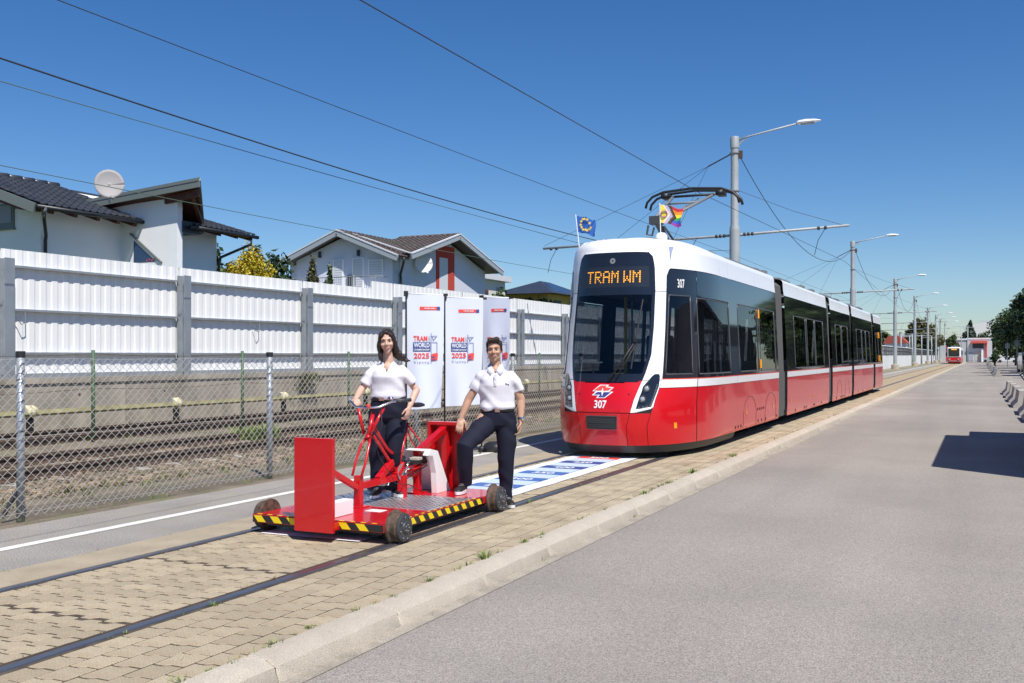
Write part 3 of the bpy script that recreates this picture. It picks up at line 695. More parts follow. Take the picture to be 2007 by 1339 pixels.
# --- windscreen: black glazed surround, clear pane, display box behind the top
def ring(z_lo, z_hi, inner):
    zs = [z_lo+(z_hi-z_lo)*i/30 for i in range(31)]
    mb = MB()
    for sg in (1, -1):
        mb.grid([[S(sg*(wsr(z)*(inner+(1.0-inner)*k/3)), z, .004) for k in range(4)] for z in zs])
    return mb
ws_frame = ring(1.19, 3.165, .91).build('windscreen_surround', M['blackgloss'], tram, True, fix=False)
P('surround_foot', [(1.165, -.20, .20), (1.19, -.215, .215), (1.29, -wsr(1.29)*.91, wsr(1.29)*.91)], 20, .0035, M['blackgloss'], ws_frame)
P('windscreen', [(1.29, -wsr(1.29)*.91, wsr(1.29)*.91)]+[(z, -wsr(z)*.91, wsr(z)*.91) for z in (1.4, 1.6, 2.0, 2.3, 2.5)], 24, .003, M['windscreen'])
disp = P('display_box', [(z, -wsr(z)*.91, wsr(z)*.91) for z in (2.5, 2.7, 2.9, 3.05, 3.12)]+[(3.165, -.225, .225)], 24, .003, M['blackgloss'])
P('display_glass', [(2.62, -.255, .255), (2.94, -.25, .25)], 20, .005, mat('display_dark', (.02, .024, .032), .25, spec=.6), disp)
g = MB(); g.grid([[S(SX(.045*math.cos(a)*r_, 3.0), 3.03+.045*math.sin(a)*r_, .008) for a in [2*math.pi*i/16 for i in range(17)]] for r_ in (.3, 1.0)]); g.build('camera_ring', M['grey_mid'], disp)
FONT5 = {'T': ['11111', '00100', '00100', '00100', '00100', '00100', '00100'], 'R': ['11110', '10001', '10001', '11110', '10100', '10010', '10001'], 'A': ['01110', '10001', '10001', '11111', '10001', '10001', '10001'],
         'M': ['10001', '11011', '10101', '10101', '10001', '10001', '10001'], 'W': ['10001', '10001', '10001', '10101', '10101', '11011', '10001'], ' ': ['000']*7}
sx = -.425; ds = .0232; dz = .0272
for ch in 'TRAM WM':
    led = MB()
    for r_, row in enumerate(FONT5[ch]):
        for c_, v in enumerate(row):
            if v == '1':
                s0 = SX(sx+c_*ds, 2.8); s1 = SX(sx+c_*ds+ds*.84, 2.8); z0 = 2.862-r_*dz
                led.add([S(s0, z0-.0085, .008), S(s1, z0-.0085, .008), S(s1, z0+.0085, .008), S(s0, z0+.0085, .008)], [(0, 1, 2, 3)])
    sx += (len(FONT5[ch][0])+1)*ds if ch != ' ' else 2.2*ds
    if led.v: led.build('letter', M['amber'], disp, fix=False)
# --- red front panel, emblem, number, grille plate
front = P('front_panel', [(.712, -.164, .164), (.765, -.170, .170), (.9, -.186, .186), (1.07, -.212, .212), (1.15, -.226, .226)], 24, .001, M['red'])
for sg in (1, -1): P('front_panel_lip', ([(1.15, .105, .226), (1.187, .13, .232)] if sg > 0 else [(1.15, -.226, -.105), (1.187, -.232, -.13)]), 10, .0012, M['red'], front)
def lx(px): return (px-690)/1.0       # emblem pixel grid of the enlarged photograph
def emb(pts, off, m, name):
    v = [S(SX((x-690)*.00112, 1.0), 1.022-(y-365)*.00104, off) for x, y in pts]
    me = MB(); me.add(v, [tuple(range(len(v)))]); return me.build(name, m, front)
emb([(640, 268), (772, 268), (745, 292), (838, 306), (775, 367), (838, 367), (728, 460), (605, 460), (632, 424), (538, 422), (590, 367), (538, 362)], .006, M['matwhite'], 'emblem')
emb([(652, 280), (742, 280), (715, 302), (812, 314), (768, 352), (700, 358), (682, 305), (670, 355), (560, 354)], .0085, M['printred'], 'emblem_top')
emb([(612, 374), (672, 374), (686, 440), (702, 374), (806, 374), (722, 450), (630, 450), (660, 412), (568, 412)], .0085, mat('emblem_blue', (.05, .045, .22), .4), 'emblem_foot')
def face(s, z, off=.006):
    a, b = S(s-.01, z), S(s+.01, z); up = S(s, z+.02)-S(s, z-.02); x = (b-a).normalized(); n = x.cross(up).normalized(); y = n.cross(x); T_ = Matrix((x, y, n)).transposed().to_4x4(); T_.translation = S(s, z)+n*off; return T_
text('fleet_number', '307', .165, M['matwhite'], front, face(-.003, .832), bold=.0035, sx=.8)
pl = P('coupling_cover', [(.475, -.068, .068), (.49, -.073, .073), (.63, -.073, .073), (.645, -.068, .068)], 8, .022, M['black'])
for k in range(5): P('slot', [(.50+k*.027, -.066, .066), (.512+k*.027, -.066, .066)], 6, .028, M['grey_dark'], pl)
rim = MB()
loop = [S(s, .468, .01) for s in (-.072, 0, .072)]+[S(s, .652, .01) for s in (.075, 0, -.075)]
rim.tube(loop+[loop[0]], .012, 6); rim.build('cover_rim', M['grey_dark'], pl)
for s_ in (-.16, .16):
    q = S(s_*.93, .985, .004); MB().lathe(q, (0, -1, 0), [(.012, 0), (.012, .006)], 8).build('screw_hole', M['black'], front)
# --- headlamps
for sg in (1, -1):
    rows = [(.772, .204, .235), (.80, .208, .318), (.94, .224, .340), (1.02, .236, .352), (1.1, .243, .363), (1.2, .284, .366), (1.25, .302, .365), (1.285, .325, .360)]
    hl = P('headlamp', rows if sg > 0 else mirror(rows), 14, .006, M['blackgloss'])
    for s_, z_, r_ in ((.272, 1.068, .043), (.249, .911, .043)):
        c0 = S(sg*s_, z_, .004); nrm = (S(sg*s_, z_, .1)-S(sg*s_, z_)).normalized(); nrm = (nrm+Vector((0, -1.2, 0))).normalized()
        b = MB(); b.lathe(c0, nrm, [(r_*1.25, 0), (r_*1.25, .02), (r_, .022), (r_*.9, .008)], 18); b.build('lamp_bezel', M['grey_dark'], hl, True)
        b = MB(); b.lathe(c0, nrm, [(r_*.95, .006), (r_*.8, .018), (r_*.45, .026), (0.001, .028)], 18); b.build('lamp_lens', M['lens'], hl, True)
    ld = MB()
    for k in range(15):
        z_ = .815+k*.022; s_ = float(np.interp(z_, [.80, .94, 1.1, 1.2], [.312, .332, .352, .356]))-.004
        a = S(sg*s_, z_, .009); ld.box(a, (.016, .012, .009))
    for k in range(3): ld.box(S(sg*(.225+.03*k), .795+.004*k, .009), (.016, .01, .010))
    ld.build('led_strip', M['lens'], hl)
# --- side glazing of the cab module
M['grey_frame'] = mat('window_frame_grey', (.075, .08, .088), .4)
def window(a0, b0, a1, b1, z0, z1, sg, glass='glass', fr=True, name='window'):
    """glass pane between stations a,b (bottom) and a1,b1 (top) with a slim grey frame proud of it"""
    rows = [(z0, a0, b0), (z1, a1, b1)]
    if sg < 0: rows = mirror(rows)
    w_ = P(name, rows, max(3, nsy(a0, b0)), -.006, M[glass])
    if fr:
        c = [(a0, z0), (b0, z0), (b1, z1), (a1, z1)]; t = .022; mb = MB()
        for (s0, zz0), (s1, zz1) in zip(c, c[1:]+c[:1]):
            n = 10; mb.tube([S(sg*(s0+(s1-s0)*i/n), zz0+(zz1-zz0)*i/n, -.003) for i in range(n+1)], .012, 5)
        mb.build('window_frame', M['grey_frame'], w_, True)
    return w_
def band(a, b, z0, z1, off=0.0, name='window_band', m='blackgloss', n=None):
    for sg in (1, -1):
        rows = [(z0, a, b), (z1, a, b)]; P(name, rows if sg > 0 else mirror(rows), n or max(2, nsy(a, b)), off, M[m])
for sg in (1, -1):
    rows = [(1.22, .388, .412), (1.28, .388, .412), (2.2, .400, .424), (2.5, .400, .426)]; P('window_band', rows if sg > 0 else mirror(rows), 4, 0, M['blackgloss'])
    rows = [(2.5, .401, .703), (2.83, .402, .703), (2.88, .415, .703), (2.912, .44, .703)]; hb = P('window_band', rows if sg > 0 else mirror(rows), 24, 0, M['blackgloss'])
    rows = [(1.22, .410, .703), (1.28, .412, .703)]; P('window_band', rows if sg > 0 else mirror(rows), 20, 0, M['blackgloss'])
    rows = [(1.28, .655, .703), (2.5, .63, .703)]; P('window_band', rows if sg > 0 else mirror(rows), 6, 0, M['blackgloss'])
    window(.412, .655, .426, .630, 1.28, 2.5, sg, name='cab_window')
    text('fleet_number', '307', .19, M['matwhite'], hb, face(sg*.535, 2.69, .008), bold=.003, sx=.62)
    rows = [(2.5, .706, SY(22.0)), (2.912, .706, SY(22.0))]; P('window_band', rows if sg > 0 else mirror(rows), 40, 0, M['blackgloss'])
    rows = [(1.22, .706, SY(22.0)), (1.275, .706, SY(22.0))]; P('window_band', rows if sg > 0 else mirror(rows), 40, 0, M['blackgloss'])
    for a, b in ((SY(17.49), SY(18.2)), (SY(19.93), SY(20.12)), (SY(21.72), SY(22.0))):
        rows = [(1.275, a, b), (2.5, a, b)]; P('window_band', rows if sg > 0 else mirror(rows), 2, 0, M['blackgloss'])
    window(.722, SY(17.47), .70, SY(17.49), 1.275, 2.48, sg)
    for a, b in ((18.2, 19.93), (20.12, 21.72)):
        d_ = window(SY(a), SY(b), SY(a), SY(b), 1.275, 2.5, sg, name='door_window')
    for z_ in (1.32, 2.3): MB().tube([S(sg*SY(20.02), z_, .012), S(sg*SY(20.02), z_+.17, .012)], .022, 6).build('door_lamp', M['orange'], tram)
def arch(yc, rad, z0, zt, sg=1):
    """wheel arch joint pressed into the skirt"""
    mb = MB(); pts = [(yc-rad, z0)]+[(yc-rad*math.cos(t), zt-rad*.62+rad*.62*math.sin(t)) for t in [math.pi*i/14 for i in range(15)]]+[(yc+rad, z0)]
    mb.tube([S(sg*SY(y_), z_, .0) for y_, z_ in pts], .0045, 5); mb.build('arch_joint', M['black'], tram)
for sg in (1, -1):
    for yc in (19.05, 21.1): arch(yc, .58, .22, .80, sg)
def markers(ys_):
    for y_, z_ in ys_:
        mb = MB(); s_ = SY(y_) if y_ > 17 else y_
        mb.grid([[S(s_+d, z_+e, .006) for d in (-.03 if s_ > 1 else -.012, .03 if s_ > 1 else .012)] for e in (-.045, .045)]); mb.build('side_marker', M['orange'], tram)
markers([(.51, .50), (18.72, .52), (21.35, .52), (23.5, .55), (26.9, .52), (29.5, .55), (31.9, .55), (34.6, .55), (37.2, .55), (39.5, .55)])
def bolts(yy):
    mb = MB()
    for y_ in yy: mb.box(S(SY(y_) if y_ > 17 else y_, .285, .003), (.012, .035, .05))
    mb.build('hatch_bolt', M['black'], tram)
bolts([17.85, 18.07, 16.6, 18.3, 19.85, 20.2, 20.6, 21.8, 24.2, 25.5, 25.8, 27, 27.2, 28.4, 31.5, 33, 33.3, 33.6, 37.5, 39, 40.5, 41.5])
for y_ in (19.75, 19.95, 20.15, 20.35):
    MB().box(S(SY(y_), .52, .003), (.012, .03, .05)).build('hatch_bolt', M['black'], tram)
# --- roof skin and interior shell of each module
def roof_cap(s_list_fn, ya, yb, front_nose):
    mb = MB(); rings = [(1.0, 3.2), (.985, 3.25), (.95, 3.29), (.85, 3.325), (.5, 3.345), (.02, 3.35)]
    R_ = []
    for k, z in rings:
        row = []
        for s in s_list_fn:
            p = S(s, 3.2); u = abs(s); bump = 0.0
            f = max(0.0, 1-u) if u < 1 else 0
            yy = p.y+(1-k)*.55*f*(2 if u < .4 else 1.2)
            yw = yy+TY; hump = .10*max(0, min(1, (17.8-yw)/2.2)) if front_nose else 0
            row.append(Vector((p.x*k, yy, z+hump*(1-k**6))))
        R_.append(row)
    mb.grid(R_); return mb
sl = [-E1+.0+i*(E1-1)/8 for i in range(8)]+[-1+2*i/70 for i in range(71)]+[1+(E1-1)*i/8 for i in range(1, 9)]
roof_cap(sl, 0, 0, True).build('roof', M['white'], tram, True, fix=False)
def module_inner(y0, y1):
    mb = MB(); a, b = y0-TY, y1-TY
    mb.bx(-1.14, 1.14, a, b, .30, .34); mb.build('floor', M['interior'], tram)
    mb = MB(); mb.bx(-1.05, 1.05, a, b, 2.62, 2.66); mb.build('ceiling', M['interior'], tram)
    for sx_ in (-1, 1):
        mb = MB(); mb.bx(sx_*1.13, sx_*1.16, a, b, .34, 1.2); mb.build('inner_wall', M['interior'], tram)
def seats(yl):
    for y_ in yl:
        for sx_ in (-.75, .75):
            mb = MB(); mb.bx(sx_-.3, sx_+.3, y_-TY, y_-TY+.45, .72, .82); mb.bx(sx_-.3, sx_+.3, y_-TY+.42, y_-TY+.5, .8, 1.45); mb.build('passenger_seat', M['seat'], tram, bevel=.02)
def poles(yl):
    for y_ in yl:
        for sx_ in (-.5, .5): MB().tube([(sx_, y_-TY, .34), (sx_, y_-TY, 2.62)], .018, 8).build('grab_pole', M['pole_yellow'], tram, True)
module_inner(15.9, 22.0); seats([18.0, 20.8]); poles([17.2, 18.3, 20.0, 21.7])
# driver's cab: desk, seat, partition, sun blind, mirror screens
d = MB(); d.prism([(14.75-TY, .35), (15.55-TY, .35), (15.55-TY, 1.12), (15.2-TY, 1.27), (14.82-TY, 1.24)], 0, -.62, .62); d.build('driver_desk', mat('desk_grey', (.16, .18, .2), .5), tram, bevel=.03)
d = MB(); d.bx(.1, .55, 16.1-TY, 16.25-TY, .7, 1.9); d.bx(.1, .55, 15.75-TY, 16.2-TY, .75, .88); d.build('driver_seat', mat('seat_blue', (.03, .06, .12), .7), tram, bevel=.04)
d = MB(); d.bx(.55, .98, 16.5-TY, 16.53-TY, .34, 2.6); d.build('partition', M['interior'], tram)
MB().tube([(-.18, 15.9-TY, .35), (-.18, 15.9-TY, 2.55)], .03, 8).build('grab_pole', M['pole_yellow'], tram, True)
MB().tube([(-.45, 15.1-TY, 1.22), (-.42, 15.0-TY, 1.42), (-.25, 14.95-TY, 1.46)], .012, 6).build('microphone', M['grey_mid'], tram, True)
d = MB(); d.lathe((.25, 15.35-TY, 1.28), (0, -.5, .8), [(.17, 0), (.19, .02), (.17, .03)], 18); d.build('wheel_dial', M['grey_dark'], tram)
# wiper: two long arms meeting at a joint, blade upright
wp = MB(); A = S(.02, 1.18, .03); B = S(.165, 1.78, .04); wp.tube([A, B], .015, 6); wp.tube([S(.055, 1.19, .03), S(.17, 1.74, .045)], .009, 6)
wi = wp.build('wiper', M['black'], tram, True)
MB().tube([S(.145, 1.36, .02), S(.165, 1.78, .035), S(.205, 2.42, .02)], .013, 6).build('wiper_blade', M['black'], wi)
MB().lathe(S(.165, 1.79, .05), (0, -1, 0), [(.035, 0), (.035, .03), (.0, .035)], 10).build('wiper_joint', M['black'], wi)
# roof lug with two flags, mirror fin, roof boxes
MB().lathe((.55, 15.5-TY, 3.33), (0, 0, 1), [(.10, 0), (.095, .15), (.06, .19), (0, .2)], 14).build('antenna_dome', M['white'], tram, True)
MB().lathe((-.22, 15.35-TY, 3.3), (0, 0, 1), [(.09, 0), (.06, .09), (0, .13)], 12).build('antenna_fin', M['grey_mid'], tram, True)
fin = MB(); fin.add([S(.42, 3.26, .004), S(.47, 3.27, .004), S(.455, 3.16, .004), S(.44, 3.03, .006), S(.437, 3.14, .006)], [(0, 1, 2, 3, 4)]); fin.build('side_fin', mat('fin_blue', (.30, .34, .5), .4), tram)
# --- further modules
def module(y0, y1, wins, doors, seams, arches):
    a, b = SY(y0), SY(y1)
    red_panels([a]+[SY(v) for v in seams]+[b])
    for p_, q_ in zip([a]+[SY(v) for v in seams], [SY(v) for v in seams]+[b]):
        for sg in (1, -1):
            rows = [(1.08, p_+.003, q_-.003), (1.2, p_+.003, q_-.003)]; P('white_band', rows if sg > 0 else mirror(rows), 2, .001, M['white'])
    band(a, b, 1.203, 1.216, .001, 'red_line', 'printred')
    band(a, b, 1.22, 1.275); band(a, b, 2.5, 2.912)
    cuts = sorted(wins+doors); prev = y0
    for w0, w1 in cuts:
        band(SY(prev), SY(w0), 1.275, 2.5); prev = w1
        for sg in (1, -1): window(SY(w0), SY(w1), SY(w0), SY(w1), 1.275, 2.5, sg, name='door_window' if (w0, w1) in doors else 'window')
    band(SY(prev), b, 1.275, 2.5)
    mid = (y0+y1)/2
    for p_, q_ in ((y0, mid), (mid, y1)): band(SY(p_)+.003, SY(q_)-.003, 2.92, 3.2, .001, 'roof_side_panel', 'white')
    roof_rows = MB(); R_ = []
    for k, z in ((1.0, 3.2), (.985, 3.25), (.95, 3.28), (.85, 3.30), (0, 3.32)):
        R_.append([Vector((1.114*k, y0-TY, z)), Vector((1.114*k, y1-TY, z))])
    R2 = R_+[[Vector((-p.x, p.y, p.z)) for p in r] for r in R_[::-1][1:]]
    roof_rows.grid(R2); roof_rows.build('roof', M['white'], tram, True, fix=False)
    module_inner(y0, y1)
    for yc in arches:
        for sg in (1, -1): arch(yc, .55, .22, .80, sg)
module(23.06, 29.88, [(24.2, 25.9)], [(26.1, 27.35), (27.5, 28.95)], [25.98, 27.42], [])
module(30.62, 35.45, [(31.6, 32.9), (33.1, 34.6)], [], [33.0], [32.2, 34.2])
module(36.06, 42.85, [(37.2, 38.8)], [(39.0, 40.2), (40.35, 41.7)], [38.9, 40.28], [])
seats([24.4, 31.8, 33.2, 37.4, 41.9]); poles([23.6, 26.0, 27.4, 29.2, 31.2, 33.0, 36.6, 38.9, 40.3])
# rear cab: same nose turned round
def rear_nose():
    y0 = 43.65; ym = 46.6
    def Q(s, z):
        p = S(s, z); q = p.copy(); q.y = -(p.y+TY-17.0)+ym-TY; return q
    def rp(name, rows, m):
        mb = MB(); mb.grid([[Q(a+(b-a)*i/40, z) for i in range(41)] for z, a, b in rows]); mb.build(name, m, tram, True, fix=False)
    se = 1+(ym-y0)
    rp('cab_skin', [(.215, -1, 1), (.5, -1, 1), (1.072, -1, 1)], M['red']); rp('white_band', [(1.08, -1, 1), (1.2, -1, 1)], M['white'])
    rp('cab_glazing', [(1.216, -1, 1), (2.5, -1, 1), (2.912, -1, 1)], M['blackgloss']); rp('roof_panel', [(2.92, -1, 1), (3.2, -1, 1)], M['white'])
    mb = MB(); mb.grid([[Vector((Q(s, 3.2).x*k, Q(s, 3.2).y-(1-k)*1.0*(1-abs(s)), z)) for s in [-1+2*i/40 for i in range(41)]] for k, z in ((1, 3.2), (.95, 3.28), (.5, 3.31), (0, 3.32))]); mb.build('roof', M['white'], tram, True, fix=False)
rear_nose()
def last_module():
    y0, y1 = 43.65, 46.6
    module(y0, y1, [(44.2, 45.3)], [], [45.4], [])
    for z_ in (1.32, 2.3): MB().tube([S(SY(45.5), z_, .014), S(SY(45.5), z_+.25, .014)], .03, 6).build('door_lamp', M['orange'], tram)
last_module()
# gangway bellows between the modules
for y0, y1 in ((22.02, 23.06), (29.88, 30.62), (35.45, 36.06), (42.85, 43.65)):
    n = 9; mb = MB(); R_ = []
    prof2 = [(1.15, .22), (1.15, 1.2), (1.09, 2.9), (1.07, 3.12), (.98, 3.2), (0, 3.22), (-.98, 3.2), (-1.07, 3.12), (-1.09, 2.9), (-1.15, 1.2), (-1.15, .22)]
    for i in range(2*n+1):
        y_ = y0+(y1-y0)*i/(2*n)-TY; k = 1.0 if i % 2 else .955
        R_.append([Vector((x*k, y_, z if k == 1 or z < .5 else z-.03)) for x, z in prof2])
    mb.grid(R_); mb.build('gangway_bellows', M['bellows'], tram)
    mb = MB(); mb.bx(-1.05, 1.05, y0-TY, y1-TY, .18, .3); mb.build('gangway_floor', M['black'], tram)
# roof equipment
for y0, y1, h, wd in ((17.3, 17.8, .10, .8), (18.1, 20.6, .05, .9), (20.9, 21.4, .09, .85), (21.6, 21.95, .09, .9), (23.3, 24.8, .05, .9), (26.5, 27.0, .08, .9), (28.2, 28.7, .08, .9), (31, 32.2, .07, .9), (33, 34, .08, .9), (36.5, 38, .07, .9), (39.5, 41, .09, .9)):
    mb = MB(); mb.bx(-wd*1.1, wd*1.1, y0-TY, y1-TY, 3.3, 3.3+h); mb.build('roof_box', M['roofgear'], tram, bevel=.015)
# underframe and bogies
for y0, y1 in ((17.3, 21.8), (23.3, 29.6), (30.8, 35.2), (36.3, 42.6), (43.9, 48.6)):
    mb = MB(); mb.bx(-.9, .9, y0-TY, y1-TY, .14, .3); mb.build('underframe', M['black'], tram)
for yc in (18.9, 20.9, 32.2, 34.0, 45.3, 47.0):
    for sx_ in (-.75, .75):
        mb = MB(); mb.lathe((sx_-.06, yc-TY, .30), (1, 0, 0), [(.29, 0), (.29, .12)], 20); mb.build('bogie_wheel', M['rust'], tram)
# close the sides of the shell behind panel joints
for (y0, y1) in ((17.0, 22.0), (23.06, 29.88), (30.62, 35.45), (36.06, 42.85), (43.65, 46.6)):
    for sx_ in (-1, 1):
        mb = MB(); mb.bx(sx_*1.165, sx_*1.205, y0-TY, y1-TY, .24, 1.21); mb.build('side_frame', M['black'], tram)
nose_back = patch([(.23, -1, 1), (.6, -1, 1), (.9, -1, 1), (1.2, -1, 1)], 60, -.016); nose_back.build('nose_frame', M['black'], tram, True, fix=False)
# --- pantograph
yb = 18.0-TY; yh = 19.55-TY
base = MB(); base.bx(-.55, .55, yb-.1, yb+1.3, 3.34, 3.40); pt = base.build('pantograph_base', M['roofgear'], tram)
m1 = MB(); m1.tube([(-.06, yb+.45, 3.4), (-.03, yb-.85, 3.95)], .06, 8); m1.tube([(.12, yb+.5, 3.42), (.08, yb-.75, 3.85)], .022, 6); m1.build('lower_arm', M['grey_dark'], pt, True)
m2 = MB(); m2.tube([(-.10, yb-.85, 3.95), (-.42, yh, 4.74)], .03, 8); m2.tube([(.10, yb-.85, 3.95), (.42, yh, 4.74)], .03, 8); m2.tube([(-.32, yb+.75, 4.48), (.32, yb+.75, 4.48)], .02, 6); m2.tube([(0, yb-.8, 3.9), (.1, yh, 4.68)], .014, 6); m2.build('upper_arm', M['grey_mid'], pt, True)
m3 = MB()
for dy in (-.15, .15):
    m3.tube([(-.94, yh+dy, 4.52), (-.91, yh+dy, 4.63), (-.80, yh+dy, 4.74), (-.58, yh+dy, 4.82), (0, yh+dy, 4.86), (.58, yh+dy, 4.82), (.80, yh+dy, 4.74), (.91, yh+dy, 4.63), (.94, yh+dy, 4.52)], .026, 8)
m3.tube([(-.55, yh, 4.74), (.55, yh, 4.74)], .026, 6)
for x in (-.55, .55): m3.bx(x-.07, x+.07, yh-.17, yh+.17, 4.70, 4.79)
m3.build('collector_head', M['black'], pt, True)
mb = MB(); mb.bx(-.13, .09, yb-.98, yb-.80, 3.88, 4.02); mb.tube([(-.15, yb-.95, 3.86), (-.17, yb-.97, 3.70), (-.08, yb-.95, 3.68), (-.05, yb-.93, 3.82)], .02, 6); mb.build('knee_joint', M['grey_dark'], pt)
# --- flags on the front roof edge (things of their own)
def cloth(w_, h_, nx, ny, amp, slope, ph):
    vs = []; 
    for j in range(ny+1):
        for i in range(nx+1):
            u = i/nx; v = j/ny; vs.append((u*w_*(.93+.05*math.sin(5*v+ph)), amp*math.sin(u*7+v*2.0+ph)*u*1.2, -v*h_+slope*u-.02*math.sin(u*9+ph)*u))
    return vs
def flag(name, label, loc, rz, w_, h_, regions, slope, ph, polelen, tilt=0.0):
    e = empty(name, loc, label, 'flag', 'flags on the tram roof', rz)
    MB().tube([(0, 0, -polelen), (-.015, 0, .02)], .008, 6).build('flag_pole', M['white'], e)
    e.rotation_euler = (0, tilt, rz); regions(e, w_, h_, slope, ph)
def eu(e, w_, h_, slope, ph):
    nx, ny = 20, 14; vs = cloth(w_, h_, nx, ny, .035, slope, ph); mb = MB(); mb.grid([vs[j*(nx+1):(j+1)*(nx+1)] for j in range(ny+1)])
    c = mb.build('flag_cloth', mat('flag_blue', (.02, .11, .42), .7), e, True, fix=False)
    def at(u, v):
        i = min(nx-1, int(u*nx)); j = min(ny-1, int(v*ny)); return Vector(vs[j*(nx+1)+i])
    st = MB()
    for k in range(12):
        a = k*math.pi/6; ce = at(.5+.30*math.cos(a)*h_/w_*1.05, .5+.33*math.sin(a)); n = 5; pts = []
        for q in range(10):
            rr = .030 if q % 2 == 0 else .012; b = math.pi/2+q*math.pi/5; pts.append((ce.x+rr*math.cos(b), ce.y, ce.z+rr*math.sin(b)))
        st.add([(x, y-.022, z) for x, y, z in pts], [tuple(range(10))]); st.add([(x, y+.022, z) for x, y, z in pts], [tuple(range(10))])
    st.build('gold_star', mat('star_gold', (.9, .65, .08), .6), c)
def pride(e, w_, h_, slope, ph):
    nx, ny = 36, 24; vs = cloth(w_, h_, nx, ny, .035, slope, ph)
    cols = [(.62, .03, .05), (.9, .30, .02), (.90, .72, .05), (.05, .36, .10), (.04, .12, .55), (.33, .05, .33)]
    chev = [(.85, .72, .06), (.80, .82, .84), (.85, .35, .48), (.35, .62, .80), (.18, .09, .05), (.03, .03, .035)]
    mats = [mat('flag_stripe', c, .7) for c in cols+chev]
    mb = MB(); mb.v = [tuple(v) for v in vs]
    for j in range(ny):
        for i in range(nx):
            u = (i+.5)/nx; v = (j+.5)/ny; d = u+abs(v-.5)*.62
            k = 6 if d < .40 else 7 if d < .47 else 8 if d < .54 else 9 if d < .60 else 10 if d < .68 else 11 if d < .76 else min(5, int(v*6))
            a = j*(nx+1)+i; mb.f.append((a, a+1, a+nx+2, a+nx+1)); mb.m.append(k)
    c = mb.build('flag_cloth', mats, e, True, fix=False)
    rg = MB(); ce = Vector(vs[int(ny*.5)*(nx+1)+6]); pts = [(ce.x+.05*math.cos(a), ce.y-.012, ce.z+.05*math.sin(a)) for a in [2*math.pi*i/20 for i in range(21)]]; rg.tube(pts, .008, 5); rg.build('ring', mat('flag_purple', (.28, .05, .3), .7), c)
_f = flag('eu_flag', 'blue flag with a ring of gold stars on the tram roof', (-6.02, 15.35, 3.86), R(8), .31, .27, eu, -.10, .4, .55, R(-5))
flag('pride_flag', 'rainbow flag with a yellow triangle and dark chevrons on the tram roof', (-4.64, 15.5, 3.98), R(8), .36, .29, pride, -.09, 1.3, .52)
# ------------------------------------------------------------------ printed mat between the rails
gm = empty('distance_mat', (-5.24, 7.05, .006), 'long white printed mat with blue bars and numbers lying between the rails', 'mat')
mb = MB(); rows = []
for i in range(40):
    y_ = i*7.62/39; rows.append([(x, y_, .004+.0025*math.sin(i*1.3+x*4)) for x in (-.51, -.2, .2, .52)])
mb.grid(rows); mb.build('mat_sheet', M['matwhite'], gm, True)
def mat_bar(y0, y1, m, num=None, name='bar'):
    mb = MB(); mb.quad((-.335, y0-7.05, .0095), (.305, y0-7.05, .0095), (.305, y1-7.05, .0095), (-.335, y1-7.05, .0095)); o = mb.build(name, m, gm)
    if num:
        T_ = Matrix.Translation((-.01, (y0+y1)/2-7.05, .0115)); text('number', num, .215, M['matwhite'], o, T_, ext=.0004, bold=.004, fit=.30 if len(num) == 3 else .2)
for k, num in enumerate(['500', '450', '400', '350', '300', '250', '200', '150', '100', '50']):
    y0 = 14.18-.71*k
    mat_bar(y0, y0+.29, M['printred'] if k == 0 else M['navy'] if k < 3 else M['navy2'], num)
    mat_bar(y0-.40, y0-.01, M['pale'], None, 'pale_bar')
# ------------------------------------------------------------------ red pedal trolley
tr = empty('pedal_trolley', (-5.14, 7.05, 0), 'red flat rail trolley with bicycle frame, end plates and striped edges', 'trolley')
def W(x, y, z): return (x+5.14, y-7.05, z)
def wb(mb, x0, x1, y0, y1, z0, z1): return mb.bx(x0+5.14, x1+5.14, y0-7.05, y1-7.05, z0, z1)
X0, X1, Y0, Y1 = -5.835, -4.47, 7.05, 9.36
mb = MB(); wb(mb, X0, X1, Y0, Y1, .098, .17); deck = mb.build('deck', M['redmach'], tr, bevel=.006)
mb = MB(); wb(mb, X0+.08, X1-.08, Y0+.1, Y1-.1, .06, .098); mb.build('underframe', M['black'], deck)
# hazard tape: black strips with yellow slanting blocks on the deck edge
tape = MB(); wb(tape, X0+.01, X1-.004, Y0-.0025, Y0, .104, .164); wb(tape, X1, X1+.0025, 7.42, 8.86, .104, .164); wb(tape, X0-.0025, X0, 7.42, 8.86, .104, .164); tape.build('hazard_tape', M['black'], deck)
for i in range(8):
    x = X0+.04+i*.178; w_ = .088
    if x+w_+.03 < X1:
        m_ = MB(); m_.quad(W(x-.024, Y0-.0045, .162), W(x+w_-.024, Y0-.0045, .162), W(x+w_+.024, Y0-.0045, .106), W(x+.024, Y0-.0045, .106)); m_.build('yellow_stripe', M['yellow'], deck)
for i in range(9):
    y = 7.47+i*.158
    m_ = MB(); m_.quad(W(X1+.0045, y-.024, .162), W(X1+.0045, y+.052, .162), W(X1+.0045, y+.100, .106), W(X1+.0045, y+.024, .106)); m_.build('yellow_stripe', M['yellow'], deck)
for x0, x1, y0, y1 in ((X0, X1, Y0+.0, Y0+.022), (X1-.022, X1, 7.42, 8.86)):
    m_ = MB(); wb(m_, x0+.004, x1-.004, y0+.004, y1, .17, .1722); t_ = m_.build('top_tape', M['black'], deck)
    for i in range(12):
        s_ = MB()
        if x1-x0 > .5: wb(s_, x0+.05+i*.108, x0+.10+i*.108, y0+.004, y1, .1722, .1738)
        else: wb(s_, x0+.004, x1-.004, y0+.04+i*.11, y0+.09+i*.11, .1722, .1738)
        s_.build('yellow_stripe', M['yellow'], deck)
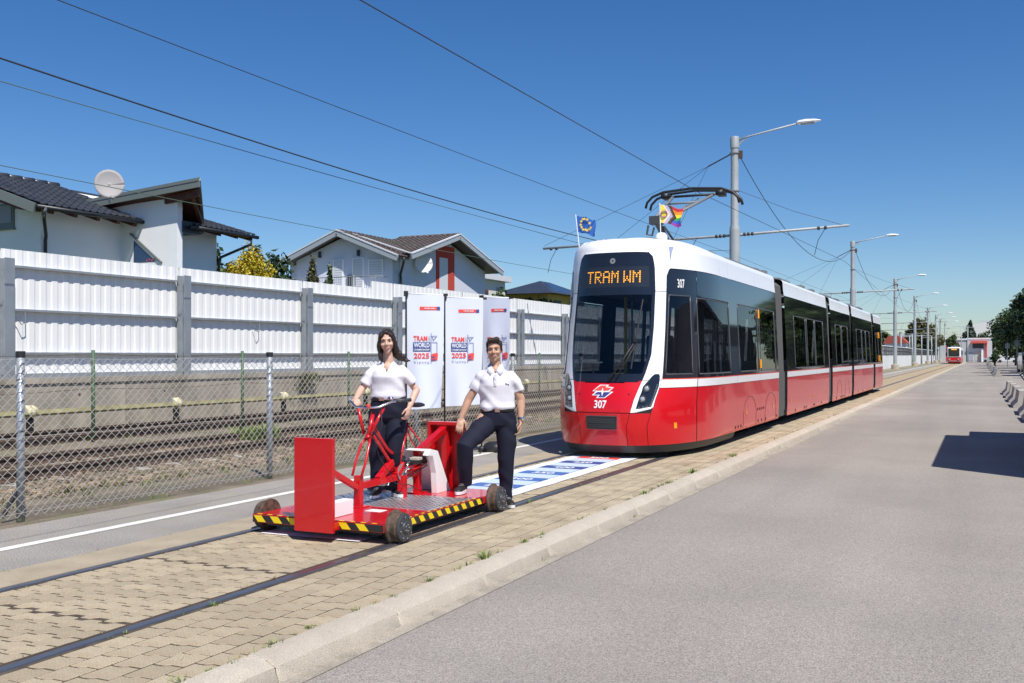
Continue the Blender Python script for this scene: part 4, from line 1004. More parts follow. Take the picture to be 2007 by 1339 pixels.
# chequer plate with raised lozenges
mb = MB(); wb(mb, X0+.03, X1-.03, 7.86, 8.68, .170, .174); cp = mb.build('chequer_plate', M['alu'], deck)
lz = MB()
for i in range(22):
    for j in range(13):
        x = X0+.06+i*.058; y = 7.90+j*.062
        a = R(45) if (i+j) % 2 else R(-45); c, s_ = math.cos(a), math.sin(a)
        if x > X1-.06: continue
        lz.add([W(x+c*.027, y+s_*.027, .1745), W(x-s_*.008, y+c*.008, .178), W(x-c*.027, y-s_*.027, .1745), W(x+s_*.008, y-c*.008, .178)], [(0, 1, 2, 3)])
tag(lz.build('tread_lozenges', M['chrome'], deck), kind='stuff')
# foot pads and little screws on the deck
for x0, x1, y0, y1 in ((-5.02, -4.86, 7.60, 7.72), (-5.60, -5.44, 7.62, 7.74)):
    m_ = MB(); wb(m_, x0, x1, y0, y1, .170, .1725); m_.build('white_pad', M['whitebox'], deck)
sc = MB()
for x in (-5.75, -5.3, -4.95, -4.55):
    for y in (7.5, 8.75, 9.25): sc.lathe(W(x, y, .170), (0, 0, 1), [(.012, 0), (.009, .007)], 8)
sc.build('screw', M['chrome'], deck)
# flanged wheels
def wheel(x, y, sg):
    h = MB(); h.lathe(W(x-sg*.085, y, .132), (sg, 0, 0), [(.05, 0), (.144, .004), (.146, .022), (.138, .030), (.130, .036), (.128, .044), (.127, .082), (.121, .087), (.121, .097)], 36); w_ = h.build('wheel', M['rustlite'], tr, 'auto')
    h = MB(); h.lathe(W(x+sg*.009, y, .132), (sg, 0, 0), [(.118, 0), (.118, .016), (.110, .022), (.05, .024), (.045, .034), (.0, .036)], 32); c = h.build('hub_disc', M['grey_dark'], w_, 'auto')
    b = MB()
    for k in range(8): a = k*math.pi/4+.2; b.lathe(W(x+sg*.035, y+.092*math.cos(a), .132+.092*math.sin(a)), (sg, 0, 0), [(.009, 0), (.007, .008)], 8)
    for k in range(5): a = k*math.pi*.4; b.lathe(W(x+sg*.046, y+.026*math.cos(a), .132+.026*math.sin(a)), (sg, 0, 0), [(.008, 0), (.006, .007)], 8)
    b.build('bolt', M['chrome'], c)
for x, sg in ((-4.385, 1), (-5.885, -1)):
    for y in ((7.20, 9.06) if sg > 0 else (7.27, 9.10)): wheel(x, y, sg)
ax = MB()
for y in (7.21, 9.06): ax.tube([W(-5.9, y, .132), W(-4.4, y, .132)], .022, 8)
ax.build('axle', M['grey_dark'], tr)
# front plate and rear plate (open box seen from inside)
def plate_box(y, front):
    mb = MB()
    if front: wb(mb, -5.275, -4.885, y-.02, y+.02, .085, .875)
    o = mb.build('end_plate', M['redmach'], tr, bevel=.004); return o
plate_box(6.93, True)
m_ = MB(); wb(m_, -5.25, -4.91, 6.955, 7.06, .10, .16); m_.build('plate_bracket', M['redmach'], tr)
rp_ = MB(); wb(rp_, -5.395, -4.985, 9.47, 9.49, .14, .86); wb(rp_, -5.395, -5.36, 9.37, 9.47, .14, .86); wb(rp_, -5.02, -4.985, 9.37, 9.47, .14, .86); wb(rp_, -5.36, -5.02, 9.37, 9.47, .825, .86); rear = rp_.build('end_plate', M['redmach'], tr, bevel=.003)
m_ = MB(); wb(m_, -5.225, -5.165, 9.38, 9.45, .16, .80); m_.build('plate_post', M['redmach'], tr)
# square tube frame
XC = -5.2
def sq(name, a, b, w_=.062, h_=.062, par=tr, m='redmach', x=XC):
    q = MB(); q.bar(W(x, *a), W(x, *b), w_, h_, up=(1, 0, 0)); return q.build(name, M[m], par, bevel=.004)
p1 = sq('frame_post', (7.77, .17), (7.77, .465), .066, .066); m_ = MB(); wb(m_, XC-.07, XC+.07, 7.69, 7.85, .17, .182); m_.build('foot_flange', M['redmach'], p1)
p2 = sq('frame_post', (8.83, .17), (8.83, .60), .066, .066); m_ = MB(); wb(m_, XC-.07, XC+.07, 8.75, 8.91, .17, .182); m_.build('foot_flange', M['redmach'], p2)
sq('frame_beam', (7.80, .365), (8.80, .385)); sq('brace', (6.96, .72), (7.74, .355), .05, .05); sq('brace', (8.83, .58), (9.40, .79), .06, .07)
sq('diagonal_strut', (8.10, .39), (8.34, .535), .06, .06); sq('crank_plate', (8.40, .40), (8.52, .50), .05, .10)
def tb(name, pts, r=.014, m='redmach', par=tr, dx=0.0, n=8):
    q = MB(); q.tube([W(XC+dx, *p) if len(p) == 2 else W(p[0], p[1], p[2]) for p in pts], r, n); return q.build(name, M[m], par, True)
bike = empty('bicycle_frame', (0, 0, 0)); bike.parent = tr
for dx in (-.055, .055): tb('fork', [(XC+dx*.9, 7.74, .46), (XC+dx, 7.80, .58), (XC+dx*.8, 7.88, .74), (XC+dx*.35, 7.93, .80)], .012, par=bike)
tb('head_tube', [(7.92, .79), (8.015, 1.03)], .021, par=bike); tb('fork_crown', [(7.915, .785), (7.94, .815)], .032, par=bike)
tb('handlebar_stay', [(XC-.05, 7.93, .83), (XC-.09, 7.90, 1.07)], .016, par=bike); tb('handlebar_stay', [(XC+.02, 7.93, .83), (XC+.09, 8.06, 1.08)], .016, par=bike)
tb('top_tube', [(8.0, .93), (8.12, .80), (8.25, .675), (8.33, .625), (8.40, .608), (8.53, .606)], .016, par=bike)
tb('down_tube', [(7.965, .85), (8.12, .72), (8.28, .565), (8.46, .40)], .016, par=bike)
tb('seat_tube', [(8.45, .40), (8.52, .60), (8.64, .89)], .016, par=bike)
tb('seat_post', [(8.64, .88), (8.685, 1.01)], .012, 'chrome', par=bike)
for dx in (-.05, .05):
    tb('seat_stay', [(XC+dx*.3, 8.64, .86), (XC+dx, 8.80, .70), (XC+dx, 9.03, .50)], .009, par=bike); tb('chain_stay', [(XC+dx*.4, 8.48, .415), (XC+dx, 8.7, .43), (XC+dx, 9.03, .485)], .010, par=bike)
sd_ = MB(); rows = []
for k in range(9):
    t = k/8; y = 8.52+.33*t; hw = .02+.075*max(0, t-.25)**.7 if t > .25 else .02+.02*t; z = 1.055+.012*math.sin(t*5)+.02*t
    rows.append([W(XC+hw*math.cos(a), y, z+(.028 if math.sin(a) > 0 else .02)*math.sin(a)) for a in [2*math.pi*j/12 for j in range(13)]])
sd_.grid(rows); sd_.add(rows[0], [tuple(range(12))]); sd_.add(rows[-1], [tuple(range(12))]); sd_.build('saddle', M['black'], bike, True)
# handlebar: left grip near (-5.55, 7.9), right grip near (-4.95, 8.2)
hb = tb('handlebar', [(-5.50, 8.05, 1.155), (-5.44, 7.99, 1.13), (-5.33, 7.92, 1.085), (-5.22, 7.94, 1.075), (-5.12, 8.0, 1.085), (-5.05, 8.10, 1.13), (-4.98, 8.24, 1.14)], .011, 'chrome', bike)
tb('grip', [(-5.525, 8.09, 1.163), (-5.45, 8.0, 1.135)], .017, 'grey_mid', hb); tb('grip', [(-5.035, 8.14, 1.138), (-4.96, 8.30, 1.142)], .018, 'grey_dark', hb)
m_ = MB(); m_.lathe(W(-5.05, 8.08, 1.15), (0, 0, 1), [(.03, 0), (.032, .012), (.02, .03), (0, .034)], 14); m_.build('bell', M['chrome'], hb)
m_ = MB(); m_.lathe(W(-5.2, 7.93, 1.085), (0, 0, 1), [(.02, 0), (.022, .02), (0, .03)], 10); m_.build('stem_knob', M['printred'], hb)
cr = MB(); cr.lathe(W(XC+.04, 8.47, .42), (1, 0, 0), [(.085, 0), (.085, .006)], 24); cw = cr.build('chain_ring', M['grey_mid'], bike)
for dx, b_ in ((.075, (8.55, .545)), (-.075, (8.39, .295))):
    tb('crank_arm', [(XC+dx, 8.47, .42), (XC+dx, *b_)], .012, 'chrome', cw)
    m_ = MB(); m_.box(W(XC+dx*2.0, b_[0], b_[1]+.008), (.10, .085, .028)); m_.build('pedal', M['pale'] if False else mat('pedal_resin', (.42, .40, .34), .5), cw, bevel=.006)
tb('chain', [(XC+.05, 8.50, .50), (XC+.05, 9.0, .515)], .006, 'black', bike); tb('chain', [(XC+.05, 8.50, .34), (XC+.05, 9.0, .46)], .006, 'black', bike)
cg = MB(); cg.bx(XC+.045+5.14, XC+.07+5.14, 8.5-7.05, 8.97-7.05, .475, .535); cg.build('chain_guard', M['black'], bike)
tb('brake_cable', [(-5.2, 7.93, .98), (-5.16, 8.05, .62), (-5.13, 8.3, .33), (-5.1, 8.5, .30), (-5.08, 8.75, .19)], .004, 'black', bike)
tb('brake_cable', [(-5.1, 8.0, 1.08), (-5.05, 7.93, .9), (-5.2, 7.9, .78)], .004, 'black', bike)
sv = MB(); wb(sv, -5.19, -5.12, 8.43, 8.50, .17, .39); sv.build('crank_stand', M['redmach'], tr, bevel=.003)
# white weight boxes: little one behind the front plate, bent one before the rear plate
m_ = MB(); wb(m_, -5.14, -5.035, 7.14, 7.44, .172, .30); m_.build('white_box', M['whitebox'], tr, bevel=.003)
wg = MB(); wg.prism([(8.88-7.05, .172), (9.16-7.05, .172), (8.90-7.05, .60), (8.76-7.05, .63), (8.70-7.05, .57), (8.80-7.05, .56), (8.86-7.05, .38)], 0, -5.06+5.14, -5.0+5.14)
wg.prism([(9.10-7.05, .172), (9.16-7.05, .172), (8.90-7.05, .60), (8.76-7.05, .63), (8.75-7.05, .61), (8.86-7.05, .585)], 0, -5.38+5.14, -5.06+5.14); wg.build('white_chute', M['whitebox'], tr)
# ------------------------------------------------------------------ banners
def banner(label, base, yaw, wd, z0, z1, dark=False, flip=False, foot=True, seed=0):
    b = empty('beach_banner', base, label, 'banner', 'white championship banners by the fence', yaw)
    sgn = -1 if flip else 1
    MB().tube([(0, 0, .06), (0, 0, z1-.02), (.012*sgn, 0, z1+.02)], .013, 8).build('pole', M['black'], b, True)
    MB().tube([(-.02*sgn, .012, z1+.012), (wd*sgn+.05*sgn, .012, z1-.01)], .010, 6).build('top_rod', M['white'], b, True)
    c = MB(); c.bx(-.035, .03, -.02, .02, z1-.03, z1+.045); c.build('rod_cap', M['black'], b); c = MB(); c.bx(wd*sgn-.01, wd*sgn+.055, .0, .024, z1-.025, z1+.012); c.build('rod_cap', M['black'], b)
    nx, ny = 14, 30; rr = random.Random(seed); rows = []
    a1, a2, a3 = [rr.uniform(0, 6) for _ in range(3)]
    for j in range(ny+1):
        v = j/ny; row = []
        for i in range(nx+1):
            u = i/nx; x = sgn*(u*(wd-.05*v*v)+.0); y = .018*math.sin(3.2*u*2+a1+v*2.1)*(.25+v)+.012*math.sin(9*u-v*5+a2)*v+.05*v*u*math.sin(a3)
            row.append((x, y, z1-.005-(z1-z0)*v+(.03*u*v)))
        rows.append(row)
    mb = MB(); mb.grid(rows); cl = mb.build('banner_cloth', bpy.data.materials.get('banner_cloth') or mat('banner_cloth', (.66, .69, .80), .75), b, True, fix=False)
    tree = rows
    def cy(x, z):
        v = min(1, max(0, (z1-.005-z)/(z1-z0))); u = min(1, max(0, sgn*x/(wd-.05*v*v))); return .018*math.sin(3.2*u*2+a1+v*2.1)*(.25+v)+.012*math.sin(9*u-v*5+a2)*v+.05*v*u*math.sin(a3)-.004
    def rect(x0, x1, zz0, zz1, m, name, off=0):
        g_ = MB(); n = 6; g_.grid([[(x0+(x1-x0)*i/n, cy(x0+(x1-x0)*i/n, zz)-off, zz) for i in range(n+1)] for zz in (zz0, (zz0+zz1)/2, zz1)]); return g_.build(name, m, cl)
    xo = (0 if not flip else -wd)
    def T(x, z, off=.003): return Matrix.Translation((xo+x, cy(xo+x, z)-off, z)) @ Matrix.Rotation(R(90), 4, 'X')
    def text(nm, body, size, m, parent, M_, **k):
        o = globals()['text'](nm, body, size, m, parent, M_, **k)
        me = o.data; off = M_.translation.y
        for v in me.vertices:
            p = M_ @ v.co; want = cy(p.x, p.z)-.004; d = Vector((0, want-off-0*p.y, 0)); q = M_.inverted() @ (Vector((p.x, want-(off-p.y), p.z))); v.co = q
        me.update(); return o
    h = z1-z0; zl = z1-.585*h/1.64
    # sponsor bar
    zb = z1-.205
    rect(xo+.20*wd/.56, xo+.50*wd/.56, zb-.025, zb+.025, M['printred'], 'sponsor_bar'); rect(xo+.455*wd/.56, xo+.50*wd/.56, zb-.025, zb+.025, M['navy'], 'sponsor_end', .002)
    text('lettering', 'WIENER LINIEN', .030, M['matwhite'], cl, T(.345*wd/.56, zb, .006), bold=.0004, fit=.16)
    x0 = .11
    text('lettering', 'TRAM', .102, M['printred'], cl, T(x0+.095, zl-.045), bold=.0022, fit=.20)
    text('lettering', 'EURO', .030, M['printgrey'], cl, T(x0+.222, zl-.045) @ Matrix.Rotation(R(90), 4, 'Z'), bold=.0003, fit=.07)
    rect(xo+x0-.012, xo+x0+.238, zl-.235, zl-.10, M['navy'], 'navy_block')
    text('lettering', 'WORLD', .088, M['matwhite'], cl, T(x0+.113, zl-.142, .006), bold=.0018, fit=.225)
    text('lettering', 'CHAMPIONSHIP', .036, M['matwhite'], cl, T(x0+.113, zl-.208, .006), bold=.0006, fit=.225)
    text('lettering', '2025', .105, M['printred'], cl, T(x0+.11, zl-.295), bold=.0022, fit=.222)
    text('lettering', 'Vienna', .060, M['printgrey'], cl, T(x0+.11, zl-.385), bold=.0004, sp=1.35, fit=.222)
    xl = x0+.248
    rect(xo+xl-.004, xo+xl+.004, zl-.41, zl+.03, M['navy'], 'mast_line')
    q = MB(); yy = cy(xo+xl+.04, zl)-.004
    for a, c_ in (((xl, zl-.012), (xl+.09, zl-.012)), ((xl+.02, zl-.02), (xl+.03, zl-.075)), ((xl+.03, zl-.075), (xl+.075, zl-.02)), ((xl+.01, zl-.1), (xl+.085, zl-.1)), ((xl+.085, zl-.1), (xl+.085, zl-.26))):
        q.tube([(xo+a[0], yy, a[1]), (xo+c_[0], yy, c_[1])], .003, 4)
    q.build('pantograph_print', M['navy'], cl)
    g_ = MB(); yv = cy(xo+xl+.04, zl-.3)-.004; pts = [(xl+.006, -.37), (xl+.09, -.36), (xl+.098, -.29), (xl+.095, -.255), (xl+.03, -.262), (xl+.006, -.275)]
    g_.add([(xo+x, yv, zl+z) for x, z in pts], [tuple(range(6))]); tr_ = g_.build('tram_print', M['printred'], cl)
    g_ = MB(); g_.add([(xo+x, yv-.002, zl+z) for x, z in [(xl+.012, -.305), (xl+.05, -.302), (xl+.05, -.325), (xl+.012, -.328)]], [(0, 1, 2, 3)]); g_.add([(xo+x, yv-.002, zl+z) for x, z in [(xl+.015, -.345), (xl+.06, -.342), (xl+.06, -.36), (xl+.015, -.362)]], [(0, 1, 2, 3)]); g_.build('window_print', M['navy'], tr_)
    ft = MB()
    for a in (.4, 1.97, 3.54, 5.11): ft.tube([(0, 0, .05), (.36*math.cos(a), .36*math.sin(a), .015)], .012, 6)
    ft.lathe((0, 0, 0), (0, 0, 1), [(.06, 0), (.06, .07), (.03, .10)], 12); ft.build('cross_foot', M['black'], b, True)
    return b
banner('leftmost white championship banner, on the pole just behind the woman', (-7.50, 12.42, 0), R(31), .545, .79, 2.45, seed=1)
b2 = banner('middle white championship banner, beside the man, hanging fullest', (-7.52, 13.60, 0), R(33), .60, .78, 2.46, seed=2)
b3 = banner('narrow shaded championship banner partly hidden behind the man', (-7.36, 14.55, 0), R(0), .50, .74, 2.50, seed=3)
sb = MB(); rows = []
for k, (z, r_) in enumerate(((0, .17), (.05, .19), (.11, .17), (.15, .10), (.16, .0))): rows.append([(1.25*r_*math.cos(a)*(1+.12*math.sin(3*a)), r_*math.sin(a), z+.012*math.sin(4*a)) for a in [2*math.pi*i/18 for i in range(19)]])
sb.grid(rows); o = sb.build('ballast_bag', M['black'], None, True, loc=(-7.16, 14.66, .006)); tag(o, 'black water bag weighing down the feet of the narrow shaded banner', 'bag')
# ------------------------------------------------------------------ people
def ico(sub=2):
    bm = bmesh.new(); bmesh.ops.create_icosphere(bm, subdivisions=sub, radius=1); v = [x.co.copy() for x in bm.verts]; f = [tuple(q.index for q in p.verts) for p in bm.faces]; bm.free(); return v, f
ICO = ico(2)
class Blob(MB):
    def ell(s, c, r, rot=None):
        c = Vector(c); return s.add([(rot @ Vector((v.x*r[0], v.y*r[1], v.z*r[2])) if rot else Vector((v.x*r[0], v.y*r[1], v.z*r[2])))+c for v in ICO[0]], ICO[1])
    def limb(s, pts, rs, n=14):
        for p, r in zip(pts, rs): s.ell(p, (r*1.0,)*3)
        return s.tube(pts, rs, n)
    def rings(s, rs, n=28, tilt=None):
        """rs: (cx, cy, z, rx, ry, power)"""
        R_ = []
        for cx_, cy_, z, rx, ry in rs:
            row = []
            for j in range(n):
                a = 2*math.pi*j/n; ca, sa = math.cos(a), math.sin(a); e = .85
                row.append((cx_+rx*math.copysign(abs(ca)**e, ca), cy_+ry*math.copysign(abs(sa)**e, sa), z))
            R_.append(row)
        vs = [p for r in R_ for p in r]; k = len(R_)
        fs = [(i*n+j, i*n+(j+1) % n, (i+1)*n+(j+1) % n, (i+1)*n+j) for i in range(k-1) for j in range(n)]+[tuple(range(n-1, -1, -1)), tuple((k-1)*n+j for j in range(n))]
        return s.add(vs, fs)
    def fuse(s, name, m, parent, voxel=.006, smooth=4, wrinkle=None):
        me = s.mesh(name, m); o = link_mesh(name, me)
        r = o.modifiers.new('r', 'REMESH'); r.mode = 'VOXEL'; r.voxel_size = voxel; r.use_smooth_shade = True
        sm = o.modifiers.new('s', 'SMOOTH'); sm.factor = .5; sm.iterations = smooth
        dg = bpy.context.evaluated_depsgraph_get(); me2 = bpy.data.meshes.new_from_object(o.evaluated_get(dg)); bpy.data.objects.remove(o); bpy.data.meshes.remove(me)
        me2.name = name
        if wrinkle:
            n = len(me2.vertices); co = np.empty(n*3, np.float32); me2.vertices.foreach_get('co', co); co = co.reshape(-1, 3); nr = np.empty(n*3, np.float32); me2.vertices.foreach_get('normal', nr); nr = nr.reshape(-1, 3)
            co += nr*wrinkle(co)[:, None].astype(np.float32); me2.vertices.foreach_set('co', co.ravel())
        me2.materials.clear(); me2.materials.append(m)
        me2.polygons.foreach_set('use_smooth', [True]*len(me2.polygons)); me2.update()
        return link_mesh(name, me2, parent)
M['skin_f'] = mat('skin_fair', (.60, .375, .285), .5, sss=.12, var=.05, vscale=20)
M['skin_m'] = mat('skin_tanned', (.49, .285, .195), .5, sss=.1, var=.06, vscale=20)
M['polo'] = mat('white_polo', (.68, .665, .72), .8, bump=.12, bscale=500)
M['trouser'] = mat('navy_trousers', (.011, .013, .028), .8, spec=.25, bump=.15, bscale=300)
M['belt'] = mat('belt_leather', (.012, .012, .016), .4)
M['buckle'] = mat('buckle', (.35, .22, .2), .35, .5)
M['hair_f'] = mat('dark_brown_hair', (.022, .010, .008), .45, bump=.5, bscale=120)
M['hair_m'] = mat('short_brown_hair', (.030, .017, .010), .6, bump=.8, bscale=160)
M['lip_f'] = mat('lips_rose', (.50, .16, .14), .4); M['lip_m'] = mat('lips', (.40, .15, .11), .5)
M['teeth'] = mat('teeth', (.8, .76, .7), .3); M['eye'] = mat('eye_white', (.6, .58, .55), .2); M['iris'] = mat('iris_dark', (.02, .012, .008), .2)
M['stubble'] = mat('stubble', (.26, .15, .10), .8)
M['shoe'] = mat('black_shoe', (.015, .015, .017), .55); M['sole'] = mat('white_sole', (.75, .75, .76), .6)
def hand(bl, wrist, d, palm_n, L=.175, curl=.5, side=1, spread=.25, w_=1.0):
    """palm and five finger chains; d points along the hand, palm_n out of the palm, side=+1 puts the thumb on d x palm_n"""
    d = Vector(d).normalized(); n = Vector(palm_n); n = (n-d*n.dot(d)).normalized(); t = d.cross(n).normalized()*side; wrist = Vector(wrist)
    pl = L*.52
    Mx = Matrix((t, d, n)).transposed()
    bl.ell(wrist+d*pl*.5, (.040*w_, pl*.60, .016), Mx); bl.limb([wrist-d*.02, wrist+d*.02], [.024*w_, .024*w_])
    for k, (off, ln) in enumerate(((.030, .44), (.011, .50), (-.009, .47), (-.028, .37))):
        p = wrist+d*pl*.90+t*off*w_; ang = curl*.6; fd = (d+t*off*spread*4).normalized(); pts = [p-d*.015]; q = p
        for j, seg in enumerate((.45, .32, .24)):
            ang_ = ang*(j+.6)*1.1; dirv = (fd*math.cos(ang_)+n*math.sin(ang_)).normalized(); q = q+dirv*L*ln*seg; pts.append(q.copy())
        bl.limb(pts, [.0095*w_, .0095*w_, .0085*w_, .0072*w_], 8)
    p = wrist+d*pl*.22+t*.026*w_; a = (d*.75+t*.75+n*.25).normalized(); b = (d*.95+t*.15+n*.35*(.5+curl)).normalized()
    bl.limb([p, p+a*L*.22, p+a*L*.22+b*L*.17, p+a*L*.22+b*L*.29], [.013*w_, .0115*w_, .0105*w_, .0085*w_], 8)
def head(bl, c, Hh, Mh, male):
    """c = centre of the head; Hh = chin-to-crown height; the face looks along local -y of Mh"""
    k = Hh/.23; c = Vector(c)
    def q(x, y, z): return c+Mh @ Vector((x*k, y*k, z*k))
    def E(p, r): bl.ell(q(*p), tuple(v*k for v in r), Mh)
    E((0, .012, .030), (.074, .092, .085)); E((0, -.018, -.018), (.064, .070, .078)); E((0, -.028, -.062), (.050 if male else .044, .052, .045)); E((0, -.052, -.090), (.025, .026, .020))
    if male: E((-.042, -.01, -.07), (.018, .035, .026)); E((.042, -.01, -.07), (.018, .035, .026))
    E((0, -.078, .030), (.055, .014, .012)); E((-.036, -.066, -.022), (.024, .018, .018)); E((.036, -.066, -.022), (.024, .018, .018))
    bl.limb([q(0, -.082, .020), q(0, -.099, -.018)], [.0085*k, .0125*k], 8); E((-.012, -.090, -.024), (.010, .010, .008)); E((.012, -.090, -.024), (.010, .010, .008))
    E((0, -.080, -.052), (.026, .010, .014))
    for sx_ in (-1, 1): E((sx_*.074, .012, -.004), (.009, .018, .031))
    return q
def facial(q, par, Mh, k, male, lipm):
    for sx_ in (-1, 1):
        b = Blob(); b.ell(q(sx_*.030, -.0735, .010), (.0125*k, .009*k, .006*k), Mh); e = b.build('eye', M['eye'], par, True)
        b = Blob(); b.ell(q(sx_*.030, -.0815, .010), (.0055*k, .003*k, .0052*k), Mh); b.build('iris', M['iris'], e, True)
        b = MB(); b.tube([q(sx_*.012, -.086, .026), q(sx_*.030, -.086, .032), q(sx_*.050, -.072, .027)], [.0035*k, .0042*k, .002*k], 6); b.build('eyebrow', M['hair_m' if male else 'hair_f'], par, True)
        b = MB(); b.tube([q(sx_*.017, -.081, .014), q(sx_*.030, -.083, .0175), q(sx_*.044, -.074, .013)], .0022*k, 6); b.build('eyelid', M['iris'], par, True)
    b = MB(); b.tube([q(-.022, -.082, -.051), q(-.010, -.0905, -.055), q(.010, -.0905, -.055), q(.022, -.082, -.051)], [.002*k, .0048*k, .0048*k, .002*k], 6); b.build('lower_lip', lipm, par, True)
    b = MB(); b.tube([q(-.023, -.082, -.0485), q(-.009, -.0915, -.0475), q(.009, -.0915, -.0475), q(.023, -.082, -.0485)], [.0018*k, .0035*k, .0035*k, .0018*k], 6); b.build('upper_lip', lipm, par, True)
    b = MB(); b.tube([q(-.015, -.088, -.0505), q(-.006, -.0920, -.0515), q(.006, -.0920, -.0515), q(.015, -.088, -.0505)], .0019*k, 6); b.build('teeth', M['teeth'], par, True)
def fold(axis, freq, amp, ph=0.0, warp=0.0):
    def f(co):
        u = co @ np.array(axis); v = co[:, 0]*3.1+co[:, 2]*1.7+ph
        return amp*np.sin(u*freq+ph+warp*np.sin(v*6))*(.5+.5*np.sin(v*4.3+ph))
    return f
def folds(*fs): return lambda co: sum(f(co) for f in fs)
def noise3(co, sc, seed):
    r = np.random.default_rng(seed); a = 0
    for _ in range(6):
        k = r.normal(size=3)*sc; a = a+np.sin(co @ k+r.uniform(0, 6.28))
    return a/6
def shoe(par, heel, fwd, L=.27, z0=0.0, toe_up=0.0, white=.02):
    f = Vector((fwd[0], fwd[1], 0)).normalized(); x = Vector((-f.y, f.x, 0)); h = Vector((heel[0], heel[1], z0))
    up = Blob(); Mx = Matrix((x, f, Vector((0, 0, 1)))).transposed()
    up.ell(h+f*.06+Vector((0, 0, .062)), (.038, .070, .055), Mx); up.ell(h+f*.15+Vector((0, 0, .045)), (.043, .10, .036), Mx); up.ell(h+f*.205+Vector((0, 0, .036)), (.043, .062, .026), Mx); up.ell(h+f*.045+Vector((0, 0, .10)), (.040, .045, .035), Mx)
    s_ = up.fuse('shoe', M['shoe'], par, .006, 3)
    sl = MB(); pts = []
    for j in range(20):
        a = 2*math.pi*j/20; wv = .045+.008*math.cos(a); pts.append(h+f*(.133+.137*math.cos(a))+x*wv*math.sin(a))
    sl.add([p+Vector((0, 0, .002)) for p in pts]+[p+Vector((0, 0, white+.012)) for p in pts], [tuple(range(19, -1, -1)), tuple(range(20, 40))]+[(i, (i+1) % 20, 20+(i+1) % 20, 20+i) for i in range(20)]); sl.build('sole', M['sole'], s_)
    la = MB()
    for k in range(4): p = h+f*(.12+.022*k)+Vector((0, 0, .088-.009*k)); la.tube([p-x*.022, p+Vector((0, 0, .004)), p+x*.022], .003, 5)
    la.build('lace', M['sole'] if False else M['grey_mid'], s_)
def polo(par, tor, arms, col, vcut, wr, name='polo_shirt'):
    b = Blob(); b.rings(tor)
    for pts, rs in arms: b.limb(pts[:1], rs[:1]); b.tube(pts, rs, 18)
    for pts, rs in arms: b.ell(pts[0], (rs[0]*1.0,)*3)
    o = b.fuse(name, M['polo'], par, .0065, 4, wr)
    if vcut:      # the open collar: faces taken out of the front in a narrow V
        cx_, z0, z1, hw = vcut; bm = bmesh.new(); bm.from_mesh(o.data)
        kill = []
        for f in bm.faces:
            c = f.calc_center_median()
            if c.y < -.02 and c.z > z0 and abs(c.x-cx_) < hw*min(1, (c.z-z0)/(z1-z0)): kill.append(f)
        bmesh.ops.delete(bm, geom=kill, context='FACES'); bm.to_mesh(o.data); bm.free()
    return o
YC = R(25.1)
def person(name, label, base, yaw): return empty(name, base, label, 'person', None, yaw)
# ---------------------------------------------------------------- woman on the deck (local x = right in the picture, -y = towards the camera)
wmn = person('person', 'woman with long dark hair in white polo shirt holding the trolley handlebar', (-5.313, 8.42, 0), R(25.1))
bd = Blob()
Mh = Matrix.Rotation(R(-4), 3, 'Y') @ Matrix.Rotation(R(5), 3, 'X') @ Matrix.Rotation(R(4), 3, 'Z')
hc = (.012, -.035, 1.703)
qf = head(bd, hc, .236, Mh, False)
bd.limb([(.025, .0, 1.50), (.015, -.005, 1.60)], [.054, .049]); bd.rings([(.02, .0, 1.14, .14, .095), (.02, 0, 1.25, .125, .085), (.02, -.01, 1.36, .145, .10), (.02, 0, 1.43, .115, .07), (.025, 0, 1.48, .05, .05)])
RS, RE, RW = (-.105, .0, 1.415), (-.240, -.03, 1.235), (-.268, -.215, 1.145)
LS, LE, LW = (.150, .0, 1.415), (.296, .02, 1.225), (.238, -.10, 1.065)
bd.ell((.02, -.040, 1.435), (.062, .058, .065)); bd.limb([RS, RE, RW], [.032, .037, .024]); bd.limb([RE, tuple(np.array(RE)*.5+np.array(RW)*.5), RW], [.037, .034, .024])
bd.limb([LS, LE, LW], [.032, .037, .024]); bd.limb([LE, tuple(np.array(LE)*.5+np.array(LW)*.5), LW], [.037, .034, .024])
hand(bd, RW, (.25, -.75, -.10), (.1, -.2, -1), .165, 1.1, -1, w_=.92); hand(bd, LW, (-.15, -.25, -.95), (-.5, .25, 0), .165, .95, -1, w_=.92)
HR, KR, AR = (-.065, .02, 1.03), (-.085, -.02, .64), (-.075, .05, .26)
HL, KL, AL = (.105, .02, 1.03), (.075, -.02, .66), (.035, .14, .26)
bd.limb([HR, KR, AR], [.08, .05, .035]); bd.limb([HL, KL, AL], [.08, .05, .035])
wb_ = bd.fuse('body', M['skin_f'], wmn, .006, 3)
facial(qf, wmn, Mh, .236/.23, False, M['lip_f'])
wrk = folds(fold((.5, .2, .85), 46, .0055, .4, .8), fold((-.7, .2, .6), 38, .0055, 2.0, 1.0), lambda co: .007*noise3(co, 13, 3))
polo(wmn, [(.02, .0, 1.135, .168, .118), (.02, -.002, 1.17, .176, .126), (.02, -.002, 1.22, .162, .118), (.02, -.008, 1.29, .160, .118), (.02, -.016, 1.36, .164, .120), (.02, -.010, 1.41, .158, .108), (.02, -.004, 1.445, .135, .092), (.02, 0, 1.475, .098, .074), (.022, .0, 1.505, .066, .060)],
     [([(-.105, 0, 1.425), (-.160, -.012, 1.365), (-.205, -.022, 1.285)], [.054, .058, .056]), ([(.150, 0, 1.425), (.208, .004, 1.365), (.258, .012, 1.290)], [.054, .058, .056])], None, (.020, 1.40, 1.50, .042), wrk)
